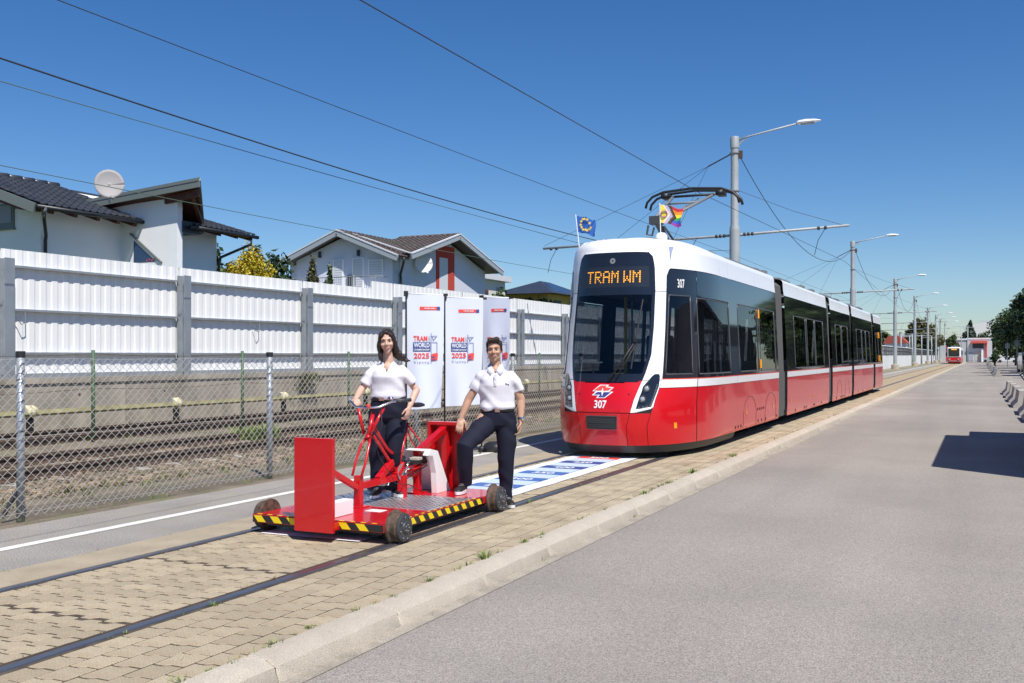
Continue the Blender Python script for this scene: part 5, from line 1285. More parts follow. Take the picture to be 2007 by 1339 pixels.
def collar(par, cx_, zc, k):
    for sx_ in (-1, 1):
        cl = MB(); I = [(.062, .035, .022), (.060, -.03, .014), (.036, -.072, -.012), (.007, -.096, -.052)]; O = [(.094, .045, -.020), (.100, -.03, -.040), (.084, -.082, -.070), (.050, -.116, -.100)]
        cl.grid([[(cx_+sx_*x*k, y*k, zc+z*k) for x, y, z in I], [(cx_+sx_*x*k, y*k, zc+z*k) for x, y, z in O]])
        co_ = cl.build('collar', M['polo'], par, True); sm = co_.modifiers.new('t', 'SOLIDIFY'); sm.thickness = .004
collar(wmn, .020, 1.496, .92)
cl = MB(); cl.add([(.018, -.106, 1.50), (-.022, -.088, 1.50), (-.004, -.136, 1.41), (.018, -.146, 1.39), (.040, -.130, 1.41), (.062, -.086, 1.50)], [(0, 1, 2, 3), (0, 3, 4, 5)]); 
bl_ = Blob()
def trousers(par, hips, legs, waist, wr, m='trouser'):
    b = Blob(); b.rings(hips, 30)
    for pts, rs in legs:
        b.ell(pts[0], (rs[0],)*3); b.tube(pts, rs, 20); b.ell(pts[1], (rs[1]*.99,)*3)
    return b.fuse('trousers', M[m], par, .007, 4, wr)
trw = folds(fold((.3, .3, .9), 42, .004, 1.0, 1.0), lambda co: .005*noise3(co, 11, 8))
trousers(wmn, [(.02, .0, 1.15, .160, .112), (.02, .0, 1.10, .172, .122), (.02, .01, 1.02, .186, .134), (.02, .012, .96, .182, .128), (.02, .01, .93, .12, .10)],
         [([(-.070, .01, .98), (-.090, -.02, .78), (-.088, -.02, .64), (-.082, .02, .45), (-.075, .04, .245)], [.105, .094, .084, .080, .078]), ([(.100, .01, .98), (.090, -.04, .78), (.072, -.035, .64), (.055, .05, .45), (.040, .12, .245)], [.105, .094, .084, .078, .078])], None, trw)
b = Blob(); b.rings([(.02, 0, 1.125, .172, .122), (.02, 0, 1.163, .170, .121)], 36); b.build('belt', M['belt'], wmn, True)
b = MB(); b.box((-.03, -.124, 1.145), (.05, .012, .04)); b.build('belt_buckle', M['buckle'], wmn, bevel=.004)
shoe(wmn, (-.075, .08), (-.15, -1), .25, .178); shoe(wmn, (.045, .16), (.45, -.9), .25, .178)
# hair: parted long hair, swept to the picture's right
hb_ = Blob(); k = .236/.23
def Q(x, y, z): return qf(x, y, z)
def E2(p, r): hb_.ell(Q(*p), r, Mh)
E2((0, .022, .048), (.080, .092, .078)); E2((0, .045, -.01), (.080, .075, .10)); E2((-.068, .012, -.02), (.022, .06, .10)); E2((.068, .012, -.02), (.022, .06, .10))
hb_.limb([Q(-.005, -.062, .098), Q(-.050, -.055, .065), Q(-.076, -.028, .0), Q(-.078, -.02, -.07), Q(-.070, -.03, -.15), Q(-.062, -.035, -.185)], [.012, .022, .020, .022, .018, .008], 10)
hb_.limb([Q(.0, -.062, .098), Q(.045, -.055, .068), Q(.074, -.03, .0), Q(.082, -.01, -.07), Q(.10, .0, -.12), Q(.14, .0, -.165), Q(.165, -.01, -.20)], [.012, .022, .020, .026, .030, .026, .010], 10)
hb_.limb([Q(.04, .06, -.05), Q(.07, .05, -.12), Q(.11, .03, -.165), Q(.17, .01, -.19), Q(.205, -.01, -.20)], [.05, .045, .034, .022, .006], 10)
hb_.limb([Q(-.03, .07, -.05), Q(-.045, .06, -.13), Q(-.05, .04, -.18)], [.05, .040, .015], 10)
hb_.fuse('hair', M['hair_f'], wmn, .0055, 2, lambda co: .0028*np.sin(co[:, 0]*210+9*np.sin(co[:, 2]*9))+.003*noise3(co, 30, 4))
# ---------------------------------------------------------------- man with one foot on the deck
man = person('person', 'man with short dark hair in white polo shirt, one foot on the trolley', (-4.58, 9.34, 0), R(25.1))
bd = Blob(); Mh = Matrix.Rotation(R(-3), 3, 'Y') @ Matrix.Rotation(R(3), 3, 'X') @ Matrix.Rotation(R(-6), 3, 'Z')
hc = (.004, -.03, 1.624)
qm = head(bd, hc, .245, Mh, True)
bd.limb([(.015, .0, 1.43), (.01, -.005, 1.53)], [.064, .058]); bd.rings([(.03, .0, 1.04, .15, .10), (.03, 0, 1.15, .145, .095), (.025, -.01, 1.27, .17, .11), (.02, 0, 1.36, .13, .085), (.015, 0, 1.42, .06, .055)])
RS, RE, RW = (-.118, .0, 1.345), (-.262, .015, 1.115), (-.338, -.035, .925)
LS, LE, LW = (.170, .0, 1.345), (.280, .035, 1.110), (.275, -.02, .895)
bd.ell((.014, -.030, 1.405), (.066, .064, .07))
for A_, B_, C_ in ((RS, RE, RW), (LS, LE, LW)):
    bd.limb([A_, B_], [.040, .045]); mid = tuple(np.array(B_)*.6+np.array(C_)*.4); bd.limb([B_, mid, C_], [.044, .042, .029])
hand(bd, RW, (-.12, -.42, -.72), (-.05, .5, -.6), .185, .55, 1, spread=.6); hand(bd, LW, (-.08, -.08, -1), (-.95, -.1, .05), .185, .75, -1)
HR, KR, AR = (-.065, .02, .95), (-.285, -.30, .66), (-.29, -.17, .27)
HL, KL, AL = (.125, .03, .95), (.115, .02, .50), (.115, .07, .10)
bd.limb([HR, KR, AR], [.085, .055, .038]); bd.limb([HL, KL, AL], [.085, .055, .038])
bd.fuse('body', M['skin_m'], man, .006, 3)
facial(qm, man, Mh, .245/.23, True, M['lip_m'])
wrk2 = folds(fold((.55, .2, .8), 44, .006, 1.4, 1.0), fold((-.75, .2, .55), 36, .006, .3, 1.2), lambda co: .0075*noise3(co, 12, 21))
polo(man, [(.035, .0, 1.000, .170, .122), (.035, -.002, 1.035, .186, .134), (.033, -.002, 1.09, .178, .126), (.03, -.006, 1.17, .180, .126), (.026, -.012, 1.26, .182, .128), (.026, -.010, 1.32, .178, .120), (.024, -.004, 1.37, .160, .105), (.020, 0, 1.41, .120, .086), (.016, .0, 1.445, .082, .072), (.014, .0, 1.472, .068, .066)],
     [([(-.115, 0, 1.355), (-.168, .004, 1.285), (-.208, .010, 1.205)], [.062, .064, .061]), ([(.168, 0, 1.355), (.222, .010, 1.285), (.258, .022, 1.200)], [.062, .064, .061])], None, (.014, 1.375, 1.475, .044), wrk2)
collar(man, .014, 1.464, 1.02)
pk = MB(); pk.box((.014, -.141, 1.315), (.030, .008, .12)); pk.build('placket', M['polo'], man, bevel=.003)
bt = MB()
for z in (1.34, 1.29): bt.lathe((.012, -.153, z), (0, -1, 0), [(.006, 0), (.005, .003)], 8)
bt.build('button', M['whitebox'], man)
em = MB(); em.box((.125, -.128, 1.275), (.014, .01, .016)); em.box((.146, -.122, 1.270), (.016, .01, .010)); em.build('chest_emblem', M['belt'], man)
trousers(man, [(.035, .0, 1.015, .168, .120), (.035, .0, .97, .178, .128), (.03, .01, .90, .192, .138), (.03, .012, .85, .188, .134), (.03, .01, .81, .13, .10)],
         [([(-.055, .0, .88), (-.170, -.15, .775), (-.285, -.305, .655), (-.292, -.235, .45), (-.288, -.165, .255)], [.118, .108, .092, .080, .070]), ([(.125, .01, .88), (.130, .0, .66), (.122, .0, .50), (.122, .03, .30), (.118, .06, .075)], [.118, .102, .090, .078, .068])], None, folds(fold((.4, .3, .85), 40, .005, 2.2, 1.0), lambda co: .006*noise3(co, 10, 31)))
b = Blob(); b.rings([(.035, 0, .985, .178, .128), (.035, 0, 1.028, .176, .127)], 36); b.build('belt', M['belt'], man, True)
b = MB(); b.box((.035, -.132, 1.006), (.052, .012, .042)); b.build('belt_buckle', M['buckle'], man, bevel=.004)
st = MB(); st.grid([[(.306-.0*t, .0+.02*t, .97-.0), ] for t in (0, 1)]) if False else None
st = MB(); pr = [(.235, -.005, .86), (.232, -.01, .66), (.214, -.01, .50), (.203, .02, .30), (.188, .05, .09)]
st.grid([[(x-.004, y-.018, z), (x, y+.004, z)] for x, y, z in pr]); st.build('side_stripe', M['whitebox'], man)
shoe(man, (-.29, -.135), (-.30, -1), .27, .174); shoe(man, (.118, .10), (.30, -1), .27, .006)
wt = MB(); d_ = (Vector(LW)-Vector(LE)).normalized(); c_ = Vector(LW)-d_*.02
wt.lathe(c_-d_*.012, d_, [(.031, 0), (.034, .002), (.034, .022), (.031, .024)], 20); wo_ = wt.build('watch_strap', M['grey_dark'], man, True)
wt = MB(); wt.lathe(c_+Vector((.022, -.030, 0)), (.55, -.8, 0), [(.022, 0), (.023, .006), (.019, .010), (0, .010)], 18); wt.build('watch_case', M['chrome'], wo_, True)
hm = Blob()
def E3(p, r): hm.ell(qm(*p), r, Mh)
E3((0, .018, .050), (.079, .094, .076)); E3((0, .05, .01), (.078, .070, .085)); E3((0, -.055, .100), (.055, .042, .028)); E3((-.03, -.06, .098), (.03, .035, .026)); E3((.03, -.055, .104), (.034, .038, .03))
for sx_ in (-1, 1): E3((sx_*.068, .0, .045), (.012, .05, .05)); E3((sx_*.073, -.006, .012), (.006, .016, .03))
hm.fuse('hair', M['hair_m'], man, .005, 2, lambda co: .003*noise3(co, 90, 5))
sb_ = Blob(); sb_.ell(qm(0, -.030, -.064), (.0512, .0532, .0455), Mh); sb_.ell(qm(0, -.052, -.091), (.0262, .0272, .021), Mh)
# ------------------------------------------------------------------ houses behind the barrier
M['plaster'] = mat('white_plaster', (.80, .80, .81), .9, var=.03, vscale=1, bump=.15, bscale=60)
M['plaster2'] = mat('lilac_plaster', (.62, .63, .72), .9, var=.03, vscale=1)
M['tile_dark'] = mat('dark_roof_tile', (.045, .048, .056), .32, var=.2, vscale=3, island=.2, spec=.6)
M['tile_brown'] = mat('brown_roof_tile', (.095, .075, .068), .6, island=.2)
M['fascia'] = mat('grey_green_fascia', (.15, .175, .165), .5)
M['fascia2'] = mat('grey_fascia', (.33, .36, .40), .5)
M['wood'] = mat('brown_rafter', (.10, .030, .014), .6, var=.25, vscale=5)
M['shutter'] = mat('shutter_white', (.62, .63, .66), .6)
M['gutter_m'] = mat('dark_gutter', (.03, .032, .037), .4, .3)
M['gutter_l'] = mat('zinc_gutter', (.14, .145, .155), .45, .4)
M['redwin'] = mat('red_plaster', (.48, .055, .035), .8)
M['dish'] = mat('dish_shade_grey', (.30, .285, .285), .6); M['dish_w'] = mat('dish_white', (.72, .71, .70), .5)  # near dish: shade is put into this darker grey; dish_w stays plain white
def roof_slope(house, a, b, c, d, m, name='roof', th=.06):
    mb = MB(); mb.slab(a, b, c, d, th); return mb.build(name, m, house)
def tiles(roof, a, b, d, nu, nv, m, lim=290, lift=.035, ridge=True, keep=None):
    """a = lower start of the slope, b = lower end, d = upper start"""
    a, b, d = map(Vector, (a, b, d)); u = (b-a)/nu; v = (d-a)/nv; n = u.cross(v).normalized()
    if n.z < 0: n = -n
    L, Wd = v.length*1.16, u.length; ud, vd = u.normalized(), v.normalized()
    mb = MB(); rows = []
    for z_, y_ in ((0, 0), (1, 1)):
        rows.append([ud*(Wd*t)+vd*(L*y_)+n*(h+lift*(1-y_)*.9) for t, h in ((0, .03), (.08, .045), (.2, .03), (.35, .005), (.75, .005), (.9, .012), (1.02, .03))])
    mb.grid(rows); mb.add(rows[0]+[p-n*.03 for p in rows[0]], [(i, i+1, 8+i, 7+i) for i in range(6)])
    me = mb.mesh('roof_tile', m, fix=False); cnt = 0; rest = MB()
    for j in range(nv):
        for i in range(nu):
            if keep and not keep((i+.5)/nu, (j+.5)/nv): continue
            p = a+u*i+v*j
            if cnt < lim: link_mesh('roof_tile', me, roof, p); cnt += 1
            else: rest.add([p+Vector(q) for q in mb.v], mb.f)
    if rest.v: tag(rest.build('roof_tiles', m, roof, fix=False), kind='stuff')
    if ridge:
        up = d; ue = d+(b-a)
        k = max(2, int((ue-up).length/.42)); rm = None
        for i in range(k):
            p = up+(ue-up)*(i/k); q = up+(ue-up)*((i+1.08)/k)
            t_ = MB(); t_.tube([p+n*.02, q+n*.035], [.085, .10], 8); t_.build('ridge_tile', m, roof, True)
# --- near house
h1 = empty('white_house', (-24.0, 20.0, 1.0), 'white house with dark tiled roof, tall gable tower and triangular window', 'house')
o1 = Vector((-24.0, 20.0, 1.0))
def L1(*p): return Vector(p)-o1
def lb(house, o, name, m, x0, x1, y0, y1, z0, z1, bev=0):
    mb = MB(); mb.bx(x0-o.x, x1-o.x, y0-o.y, y1-o.y, z0-o.z, z1-o.z); return mb.build(name, m, house, bevel=bev)
w1 = MB(); w1.prism([(-31, 1.0), (-24, 1.0), (-24, 5.82), (-27.4, 7.0), (-31, 5.8)], 1, 19.95-20.0, 25.3-20.0); w1.v = [(x+24.0, y, z-1.0) for x, y, z in w1.v]; wall1 = w1.build('wall', M['plaster'], h1)
rf = roof_slope(h1, L1(-23.2, 19.15, 5.66), L1(-23.2, 23.2, 5.66), L1(-27.4, 23.2, 7.07), L1(-27.4, 19.15, 7.07), M['tile_dark'])
tiles(rf, L1(-23.2, 19.2, 5.68), L1(-23.2, 23.4, 5.68), L1(-27.4, 19.2, 7.09), 17, 9, M['tile_dark'])
roof_slope(h1, L1(-27.4, 19.15, 7.07), L1(-27.4, 25.6, 7.07), L1(-31.6, 25.6, 5.66), L1(-31.6, 19.15, 5.66), M['tile_dark'])
mb = MB(); mb.slab(L1(-23.15, 19.06, 5.68), L1(-23.15, 19.12, 5.68), L1(-27.4, 19.12, 7.1), L1(-27.4, 19.06, 7.1), .26); mb.build('barge_board', M['fascia'], h1)
for yv in (19.75, 20.55, 21.35, 22.1, 22.75):
    mb = MB(); mb.bar(L1(-23.3, yv, 5.56), L1(-24.5, yv, 5.95), .12, .16); mb.build('rafter', M['wood'], h1)
mb = MB(); mb.bar(L1(-24.0, 19.35, 5.68), L1(-25.0, 19.35, 5.99), .12, .18); mb.bar(L1(-24.03, 19.2, 5.70), L1(-24.03, 20.0, 5.70), .14, .18); mb.build('rafter', M['wood'], h1)
mb = MB(); mb.tube([L1(-23.13, 19.1, 5.60), L1(-23.13, 23.35, 5.63)], .065, 8); gt = mb.build('gutter', M['gutter_m'], h1, True)
mb = MB(); mb.tube([L1(-23.15, 19.35, 5.6), L1(-23.15, 19.35, 5.42)], [.09, .055], 10); mb.build('gutter_funnel', M['gutter_l'], gt, True)
mb = MB(); mb.tube([L1(-23.15, 19.35, 5.46), L1(-23.15, 19.35, 5.30), L1(-23.85, 20.0, 4.95), L1(-23.9, 20.02, 4.8), L1(-23.9, 20.02, 1.0)], .05, 8); mb.build('downpipe', M['gutter_m'], h1, True)
win = lb(h1, o1, 'window', M['fascia'], -26.4, -25.05, 19.9, 19.95, 5.22, 5.92); lb(h1, o1, 'pane', M['shutter'] if False else mat('shutter_grey', (.24, .26, .30), .5), -26.3, -25.12, 19.88, 19.9, 5.36, 5.86).parent = win
lb(h1, o1, 'window_sill', M['fascia'], -26.45, -25.0, 19.84, 19.95, 5.17, 5.215).parent = win
# tower: wall towards the camera, short flank, roof falling away
tw = MB(); tw.add([L1(*p) for p in [(-24.6, 22.9, 1), (-21.78, 22.9, 1), (-21.78, 22.9, 6.3), (-24.6, 22.9, 6.15), (-24.6, 25.2, 1), (-21.78, 23.12, 1), (-21.78, 23.12, 6.2), (-24.6, 25.2, 5.4)]], [(0, 1, 2, 3), (1, 5, 6, 2), (5, 4, 7, 6), (4, 0, 3, 7), (3, 2, 6, 7)]); tw.build('tower_wall', M['plaster'], h1)
A_, B_, C_, D_ = L1(-25.5, 22.55, 6.34), L1(-20.62, 22.55, 6.72), L1(-22.2, 24.45, 5.78), L1(-26.6, 25.2, 5.4)
mb = MB(); mb.slab(A_, B_, C_, D_, .10); rt = mb.build('tower_roof', M['tile_dark'], h1)
mb = MB(); mb.add([A_+Vector((0, -.03, .02)), B_+Vector((.03, -.03, .02)), B_+Vector((.03, -.03, -.26)), A_+Vector((0, -.03, -.26)), A_+Vector((0, .03, .02)), B_+Vector((.03, .03, .02)), B_+Vector((.03, .03, -.26)), A_+Vector((0, .03, -.26))], [(0, 1, 2, 3), (4, 7, 6, 5), (0, 4, 5, 1), (3, 2, 6, 7), (1, 5, 6, 2), (0, 3, 7, 4)]); mb.build('fascia', M['fascia'], rt)
mb = MB(); mb.bar(B_+Vector((.03, 0, -.03)), C_+Vector((.03, 0, -.03)), .05, .10); mb.build('verge', M['fascia'], rt)
mb = MB(); mb.slab(A_+Vector((0, .05, -.14)), B_+Vector((-.05, .05, -.14)), C_+Vector((0, 0, -.13)), D_+Vector((0, 0, -.13)), .05); mb.build('soffit', M['wood'], rt)
mb = MB(); mb.bar(L1(-22.2, 22.88, 6.22), L1(-20.8, 22.72, 6.34), .12, .22); mb.bar(L1(-21.05, 22.7, 6.40), L1(-22.0, 24.2, 5.62), .10, .12); mb.build('beam', M['wood'], rt)
sp = MB(); sp.slab(L1(-25.4, 23.25, 6.55), L1(-23.3, 23.25, 6.70), L1(-23.3, 24.6, 6.86), L1(-25.4, 24.6, 6.72), .05); s_ = sp.build('solar_panel', mat('solar_blue', (.012, .022, .06), .15, spec=.7), h1)
for i in range(3): MB().tube([L1(-25.35+i*.9, 23.3, 6.4), L1(-25.35+i*.9, 23.4, 6.6)], .03, 6).build('panel_leg', M['galv'], s_)
# triangular window with its reveal
tv = [(-23.55, 5.22), (-22.42, 4.36), (-22.42, 4.30), (-23.55, 4.30)]
mb = MB(); mb.prism([(x+24, z-1) for x, z in tv], 1, 22.885-20, 22.91-20); twn = mb.build('triangular_window', M['white'], h1)
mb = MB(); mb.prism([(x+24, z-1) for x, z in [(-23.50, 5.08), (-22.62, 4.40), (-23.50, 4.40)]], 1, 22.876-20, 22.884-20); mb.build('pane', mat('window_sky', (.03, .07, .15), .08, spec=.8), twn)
mb = MB(); mb.bar(L1(-23.62, 22.86, 5.30), L1(-22.36, 22.86, 4.36), .06, .05); mb.build('reveal', M['fascia'], twn)
fl = MB()
for k in range(5): fl.box(L1(-22.95+.1*k, 22.872, 4.45+.03*(k % 2)), (.05, .004, .05))
fl.build('window_flowers', mat('pink_flowers', (.6, .06, .1), .7), twn)
# rear wing
rw_ = lb(h1, o1, 'wing_wall', M['plaster'], -27, -22.5, 23.3, 25.42, 1.0, 5.55)
mb = MB(); mb.slab(L1(-21.7, 23.55, 5.50), L1(-21.7, 26.35, 5.50), L1(-25.5, 26.35, 6.6), L1(-25.5, 23.55, 6.6), .08); rr_ = mb.build('wing_roof', M['tile_dark'], h1)
tiles(rr_, L1(-21.7, 23.55, 5.52), L1(-21.7, 26.35, 5.52), L1(-25.5, 23.55, 6.62), 12, 9, M['tile_dark'], 120, .03, False)
mb = MB(); mb.tube([L1(-21.62, 23.3, 5.45), L1(-21.62, 26.4, 5.45)], .06, 8); g2_ = mb.build('gutter', M['gutter_m'], h1, True)
mb = MB(); mb.tube([L1(-21.65, 26.1, 5.44), L1(-21.65, 26.1, 5.2), L1(-22.4, 25.5, 4.75), L1(-22.45, 25.47, 4.6), L1(-22.45, 25.47, 1.0)], .045, 8); mb.build('downpipe', M['gutter_m'], h1, True)
mb = MB(); mb.bx(-22.6+24, -21.75+24, 23.1-20, 23.9-20, 5.28-1, 5.62-1); mb.build('box_gutter', M['gutter_m'], h1)
for yv in (24.0, 24.8, 25.6, 26.2):
    mb = MB(); mb.bar(L1(-21.8, yv, 5.40), L1(-22.7, yv, 5.66), .10, .13); mb.build('rafter', M['wood'], h1)
mb = MB(); mb.bx(-23.5+24, -23.2+24, 25.2-20, 25.5-20, 5.7-1, 6.25-1); mb.build('chimney', M['gutter_m'], h1)
# satellite dishes: things fixed to the houses
def dish(name, label, loc, r, az, el, m, arm):
    e = empty(name, loc, label, 'satellite dish', None, az)
    mb = MB(); rows = []; Rm = Matrix.Rotation(-el, 3, 'X')
    for k in range(7):
        q = k/6; rows.append([Rm @ Vector((r*q*math.cos(a), .16*r*(q*q)*-1+.0, r*1.08*q*math.sin(a))) for a in [2*math.pi*i/32 for i in range(33)]])
    mb.grid(rows); d_ = mb.build('reflector', m, e, True); sm = d_.modifiers.new('t', 'SOLIDIFY'); sm.thickness = .02
    mb = MB(); a = Rm @ Vector((0, -.1*r, -1.0*r)); b = Rm @ Vector((r*.2, -.75*r, -1.25*r)); mb.tube([a, b], .022*r/.4, 6); mb.build('feed_arm', M['grey_mid'], e)
    mb = MB(); mb.lathe(b, (Rm @ Vector((0, 1, .55))), [(.05*r/.4, -.06), (.06*r/.4, .06), (.0, .07)], 12); mb.build('feed_head', m, e, True)
    mb = MB(); mb.tube([(0, .06, 0), (0, .22, -.1), *arm], .03, 8); mb.build('mount', M['galv'], e)
    return e
dish('satellite_dish', 'big round satellite dish, shade put into its grey, standing on the dark roof of the near house', (-22.2, 20.72, 6.36), .40, R(48), R(14), M['dish'], [(0, .26, -.5)])
# --- far twin-gabled house
h2 = empty('twin_gable_house', (-31.0, 50, 1.0), 'pale lilac house with two gables, balcony and red framed window', 'house')
o2 = Vector((-31.0, 50.0, 1.0))
def L2(*p): return Vector(p)-o2
xa, xc, xb = -37.7, -33.6, -29.5
w2 = MB(); w2.add([L2(*p) for p in [(-37.0, 48.7, 1), (-30.3, 48.7, 1), (-30.3, 48.7, 7.2), (xc, 48.7, 8.45), (-37.0, 48.7, 7.2), (-37.0, 60, 1), (-30.3, 60, 1), (-30.3, 60, 7.2), (xc, 60, 8.45), (-37, 60, 7.2)]], [(0, 1, 2, 3, 4), (5, 9, 8, 7, 6), (0, 4, 9, 5), (1, 6, 7, 2), (2, 7, 8, 3), (3, 8, 9, 4)]); w2.build('wall', M['plaster2'], h2)
w3 = MB(); w3.add([L2(*p) for p in [(-30.25, 49.4, 1), (-30.25, 60.3, 1), (-30.25, 60.3, 7.15), (-30.25, 54.8, 8.75), (-30.25, 49.4, 7.15), (-38, 49.4, 1), (-38, 60.3, 1), (-38, 60.3, 7.15), (-38, 54.8, 8.75), (-38, 49.4, 7.15)]], [(0, 1, 2, 3, 4), (5, 9, 8, 7, 6), (4, 3, 8, 9), (3, 2, 7, 8), (1, 6, 7, 2), (0, 4, 9, 5)]); w3.build('wall', M['plaster2'], h2)
def gable_roof_y(house, o, x0, xm, x1, ze, zr, y0, y1, m, th=.12):
    f = lambda *p: Vector(p)-o
    r_ = roof_slope(house, f(x0, y0, ze), f(x0, y1, ze), f(xm, y1, zr), f(xm, y0, zr), m, th=th); q_ = roof_slope(house, f(x1, y0, ze), f(x1, y1, ze), f(xm, y1, zr), f(xm, y0, zr), m, th=th)
    return r_, q_
ra = roof_slope(h2, L2(xa, 48.0, 7.1), L2(xa, 54.8, 7.1), L2(xc, 54.8, 8.72), L2(xc, 48.0, 8.72), M['tile_brown'], th=.12)
rb = roof_slope(h2, L2(xb, 48.0, 7.1), L2(xb, 49.2, 7.1), L2(xc, 54.0, 8.72), L2(xc, 48.0, 8.72), M['tile_brown'], th=.12)
tiles(rb, L2(xb, 48.05, 7.12), L2(xb, 54.05, 7.12), L2(xc, 48.05, 8.74), 20, 12, M['tile_brown'], 200, .05, True, lambda a_, b_: a_*6 < 1.1+4.8*b_)
def bargeb(p, q, th=.30):
    mb = MB(); p = L2(*p); q = L2(*q); mb.bar(p+Vector((0, 0, -.12)), q+Vector((0, 0, -.12)), .10, th); mb.build('barge_board', M['fascia2'], h2)
    mb = MB(); d = Vector((0, 0, .06)); mb.bar(p+d, q+d, .16, .07); mb.build('verge_trim', M['shutter'], h2)
bargeb((xa, 47.95, 7.1), (xc, 47.95, 8.72)); bargeb((xb, 47.95, 7.1), (xc, 47.95, 8.72))
# second gable, ridge across, facing the tracks
f2 = lambda *p: L2(*p)
rc = roof_slope(h2, L2(-29.3, 49.0, 7.28), L2(-38, 49.0, 7.28), L2(-38, 54.8, 9.0), L2(-29.3, 54.8, 9.0), M['tile_brown'], th=.12)
tiles(rc, L2(-33.6, 49.0, 7.3), L2(-29.3, 49.0, 7.3), L2(-33.6, 54.8, 9.02), 14, 17, M['tile_brown'], 230, .05)
rd = roof_slope(h2, L2(-29.3, 61.0, 7.20), L2(-38, 61.0, 7.20), L2(-38, 54.8, 9.0), L2(-29.3, 54.8, 9.0), M['tile_brown'], th=.12)
bargeb((-29.25, 49.0, 7.28), (-29.25, 54.8, 9.0)); bargeb((-29.25, 61.0, 7.2), (-29.25, 54.8, 9.0))
mb = MB(); mb.bar(L2(-29.25, 49.0, 7.35), L2(-33.4, 49.3, 8.70), .22, .05); mb.build('valley_flashing', M['shutter'], h2)
mb = MB(); mb.tube([L2(-29.5, 48.6, 7.1), L2(-29.5, 48.6, 6.85), L2(-30.15, 49.3, 6.2), L2(-30.15, 49.35, 6.0), L2(-30.15, 49.35, 1)], .07, 8); mb.build('downpipe', M['gutter_m'], h2, True)
def win2(y0, y1, z0, z1, face='x', m='shutter', fr=None):
    mb = MB()
    if face == 'y': mb.bx(y0-o2.x, y1-o2.x, 48.62-o2.y, 48.70-o2.y, z0-1, z1-1)
    else: mb.bx(-30.25-o2.x, -30.18-o2.x, y0-o2.y, y1-o2.y, z0-1, z1-1)
    w_ = mb.build('window', M[fr or 'white'], h2)
    mb = MB()
    if face == 'y': mb.bx(y0+.08-o2.x, y1-.08-o2.x, 48.60-o2.y, 48.62-o2.y, z0+.06-1, z1-.06-1)
    else: mb.bx(-30.18-o2.x, -30.165-o2.x, y0+.08-o2.y, y1-.08-o2.y, z0+.06-1, z1-.06-1)
    mb.build('roller_shutter', M[m], w_)
    sl = MB()
    for k in range(int((z1-z0)/.14)):
        zz = z0+.1+k*.14
        if face == 'y': sl.bx(y0+.09-o2.x, y1-.09-o2.x, 48.592-o2.y, 48.60-o2.y, zz-1, zz+.015-1)
        else: sl.bx(-30.165-o2.x, -30.155-o2.x, y0+.09-o2.y, y1-.09-o2.y, zz-1, zz+.015-1)
    sl.build('shutter_slats', M['fascia2'], w_)
win2(-34.35, -33.6, 5.3, 7.15, 'y'); win2(-33.0, -32.2, 5.0, 7.2, 'y'); win2(-31.9, -30.9, 6.1, 7.05, 'y')
mb = MB(); mb.bx(-30.27-o2.x, -30.20-o2.x, 53.6-o2.y, 55.9-o2.y, 3.0-1, 8.35-1); rwin = mb.build('red_window_bay', M['redwin'], h2)
mb = MB(); mb.bx(-30.20-o2.x, -30.185-o2.x, 53.95-o2.y, 55.0-o2.y, 3.0-1, 7.6-1); mb.build('roller_shutter', M['shutter'], rwin)
# balcony with railing
bl2 = lb(h2, o2, 'balcony', M['shutter'], -38.2, -30.6, 47.4, 48.7, 5.0, 5.15)
rl2 = MB()
for i in range(52):
    x = -38.1+i*.143; rl2.tube([L2(x, 47.45, 5.15), L2(x, 47.45, 6.0)], .014, 4)
rl2.build('balusters', M['galv'], bl2); rl2 = MB(); rl2.tube([L2(-38.15, 47.45, 6.02), L2(-30.65, 47.45, 6.02), L2(-30.65, 48.6, 6.02)], .03, 6); rl2.tube([L2(-38.15, 47.45, 5.2), L2(-30.65, 47.45, 5.2)], .02, 4)
for x in (-38.1, -36, -34, -32, -30.65): rl2.tube([L2(x, 47.45, 5.1), L2(x, 47.45, 6.05)], .03, 6)
rl2.build('railing', M['galv'], bl2)
lb(h2, o2, 'balcony_door', M['grey_dark'], -33.35, -32.95, 48.6, 48.69, 5.15, 6.2)
for xx in (-35.3, -32.6): lb(h2, o2, 'wall_lamp', M['grey_dark'], xx, xx+.1, 48.5, 48.7, 7.3, 7.65)
dish('satellite_dish', 'white satellite dish on the wall of the lilac house between its gables', (-29.75, 51.2, 6.95), .55, R(44), R(14), M['dish_w'], [(.0, .36, -.12)])
# --- small cream building and yellow house farther along
h3 = empty('cream_annex', (-33, 64, 1), 'small cream flat roofed building right of the lilac house', 'house')
mb = MB(); mb.bx(-3, 0, 0, 5.2, 0, 6.15); mb.build('wall', mat('cream_plaster', (.66, .64, .60), .9), h3)
mb = MB(); mb.bx(-3.4, .4, -.5, 5.6, 6.15, 6.55); mb.build('roof_slab', M['shutter'], h3)
mb = MB(); mb.bx(-.02, .03, .9, 2.3, 4.4, 5.4); w_ = mb.build('window', mat('brown_frame', (.13, .05, .035), .6), h3); mb = MB(); mb.bx(.03, .04, 1.0, 2.2, 4.5, 5.2); mb.build('pane', M['grey_dark'], w_)
h4 = empty('yellow_house', (-31.0, 72.9, 1), 'yellow house with dark pyramid roof and solar panel beside the tram', 'house')
mb = MB(); mb.bx(-4, 0, 0, 8, 0, 5.5); mb.build('wall', mat('yellow_plaster', (.62, .42, .10), .9), h4)
mb = MB(); mb.add([(-4.8, -.8, 5.45), (.8, -.8, 5.45), (.8, 8.8, 5.45), (-4.8, 8.8, 5.45), (-2, 5, 6.7), (-2, 3, 6.7)], [(0, 1, 5), (1, 2, 4, 5), (2, 3, 4), (3, 0, 5, 4), (3, 2, 1, 0)]); mb.build('roof', M['tile_dark'], h4)
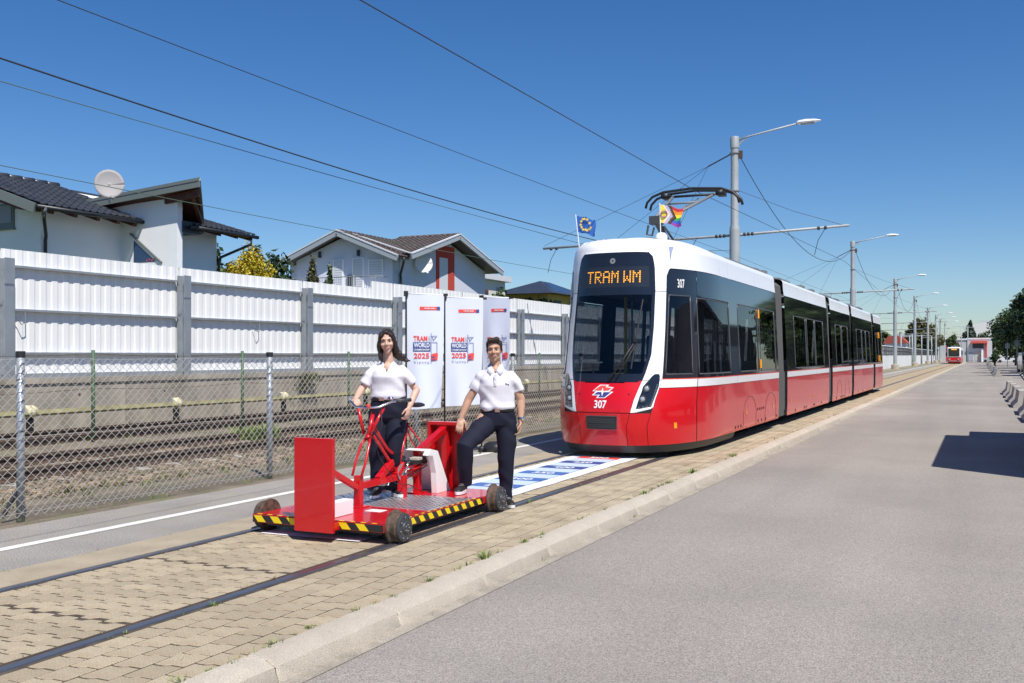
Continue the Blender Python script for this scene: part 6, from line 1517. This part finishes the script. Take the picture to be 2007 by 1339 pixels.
mb = MB(); mb.slab((.4, .8, 5.62), (.4, 5.6, 5.62), (-1.5, 4.9, 6.52), (-1.5, 2.8, 6.52), .08); mb.build('solar_panel', mat('solar_black', (.02, .03, .06), .2, spec=.7), h4)
for y_ in (1.2, 4.6):
    mb = MB(); mb.bx(-.02, .05, y_, y_+1.4, 3.4, 5.0); mb.build('window', M['grey_dark'], h4)
lp = empty('street_lamp', (-25.0, 67.6, 1.0), 'small grey street lamp above the barrier beside the yellow house', 'street lamp')
MB().tube([(0, 0, 0), (0, 0, 6.0)], .06, 8).build('pole', M['galv'], lp, True)
mb = MB(); mb.lathe((0, 0, 5.95), (0, 0, 1), [(.06, 0), (.32, .08), (.34, .14), (.1, .2)], 14); mb.build('lamp_head', M['grey_mid'], lp, True)
# ------------------------------------------------------------------ foliage
def leaf_cloud(name, blobs, n, size, m, parent, seed, elong=1.6, up=.3):
    """leaf-sized faces spread through the volume of many clumps"""
    r = np.random.default_rng(seed); bl = np.array(blobs); vol = bl[:, 3]*bl[:, 4]*bl[:, 5]; idx = r.choice(len(bl), n, p=vol/vol.sum())
    d = r.normal(size=(n, 3)); d /= np.linalg.norm(d, axis=1)[:, None]; rad = r.random(n)**.42
    c = bl[idx, :3]+d*rad[:, None]*bl[idx, 3:6]
    nr = d*.7+r.normal(size=(n, 3))*.6; nr[:, 2] += up; nr /= np.linalg.norm(nr, axis=1)[:, None]
    t = np.cross(nr, r.normal(size=(n, 3))); t /= np.linalg.norm(t, axis=1)[:, None]; b = np.cross(nr, t); s = size*(.6+.8*r.random(n))[:, None]
    V = np.stack([c-t*s*elong*.5, c+b*s*.5, c+t*s*elong*.5, c-b*s*.5], 1).reshape(-1, 3)
    me = bpy.data.meshes.new(name); me.vertices.add(n*4); me.vertices.foreach_set('co', V.ravel().astype(np.float32)); me.loops.add(n*4); me.loops.foreach_set('vertex_index', np.arange(n*4, dtype=np.int32)); me.polygons.add(n); me.polygons.foreach_set('loop_start', np.arange(0, n*4, 4, dtype=np.int32)); me.polygons.foreach_set('loop_total', np.full(n, 4, np.int32)); me.materials.append(m); me.update(); me.validate()
    return link_mesh(name, me, parent)
def leafmat(name, c, isl=.45, tr=.25):
    m = mat(name, c, .55, island=isl, spec=.35); return m
M['leaf'] = leafmat('leaf_green', (.050, .082, .022)); M['leaf2'] = leafmat('leaf_dark', (.030, .055, .018)); M['leaf_y'] = leafmat('leaf_yellow', (.42, .33, .02)); M['leaf_o'] = leafmat('leaf_olive', (.085, .085, .030)); M['leaf_p'] = leafmat('leaf_pine', (.035, .055, .035)); M['leaf_l'] = leafmat('leaf_light', (.085, .125, .03))
M['bark'] = mat('bark', (.10, .075, .055), .9, var=.3, vscale=6, bump=.5)
def tree(name, label, loc, h, rx, ry, crown0, m, n, size, seed, cat='tree', group=None, trunk=.14, cone=False, nb_=16):
    r = random.Random(seed); e = empty(name, loc, label, cat, group)
    mb = MB(); mb.tube([(0, 0, -.3), (.05, .02, crown0), (.1*rx*.3, .05, h*.6), (.05, .0, h*.88)], [trunk*1.3, trunk, trunk*.6, trunk*.2], 8)
    bl = []
    for k in range(nb_):
        t = (k+.5)/nb_; z = crown0+(h-crown0)*(.08+.9*t); w_ = (1-t)**.8+.10 if cone else math.sin(math.pi*(.16+.78*t))**.7
        a = r.uniform(0, 6.28); rr = r.uniform(.25, .75)*w_*(.6 if cone else 1); cs = (.42 if not cone else .62)*w_*r.uniform(.75, 1.2)+.06
        x, y = rr*rx*math.cos(a), rr*ry*math.sin(a); bl.append((x, y, z, rx*cs, ry*cs, (h-crown0)*(.16 if not cone else .10)*r.uniform(.8, 1.3)))
        zb = crown0+(z-crown0)*.45; mb.tube([(.04, .02, zb), (x*.6, y*.6, (z+zb)/2), (x, y, z)], [trunk*.45, trunk*.28, trunk*.12], 5)
    mb.build('trunk', M['bark'], e, True)
    leaf_cloud('crown', bl, n, size, m, e, seed); return e
tree('yellow_shrub', 'bright yellow conifer shrub above the barrier right of the near house', (-23.3, 27.9, 1.0), 4.05, 1.2, 1.2, .5, M['leaf_y'], 30000, .06, 3, 'shrub', nb_=60)
tree('garden_tree', 'dark green tree behind the yellow shrub', (-25.6, 28.0, 1.0), 4.7, 1.9, 1.9, .6, M['leaf'], 7000, .16, 4, nb_=20)
tree('garden_tree', 'low dark green bush tree left of the lilac house', (-29.0, 36.0, 1.0), 5.0, 1.8, 1.8, .6, M['leaf2'], 6000, .16, 5, nb_=20)
tree('thuja', 'taller slim green thuja in front of the lilac balcony', (-25.0, 34.0, 1.0), 4.6, .62, .62, .2, M['leaf_o'], 12000, .08, 6, cone=True, group='thujas in front of the lilac house', nb_=26)
tree('thuja', 'shorter slim green thuja in front of the lilac balcony', (-24.9, 35.0, 1.0), 4.3, .55, .55, .2, M['leaf'], 10000, .08, 7, cone=True, group='thujas in front of the lilac house', nb_=24)
for i, (x, y, h, rx, lab) in enumerate([(-34, 68, 5.6, 3.2, 'wide dark green tree right of the cream annex'), (-32, 73, 5.2, 2.6, 'small green tree between the cream annex and the street lamp'), (-31, 78, 4.9, 2.4, 'low green tree left of the yellow house'), (-50, 52, 8.6, 3.5, 'green tree showing beyond the lilac house, left side'), (-38, 62.5, 7.0, 2.4, 'green tree behind the cream annex')]):
    tree('garden_tree', lab, (x, y, 1.0), h, rx, rx, .8, [M['leaf'], M['leaf2'], M['leaf']][i % 3], 6000, .24, 20+i, nb_=20)
# ------------------------------------------------------------------ far white wall with glazed top
fw = empty('glazed_wall', (-9.75, 60, 0), 'long low white wall with glazed top beyond the tram', 'wall')
M['wallwhite'] = mat('white_wall_panel', (.66, .68, .70), .7, var=.05, vscale=.6)
for i in range(118):
    y0 = i*2.5
    if i < 12: continue
    mb = MB(); mb.bx(-.08, .0, y0+.03, y0+2.47, -.2, 1.62); mb.bx(.0, .03, y0+.03, y0+.12, -.2, 1.62); mb.bx(.0, .03, y0+.85, y0+.95, -.2, 1.62); mb.bx(.0, .03, y0+1.65, y0+1.75, -.2, 1.62); mb.build('wall_panel', M['wallwhite'], fw)
    mb = MB(); mb.bx(-.06, -.03, y0+.10, y0+2.40, 1.66, 2.58); mb.build('glass_pane', mat('frosted_pane', (.70, .74, .74), .3) if i == 12 else bpy.data.materials['frosted_pane'], fw)
    mb = MB(); mb.bx(-.08, .04, y0-.06, y0+.06, 1.62, 2.62); mb.bx(-.06, .02, y0+1.2, y0+1.27, 1.62, 2.6); mb.bx(-.06, .02, y0+.06, y0+2.44, 2.08, 2.13); mb.bx(-.09, .04, y0, y0+2.5, 1.60, 1.66); mb.build('glazing_bar', M['grey_dark'], fw)
    mb = MB(); mb.bx(-.10, .05, y0, y0+2.5, 2.58, 2.68); mb.build('top_rail', M['wallwhite'], fw)
# verge between the path and the wall
M['verge'] = mat('dry_verge', (.25, .22, .14), .95, var=.2, vscale=.8, stain=((.10, .14, .05), .4, .5, .65, .7))
tag(MB().bx(-9.75, -8.0, 55, 330, -.2, .03).build('verge', M['verge']), kind='structure')
# ------------------------------------------------------------------ far tram on the same track
ft = empty('tram', (-4.6, 200, 0), 'older white and red tram with orange display far down the line', 'tram')
mb = MB(); mb.bx(-1.15, 1.15, .1, 24, .25, 1.15); mb.build('lower_body', M['red'], ft, bevel=.12)
mb = MB(); mb.bx(-1.14, 1.14, .1, 24, 1.15, 3.05); ub = mb.build('upper_body', M['white'], ft, bevel=.2)
mb = MB(); mb.bx(-.92, .92, -.02, .12, 1.35, 2.85); wsf = mb.build('windscreen', M['blackgloss'], ub, bevel=.08)
mb = MB(); mb.bx(-.45, .45, -.04, -.02, 2.55, 2.72); mb.build('display', M['amber'], wsf)
mb = MB(); mb.bx(1.14, 1.16, 1, 23, 1.4, 2.5); mb.build('side_windows', M['blackgloss'], ub)
for x in (-.75, .75):
    mb = MB(); mb.lathe((x, .0, .85), (0, -1, 0), [(.16, -.1), (.14, .1)], 12); mb.build('headlight', M['lens'], ft)
mb = MB(); mb.bx(-1.1, 1.1, .0, .15, .45, .62); mb.build('bumper', M['grey_mid'], ft); mb = MB(); mb.bx(-.6, .6, 3, 6, 3.05, 3.3); mb.build('roof_box', M['roofgear'], ft)
mb = MB(); mb.bx(-1.0, 1.0, 1, 23.5, .05, .3); mb.build('underframe', M['black'], ft)
mb = MB(); mb.tube([(-.3, 4, 3.2), (0, 6, 4.2), (.0, 4.5, 5.0)], .05, 5); mb.tube([(-.8, 4.5, 5.0), (.8, 4.5, 5.0)], .04, 5); mb.build('pantograph', M['black'], ft)
# ------------------------------------------------------------------ depot hall at the end of the road
dh = empty('depot_hall', (-9, 262, 0), 'grey depot hall with red gate frame at the end of the road', 'hall')
M['hallgrey'] = mat('hall_grey', (.46, .47, .48), .8, var=.04, vscale=.3); M['hallred'] = mat('hall_red', (.50, .045, .04), .7)
mb = MB(); mb.bx(-.6, 5.6, 0, 30, 0, 5.2); mb.build('wall', M['hallgrey'], dh)
mb = MB(); mb.bx(1.3, 4.1, -.1, .05, 0, 4.5); gt_ = mb.build('gate_frame', M['hallred'], dh); mb = MB(); mb.bx(1.7, 3.7, -.15, -.1, 0, 2.9); mb.build('gate', M['grey_dark'], gt_)
mb = MB(); mb.bx(-.8, 5.8, -.2, 30, 5.2, 5.55); mb.build('roof_edge', M['wallwhite'], dh)
gb = empty('gate_building', (-3.2, 262, 0), 'pale two storey building with red awning at the road end', 'building')
mb = MB(); mb.bx(0, 5.4, 0, 12, 0, 5.3); mb.build('wall', mat('gate_wall', (.55, .56, .57), .8), gb)
mb = MB(); mb.bx(.9, 4.4, -1.2, .0, 4.4, 4.95); mb.build('awning', mat('awning_red', (.62, .09, .06), .6), gb)
mb = MB(); mb.bx(1.2, 3.6, -.06, 0, 3.2, 4.4); mb.build('window', M['grey_dark'], gb)
mb = MB(); mb.bx(1.7, 3.0, -.06, 0, .3, 2.6); mb.build('gate_door', mat('beige_door', (.50, .46, .41), .8), gb)
mb = MB(); mb.bx(.0, 1.4, -.08, 0, .3, 2.3); mb.build('glass_door', M['printgrey'], gb)
mb = MB(); mb.bx(3.1, 3.5, -.8, -.2, 0, 2.9); mb.build('pillar', M['white'], gb)
mb = MB(); mb.bx(3.9, 4.3, -.3, 0, 0, 4.4); mb.build('red_column', M['hallred'], gb)
mb = MB(); mb.bx(-.1, 5.5, -.1, 12, 5.3, 5.7); mb.build('roof_edge', M['wallwhite'], gb)
tb_ = empty('tower_block', (1.0, 420, 0), 'white tower block peeping out above the far pine trees', 'building')
mb = MB(); mb.bx(-4, 4.5, 0, 10, 0, 13.5); mb.build('wall', mat('tower_white', (.70, .70, .68), .8), tb_); mb = MB(); mb.bx(-7, -4, 0, 10, 0, 12); mb.build('side_wing', M['hallgrey'], tb_)
mb = MB(); mb.bx(-1.8, 1.8, 2, 6, 13.5, 14.8); mb.build('roof_house', M['hallgrey'], tb_)
rh = empty('red_roof_house', (-14.2, 172, 0), 'small white house with red tiled roof beyond the glazed wall', 'house')
mb = MB(); mb.bx(0, 3.2, 0, 6, 0, 3.6); mb.build('wall', M['plaster'], rh)
mb = MB(); mb.prism([(-.3, 3.5), (3.5, 3.5), (2.3, 4.7), (.6, 4.7)], 1, -.3, 6.3); mb.build('roof', mat('red_tile', (.34, .07, .045), .8), rh)
mb = MB(); mb.bx(2.1, 2.5, 1, 1.4, 4.4, 5.3); mb.build('chimney', M['grey_mid'], rh)
tree('large_tree', 'broad olive brown tree behind the far masts', (-12.1, 240, 0), 8.9, 4.0, 4.6, 1.0, M['leaf_o'], 12000, .42, 41, nb_=34, trunk=.25)
tree('pine_tree', 'dark pointed pine tree behind the depot gate building', (-2.9, 300, 0), 10.6, 2.4, 2.4, 3.0, M['leaf_p'], 5000, .5, 42, cone=True, trunk=.25)
tree('pine_tree', 'low dark pine left of the pointed one', (-4.6, 305, 0), 7.6, 1.6, 1.6, 2.0, M['leaf_p'], 3000, .5, 43, cone=True)
for i, (x, y, h, rx) in enumerate([(-6.2, 255, 6.0, 1.6), (.2, 330, 8.0, 2.8), (-13.5, 190, 4.6, 2.6), (-18, 215, 6, 3.5), (3.2, 330, 9, 3)]):
    tree('tree', ['small green tree rising above the depot hall roof', 'bushy green tree above the gate building', 'low green tree beside the red roofed house', 'green tree far behind the glazed wall', 'dark tree over the parked cars at the road end'][i], (x, y, 0), h, rx, rx, 1.2, M['leaf'], 2500, .4, 50+i)
# ------------------------------------------------------------------ distant depot masts behind the wall
for i, (px, y) in enumerate([(1766, 150), (1783, 170), (1788, 165), (1806.5, 190), (1826, 200), (1884.5, 235), (1897, 245)]):
    r_ = (px-1003.5)/1966; x = y/(cthe+r_*sthe)*(-sthe+r_*cthe); h = [4.6, 4.8, 4.8, 5.2, 5.1, 8, 8][i]
    e = empty('depot_pole', (x, y, 0), ['slim pole behind the glazed wall next to the third mast', 'first of two slim poles close together left of the fourth mast', 'second of two slim poles close together left of the fourth mast', 'slim pole in front of the olive brown tree, left one', 'slim pole in front of the olive brown tree, right one', 'tall thin pole beside the far tram', 'tall thin pole before the gate building'][i], 'pole')
    MB().tube([(0, 0, 0), (0, 0, h)], [.12, .08], 8).build('shaft', M['mast'], e, True); mb = MB(); mb.tube([(-1.6, 0, h-.3), (1.6, 0, h-.2)], .04, 5); mb.build('crossbar', M['galv'], e)
# ------------------------------------------------------------------ concrete barriers along the right of the road
jp = [(-.28, 0), (.28, 0), (.28, .06), (.15, .20), (.10, .54), (-.10, .54), (-.15, .20), (-.28, .06)]
M['jersey'] = mat('barrier_concrete', (.40, .375, .335), .9, var=.12, vscale=3, speck=.12, sscale=60)
jm = MB(); jm.prism(jp, 1, 0, 2.35); jme = jm.mesh('jersey_barrier', M['jersey'])
near = [(1.30, 23.4), (1.26, 27.5), (1.22, 31.0), (1.18, 35.5), (1.15, 39.6), (1.12, 43.4), (1.10, 47.0)]
lab = ['concrete traffic barrier out by the box truck, nearest to the camera', 'concrete traffic barrier cut by the right edge of the road view', 'second concrete traffic barrier, just inside the right edge', 'concrete traffic barrier showing its whole lit end, largest in full view', 'concrete traffic barrier overlapped by the largest one in full view', 'concrete traffic barrier last but one of the near row', 'last concrete barrier of the near row']
js = MB(); js.bx(-.05, .05, .0, .05, .3, .36); 
for (x, y), l in zip(near, lab):
    o = link_mesh('traffic_barrier', jme, None, (x, y, -.096)); o.rotation_euler = (0, 0, R(random.uniform(-1, 1))); tag(o, l, 'traffic barrier', 'concrete traffic barriers along the road')
for i in range(24):
    o = link_mesh('traffic_barrier', jme, None, (1.16-.006*i, 87+i*4.1*(1+.02*i), -.096)); tag(o, 'concrete traffic barrier in the far tight row along the road' if i else 'front barrier of the far row, its end face lit', 'traffic barrier', 'far row of concrete traffic barriers' if i else 'concrete traffic barriers along the road')
# ------------------------------------------------------------------ trees on the right, verge, parked vehicles
for i, (x, y, h, rx, n) in enumerate([(6.5, 90, 8.8, 3.6, 16000), (6.0, 103, 8.4, 3.6, 14000), (5.7, 118, 8.2, 3.7, 12000), (5.3, 136, 8.0, 3.8, 11000), (5.1, 156, 8.0, 4.0, 9000), (5.0, 182, 8.2, 4.4, 8000), (11.0, 118, 9.5, 4.5, 9000), (11, 145, 9.5, 5, 8000)]):
    tree('roadside_tree', ['nearest dark green roadside tree, at the right edge', 'second dark green roadside tree from the front', 'third dark green roadside tree from the front', 'fourth dark green roadside tree, over the parked dark van', 'fifth dark green roadside tree from the front', 'farthest roadside tree, its crown lowest and leftmost', 'tree of the back row behind the second roadside tree', 'tree of the back row behind the fourth roadside tree'][i], (x, y, 0), h, rx, rx, 1.5, M['leaf2'] if i % 2 else M['leaf'], n, .26, 70+i, group='roadside trees on the right', nb_=30, trunk=.17)
mb = MB(); mb.prism([(2.6, 76), (6.5, 74), (7.5, 92), (3.0, 98)], 2, -.1, .02); kv = tag(mb.build('verge_kerb', M['kerb']), kind='structure')
mb = MB(); mb.prism([(2.8, 76.4), (6.4, 74.4), (7.3, 91.6), (3.1, 97.5)], 2, .02, .05); tag(mb.build('verge_grass', M['garden']), kind='structure')
def vehicle(name, label, loc, rz, L, Wd, H, colr, hood, van=True, cat='car'):
    e = empty(name, loc, label, cat, 'vehicles parked under the trees', rz)
    body = [(-L/2, .25), (L/2, .25), (L/2+.02, .7), (L/2-.1, .95), (L/2-hood, 1.05), (L/2-hood-.5, H), (-L/2+.25, H), (-L/2+.02, 1.1)]
    mb = MB(); mb.prism([(y, z) for y, z in body], 0, -Wd/2, Wd/2); b = mb.build('body', mat(name+'_paint', colr, .3, coat=.6), e, bevel=.08)
    for sx_ in (-1, 1):
        mb = MB(); mb.bx(sx_*(Wd/2), sx_*(Wd/2+.006), -L/2+.35, L/2-hood-.55, 1.12, H-.18); mb.build('side_window', M['blackgloss'], b)
    mb = MB(); mb.bx(-Wd/2+.15, Wd/2-.15, -L/2-.02, -L/2+.12, 1.15, H-.2); mb.build('rear_window', M['blackgloss'], b)
    mb = MB(); mb.slab((-Wd/2+.12, L/2-hood+.01, 1.08), (Wd/2-.12, L/2-hood+.01, 1.08), (Wd/2-.18, L/2-hood-.48, H-.05), (-Wd/2+.18, L/2-hood-.48, H-.05), -.02); mb.build('windscreen', M['blackgloss'], b)
    for sx_ in (-1, 1):
        for yy in (-L/2+.8, L/2-.85):
            mb = MB(); mb.lathe((sx_*(Wd/2-.2), yy, .33), (sx_, 0, 0), [(.33, 0), (.33, .2), (.2, .21), (0, .2)], 18); mb.build('wheel', M['black'], e)
        mb = MB(); mb.bx(sx_*(Wd/2-.3), sx_*(Wd/2-.08), -L/2-.03, -L/2+.1, .75, 1.0); mb.build('tail_light', M['printred'], b)
    mb = MB(); mb.bx(-.26, .26, -L/2-.03, -L/2, .62, .74); mb.build('number_plate', M['whitebox'], b)
    return e
vehicle('parked_van', 'dark grey van parked in the shade of the roadside trees', (4.35, 112, -.1), R(4), 4.8, 1.9, 1.95, (.035, .037, .04), .9, cat='van')
vehicle('parked_car', 'dark car parked at the right edge nearer than the van', (4.1, 73, -.1), R(2), 4.4, 1.8, 1.5, (.02, .021, .024), 1.1)
vehicle('parked_car', 'white car parked at the road end left of the trees', (5.2, 255, -.1), R(88), 4.5, 1.8, 1.5, (.7, .71, .72), 1.1)
vehicle('parked_car', 'silver car parked at the road end behind the trunk', (2.2, 262, -.1), R(85), 4.4, 1.8, 1.45, (.4, .42, .44), 1.1)
bn = empty('litter_bin', (3.15, 82, -.1), 'dark waste container standing at the right edge beside the verge', 'bin')
mb = MB(); mb.prism([(-.4, 0), (.4, 0), (.46, 1.15), (-.46, 1.15)], 1, -.4, .4); mb.build('container', M['grey_dark'], bn, bevel=.04); mb = MB(); mb.prism([(-.5, 1.15), (.5, 1.15), (.38, 1.32), (-.38, 1.32)], 1, -.46, .46); mb.build('lid', M['black'], bn, bevel=.03)
bu = tree('small_bush', 'small round bush on a stem beside the far barrier row', (1.55, 150, -.1), 1.9, .55, .55, .7, M['leaf2'], 900, .16, 90, 'bush')
for i, (x, y) in enumerate([(3.0, 105), (2.8, 135)]):
    e = empty('sign_post', (x, y, -.1), ['thin grey sign post by the parked van', 'thin grey sign post near the bush'][i], 'post'); MB().tube([(0, 0, 0), (0, 0, 3.2)], .04, 8).build('tube', M['galv'], e); mb = MB(); mb.bx(-.25, .25, -.02, .02, 2.5, 3.1); mb.build('plate', M['grey_mid'], e)
# box truck standing just right of the view; its shadow lies on the road
bt_ = empty('box_truck', (2.45, 18.2, -.1), 'white box truck parked right of the road', 'truck')
mb = MB(); mb.bx(-1.34, 1.2, -3.4, 3.2, 1.0, 3.5); mb.build('box_body', M['white'], bt_, bevel=.03)
mb = MB(); mb.bx(-1.32, 1.15, 3.3, 4.85, .6, 2.75); mb.build('cab', M['white'], bt_, bevel=.12)
mb = MB(); mb.bx(-1.0, 1.0, -3.3, 4.6, .5, 1.0); mb.build('chassis', M['black'], bt_)
mb = MB(); mb.bx(-1.1, 1.0, 4.84, 4.87, 1.6, 2.5); mb.build('windscreen', M['blackgloss'], bt_)
for sx_ in (-1, 1):
    for y_ in (-2.2, 3.7):
        mb = MB(); mb.lathe((sx_*.85, y_, .45), (sx_, 0, 0), [(.45, 0), (.45, .28), (.25, .3), (0, .28)], 20); mb.build('wheel', M['black'], bt_)
# unseen hall added right of the road so the tram's windows mirror something dark
sh_ = empty('reflection_hall', (9.0, 36, -.1), 'unseen dark boarded hall added for the tram windows to mirror', 'hall')
M['clad'] = mat('dark_cladding', (.075, .080, .085), .7, var=.1, vscale=.5)
mb = MB(); mb.bx(.06, 11, 0, 48, 0, 5.0); mb.build('wall', M['clad'], sh_)
bme_ = MB().bx(-.02, .06, 0, 48, 0, .27).mesh('cladding_board', M['clad'])
for k in range(16): link_mesh('cladding_board', bme_, sh_, (0, 0, .12+k*.30))
mb = MB(); mb.bx(-.3, 11.3, -.3, 48.3, 5.0, 5.2); mb.build('roof', M['roofgear'], sh_)
for k in range(4):
    mb = MB(); mb.bx(-.06, .0, 5+k*11, 8.6+k*11, .1, 3.6); mb.build('roller_gate', M['galv'], sh_)
for x0, x1 in ((-1.28, -.09), (-.05, 1.14)):
    mb = MB(); mb.bx(x0, x1, -3.43, -3.405, 1.08, 3.42); d_ = mb.build('rear_door', M['white'], bt_, bevel=.01)
    for k in (.25, .75): MB().tube([(x0+(x1-x0)*k, -3.45, 1.1), (x0+(x1-x0)*k, -3.45, 3.4)], .016, 6).build('lock_bar', M['galv'], d_)
for x in (-1.15, 1.0):
    mb = MB(); mb.bx(x-.12, x+.12, -3.42, -3.36, .72, .90); mb.build('tail_light', M['printred'], bt_)
mb = MB(); mb.bx(-1.25, 1.1, -3.40, -3.3, .42, .56); mb.build('bumper_bar', M['galv'], bt_)
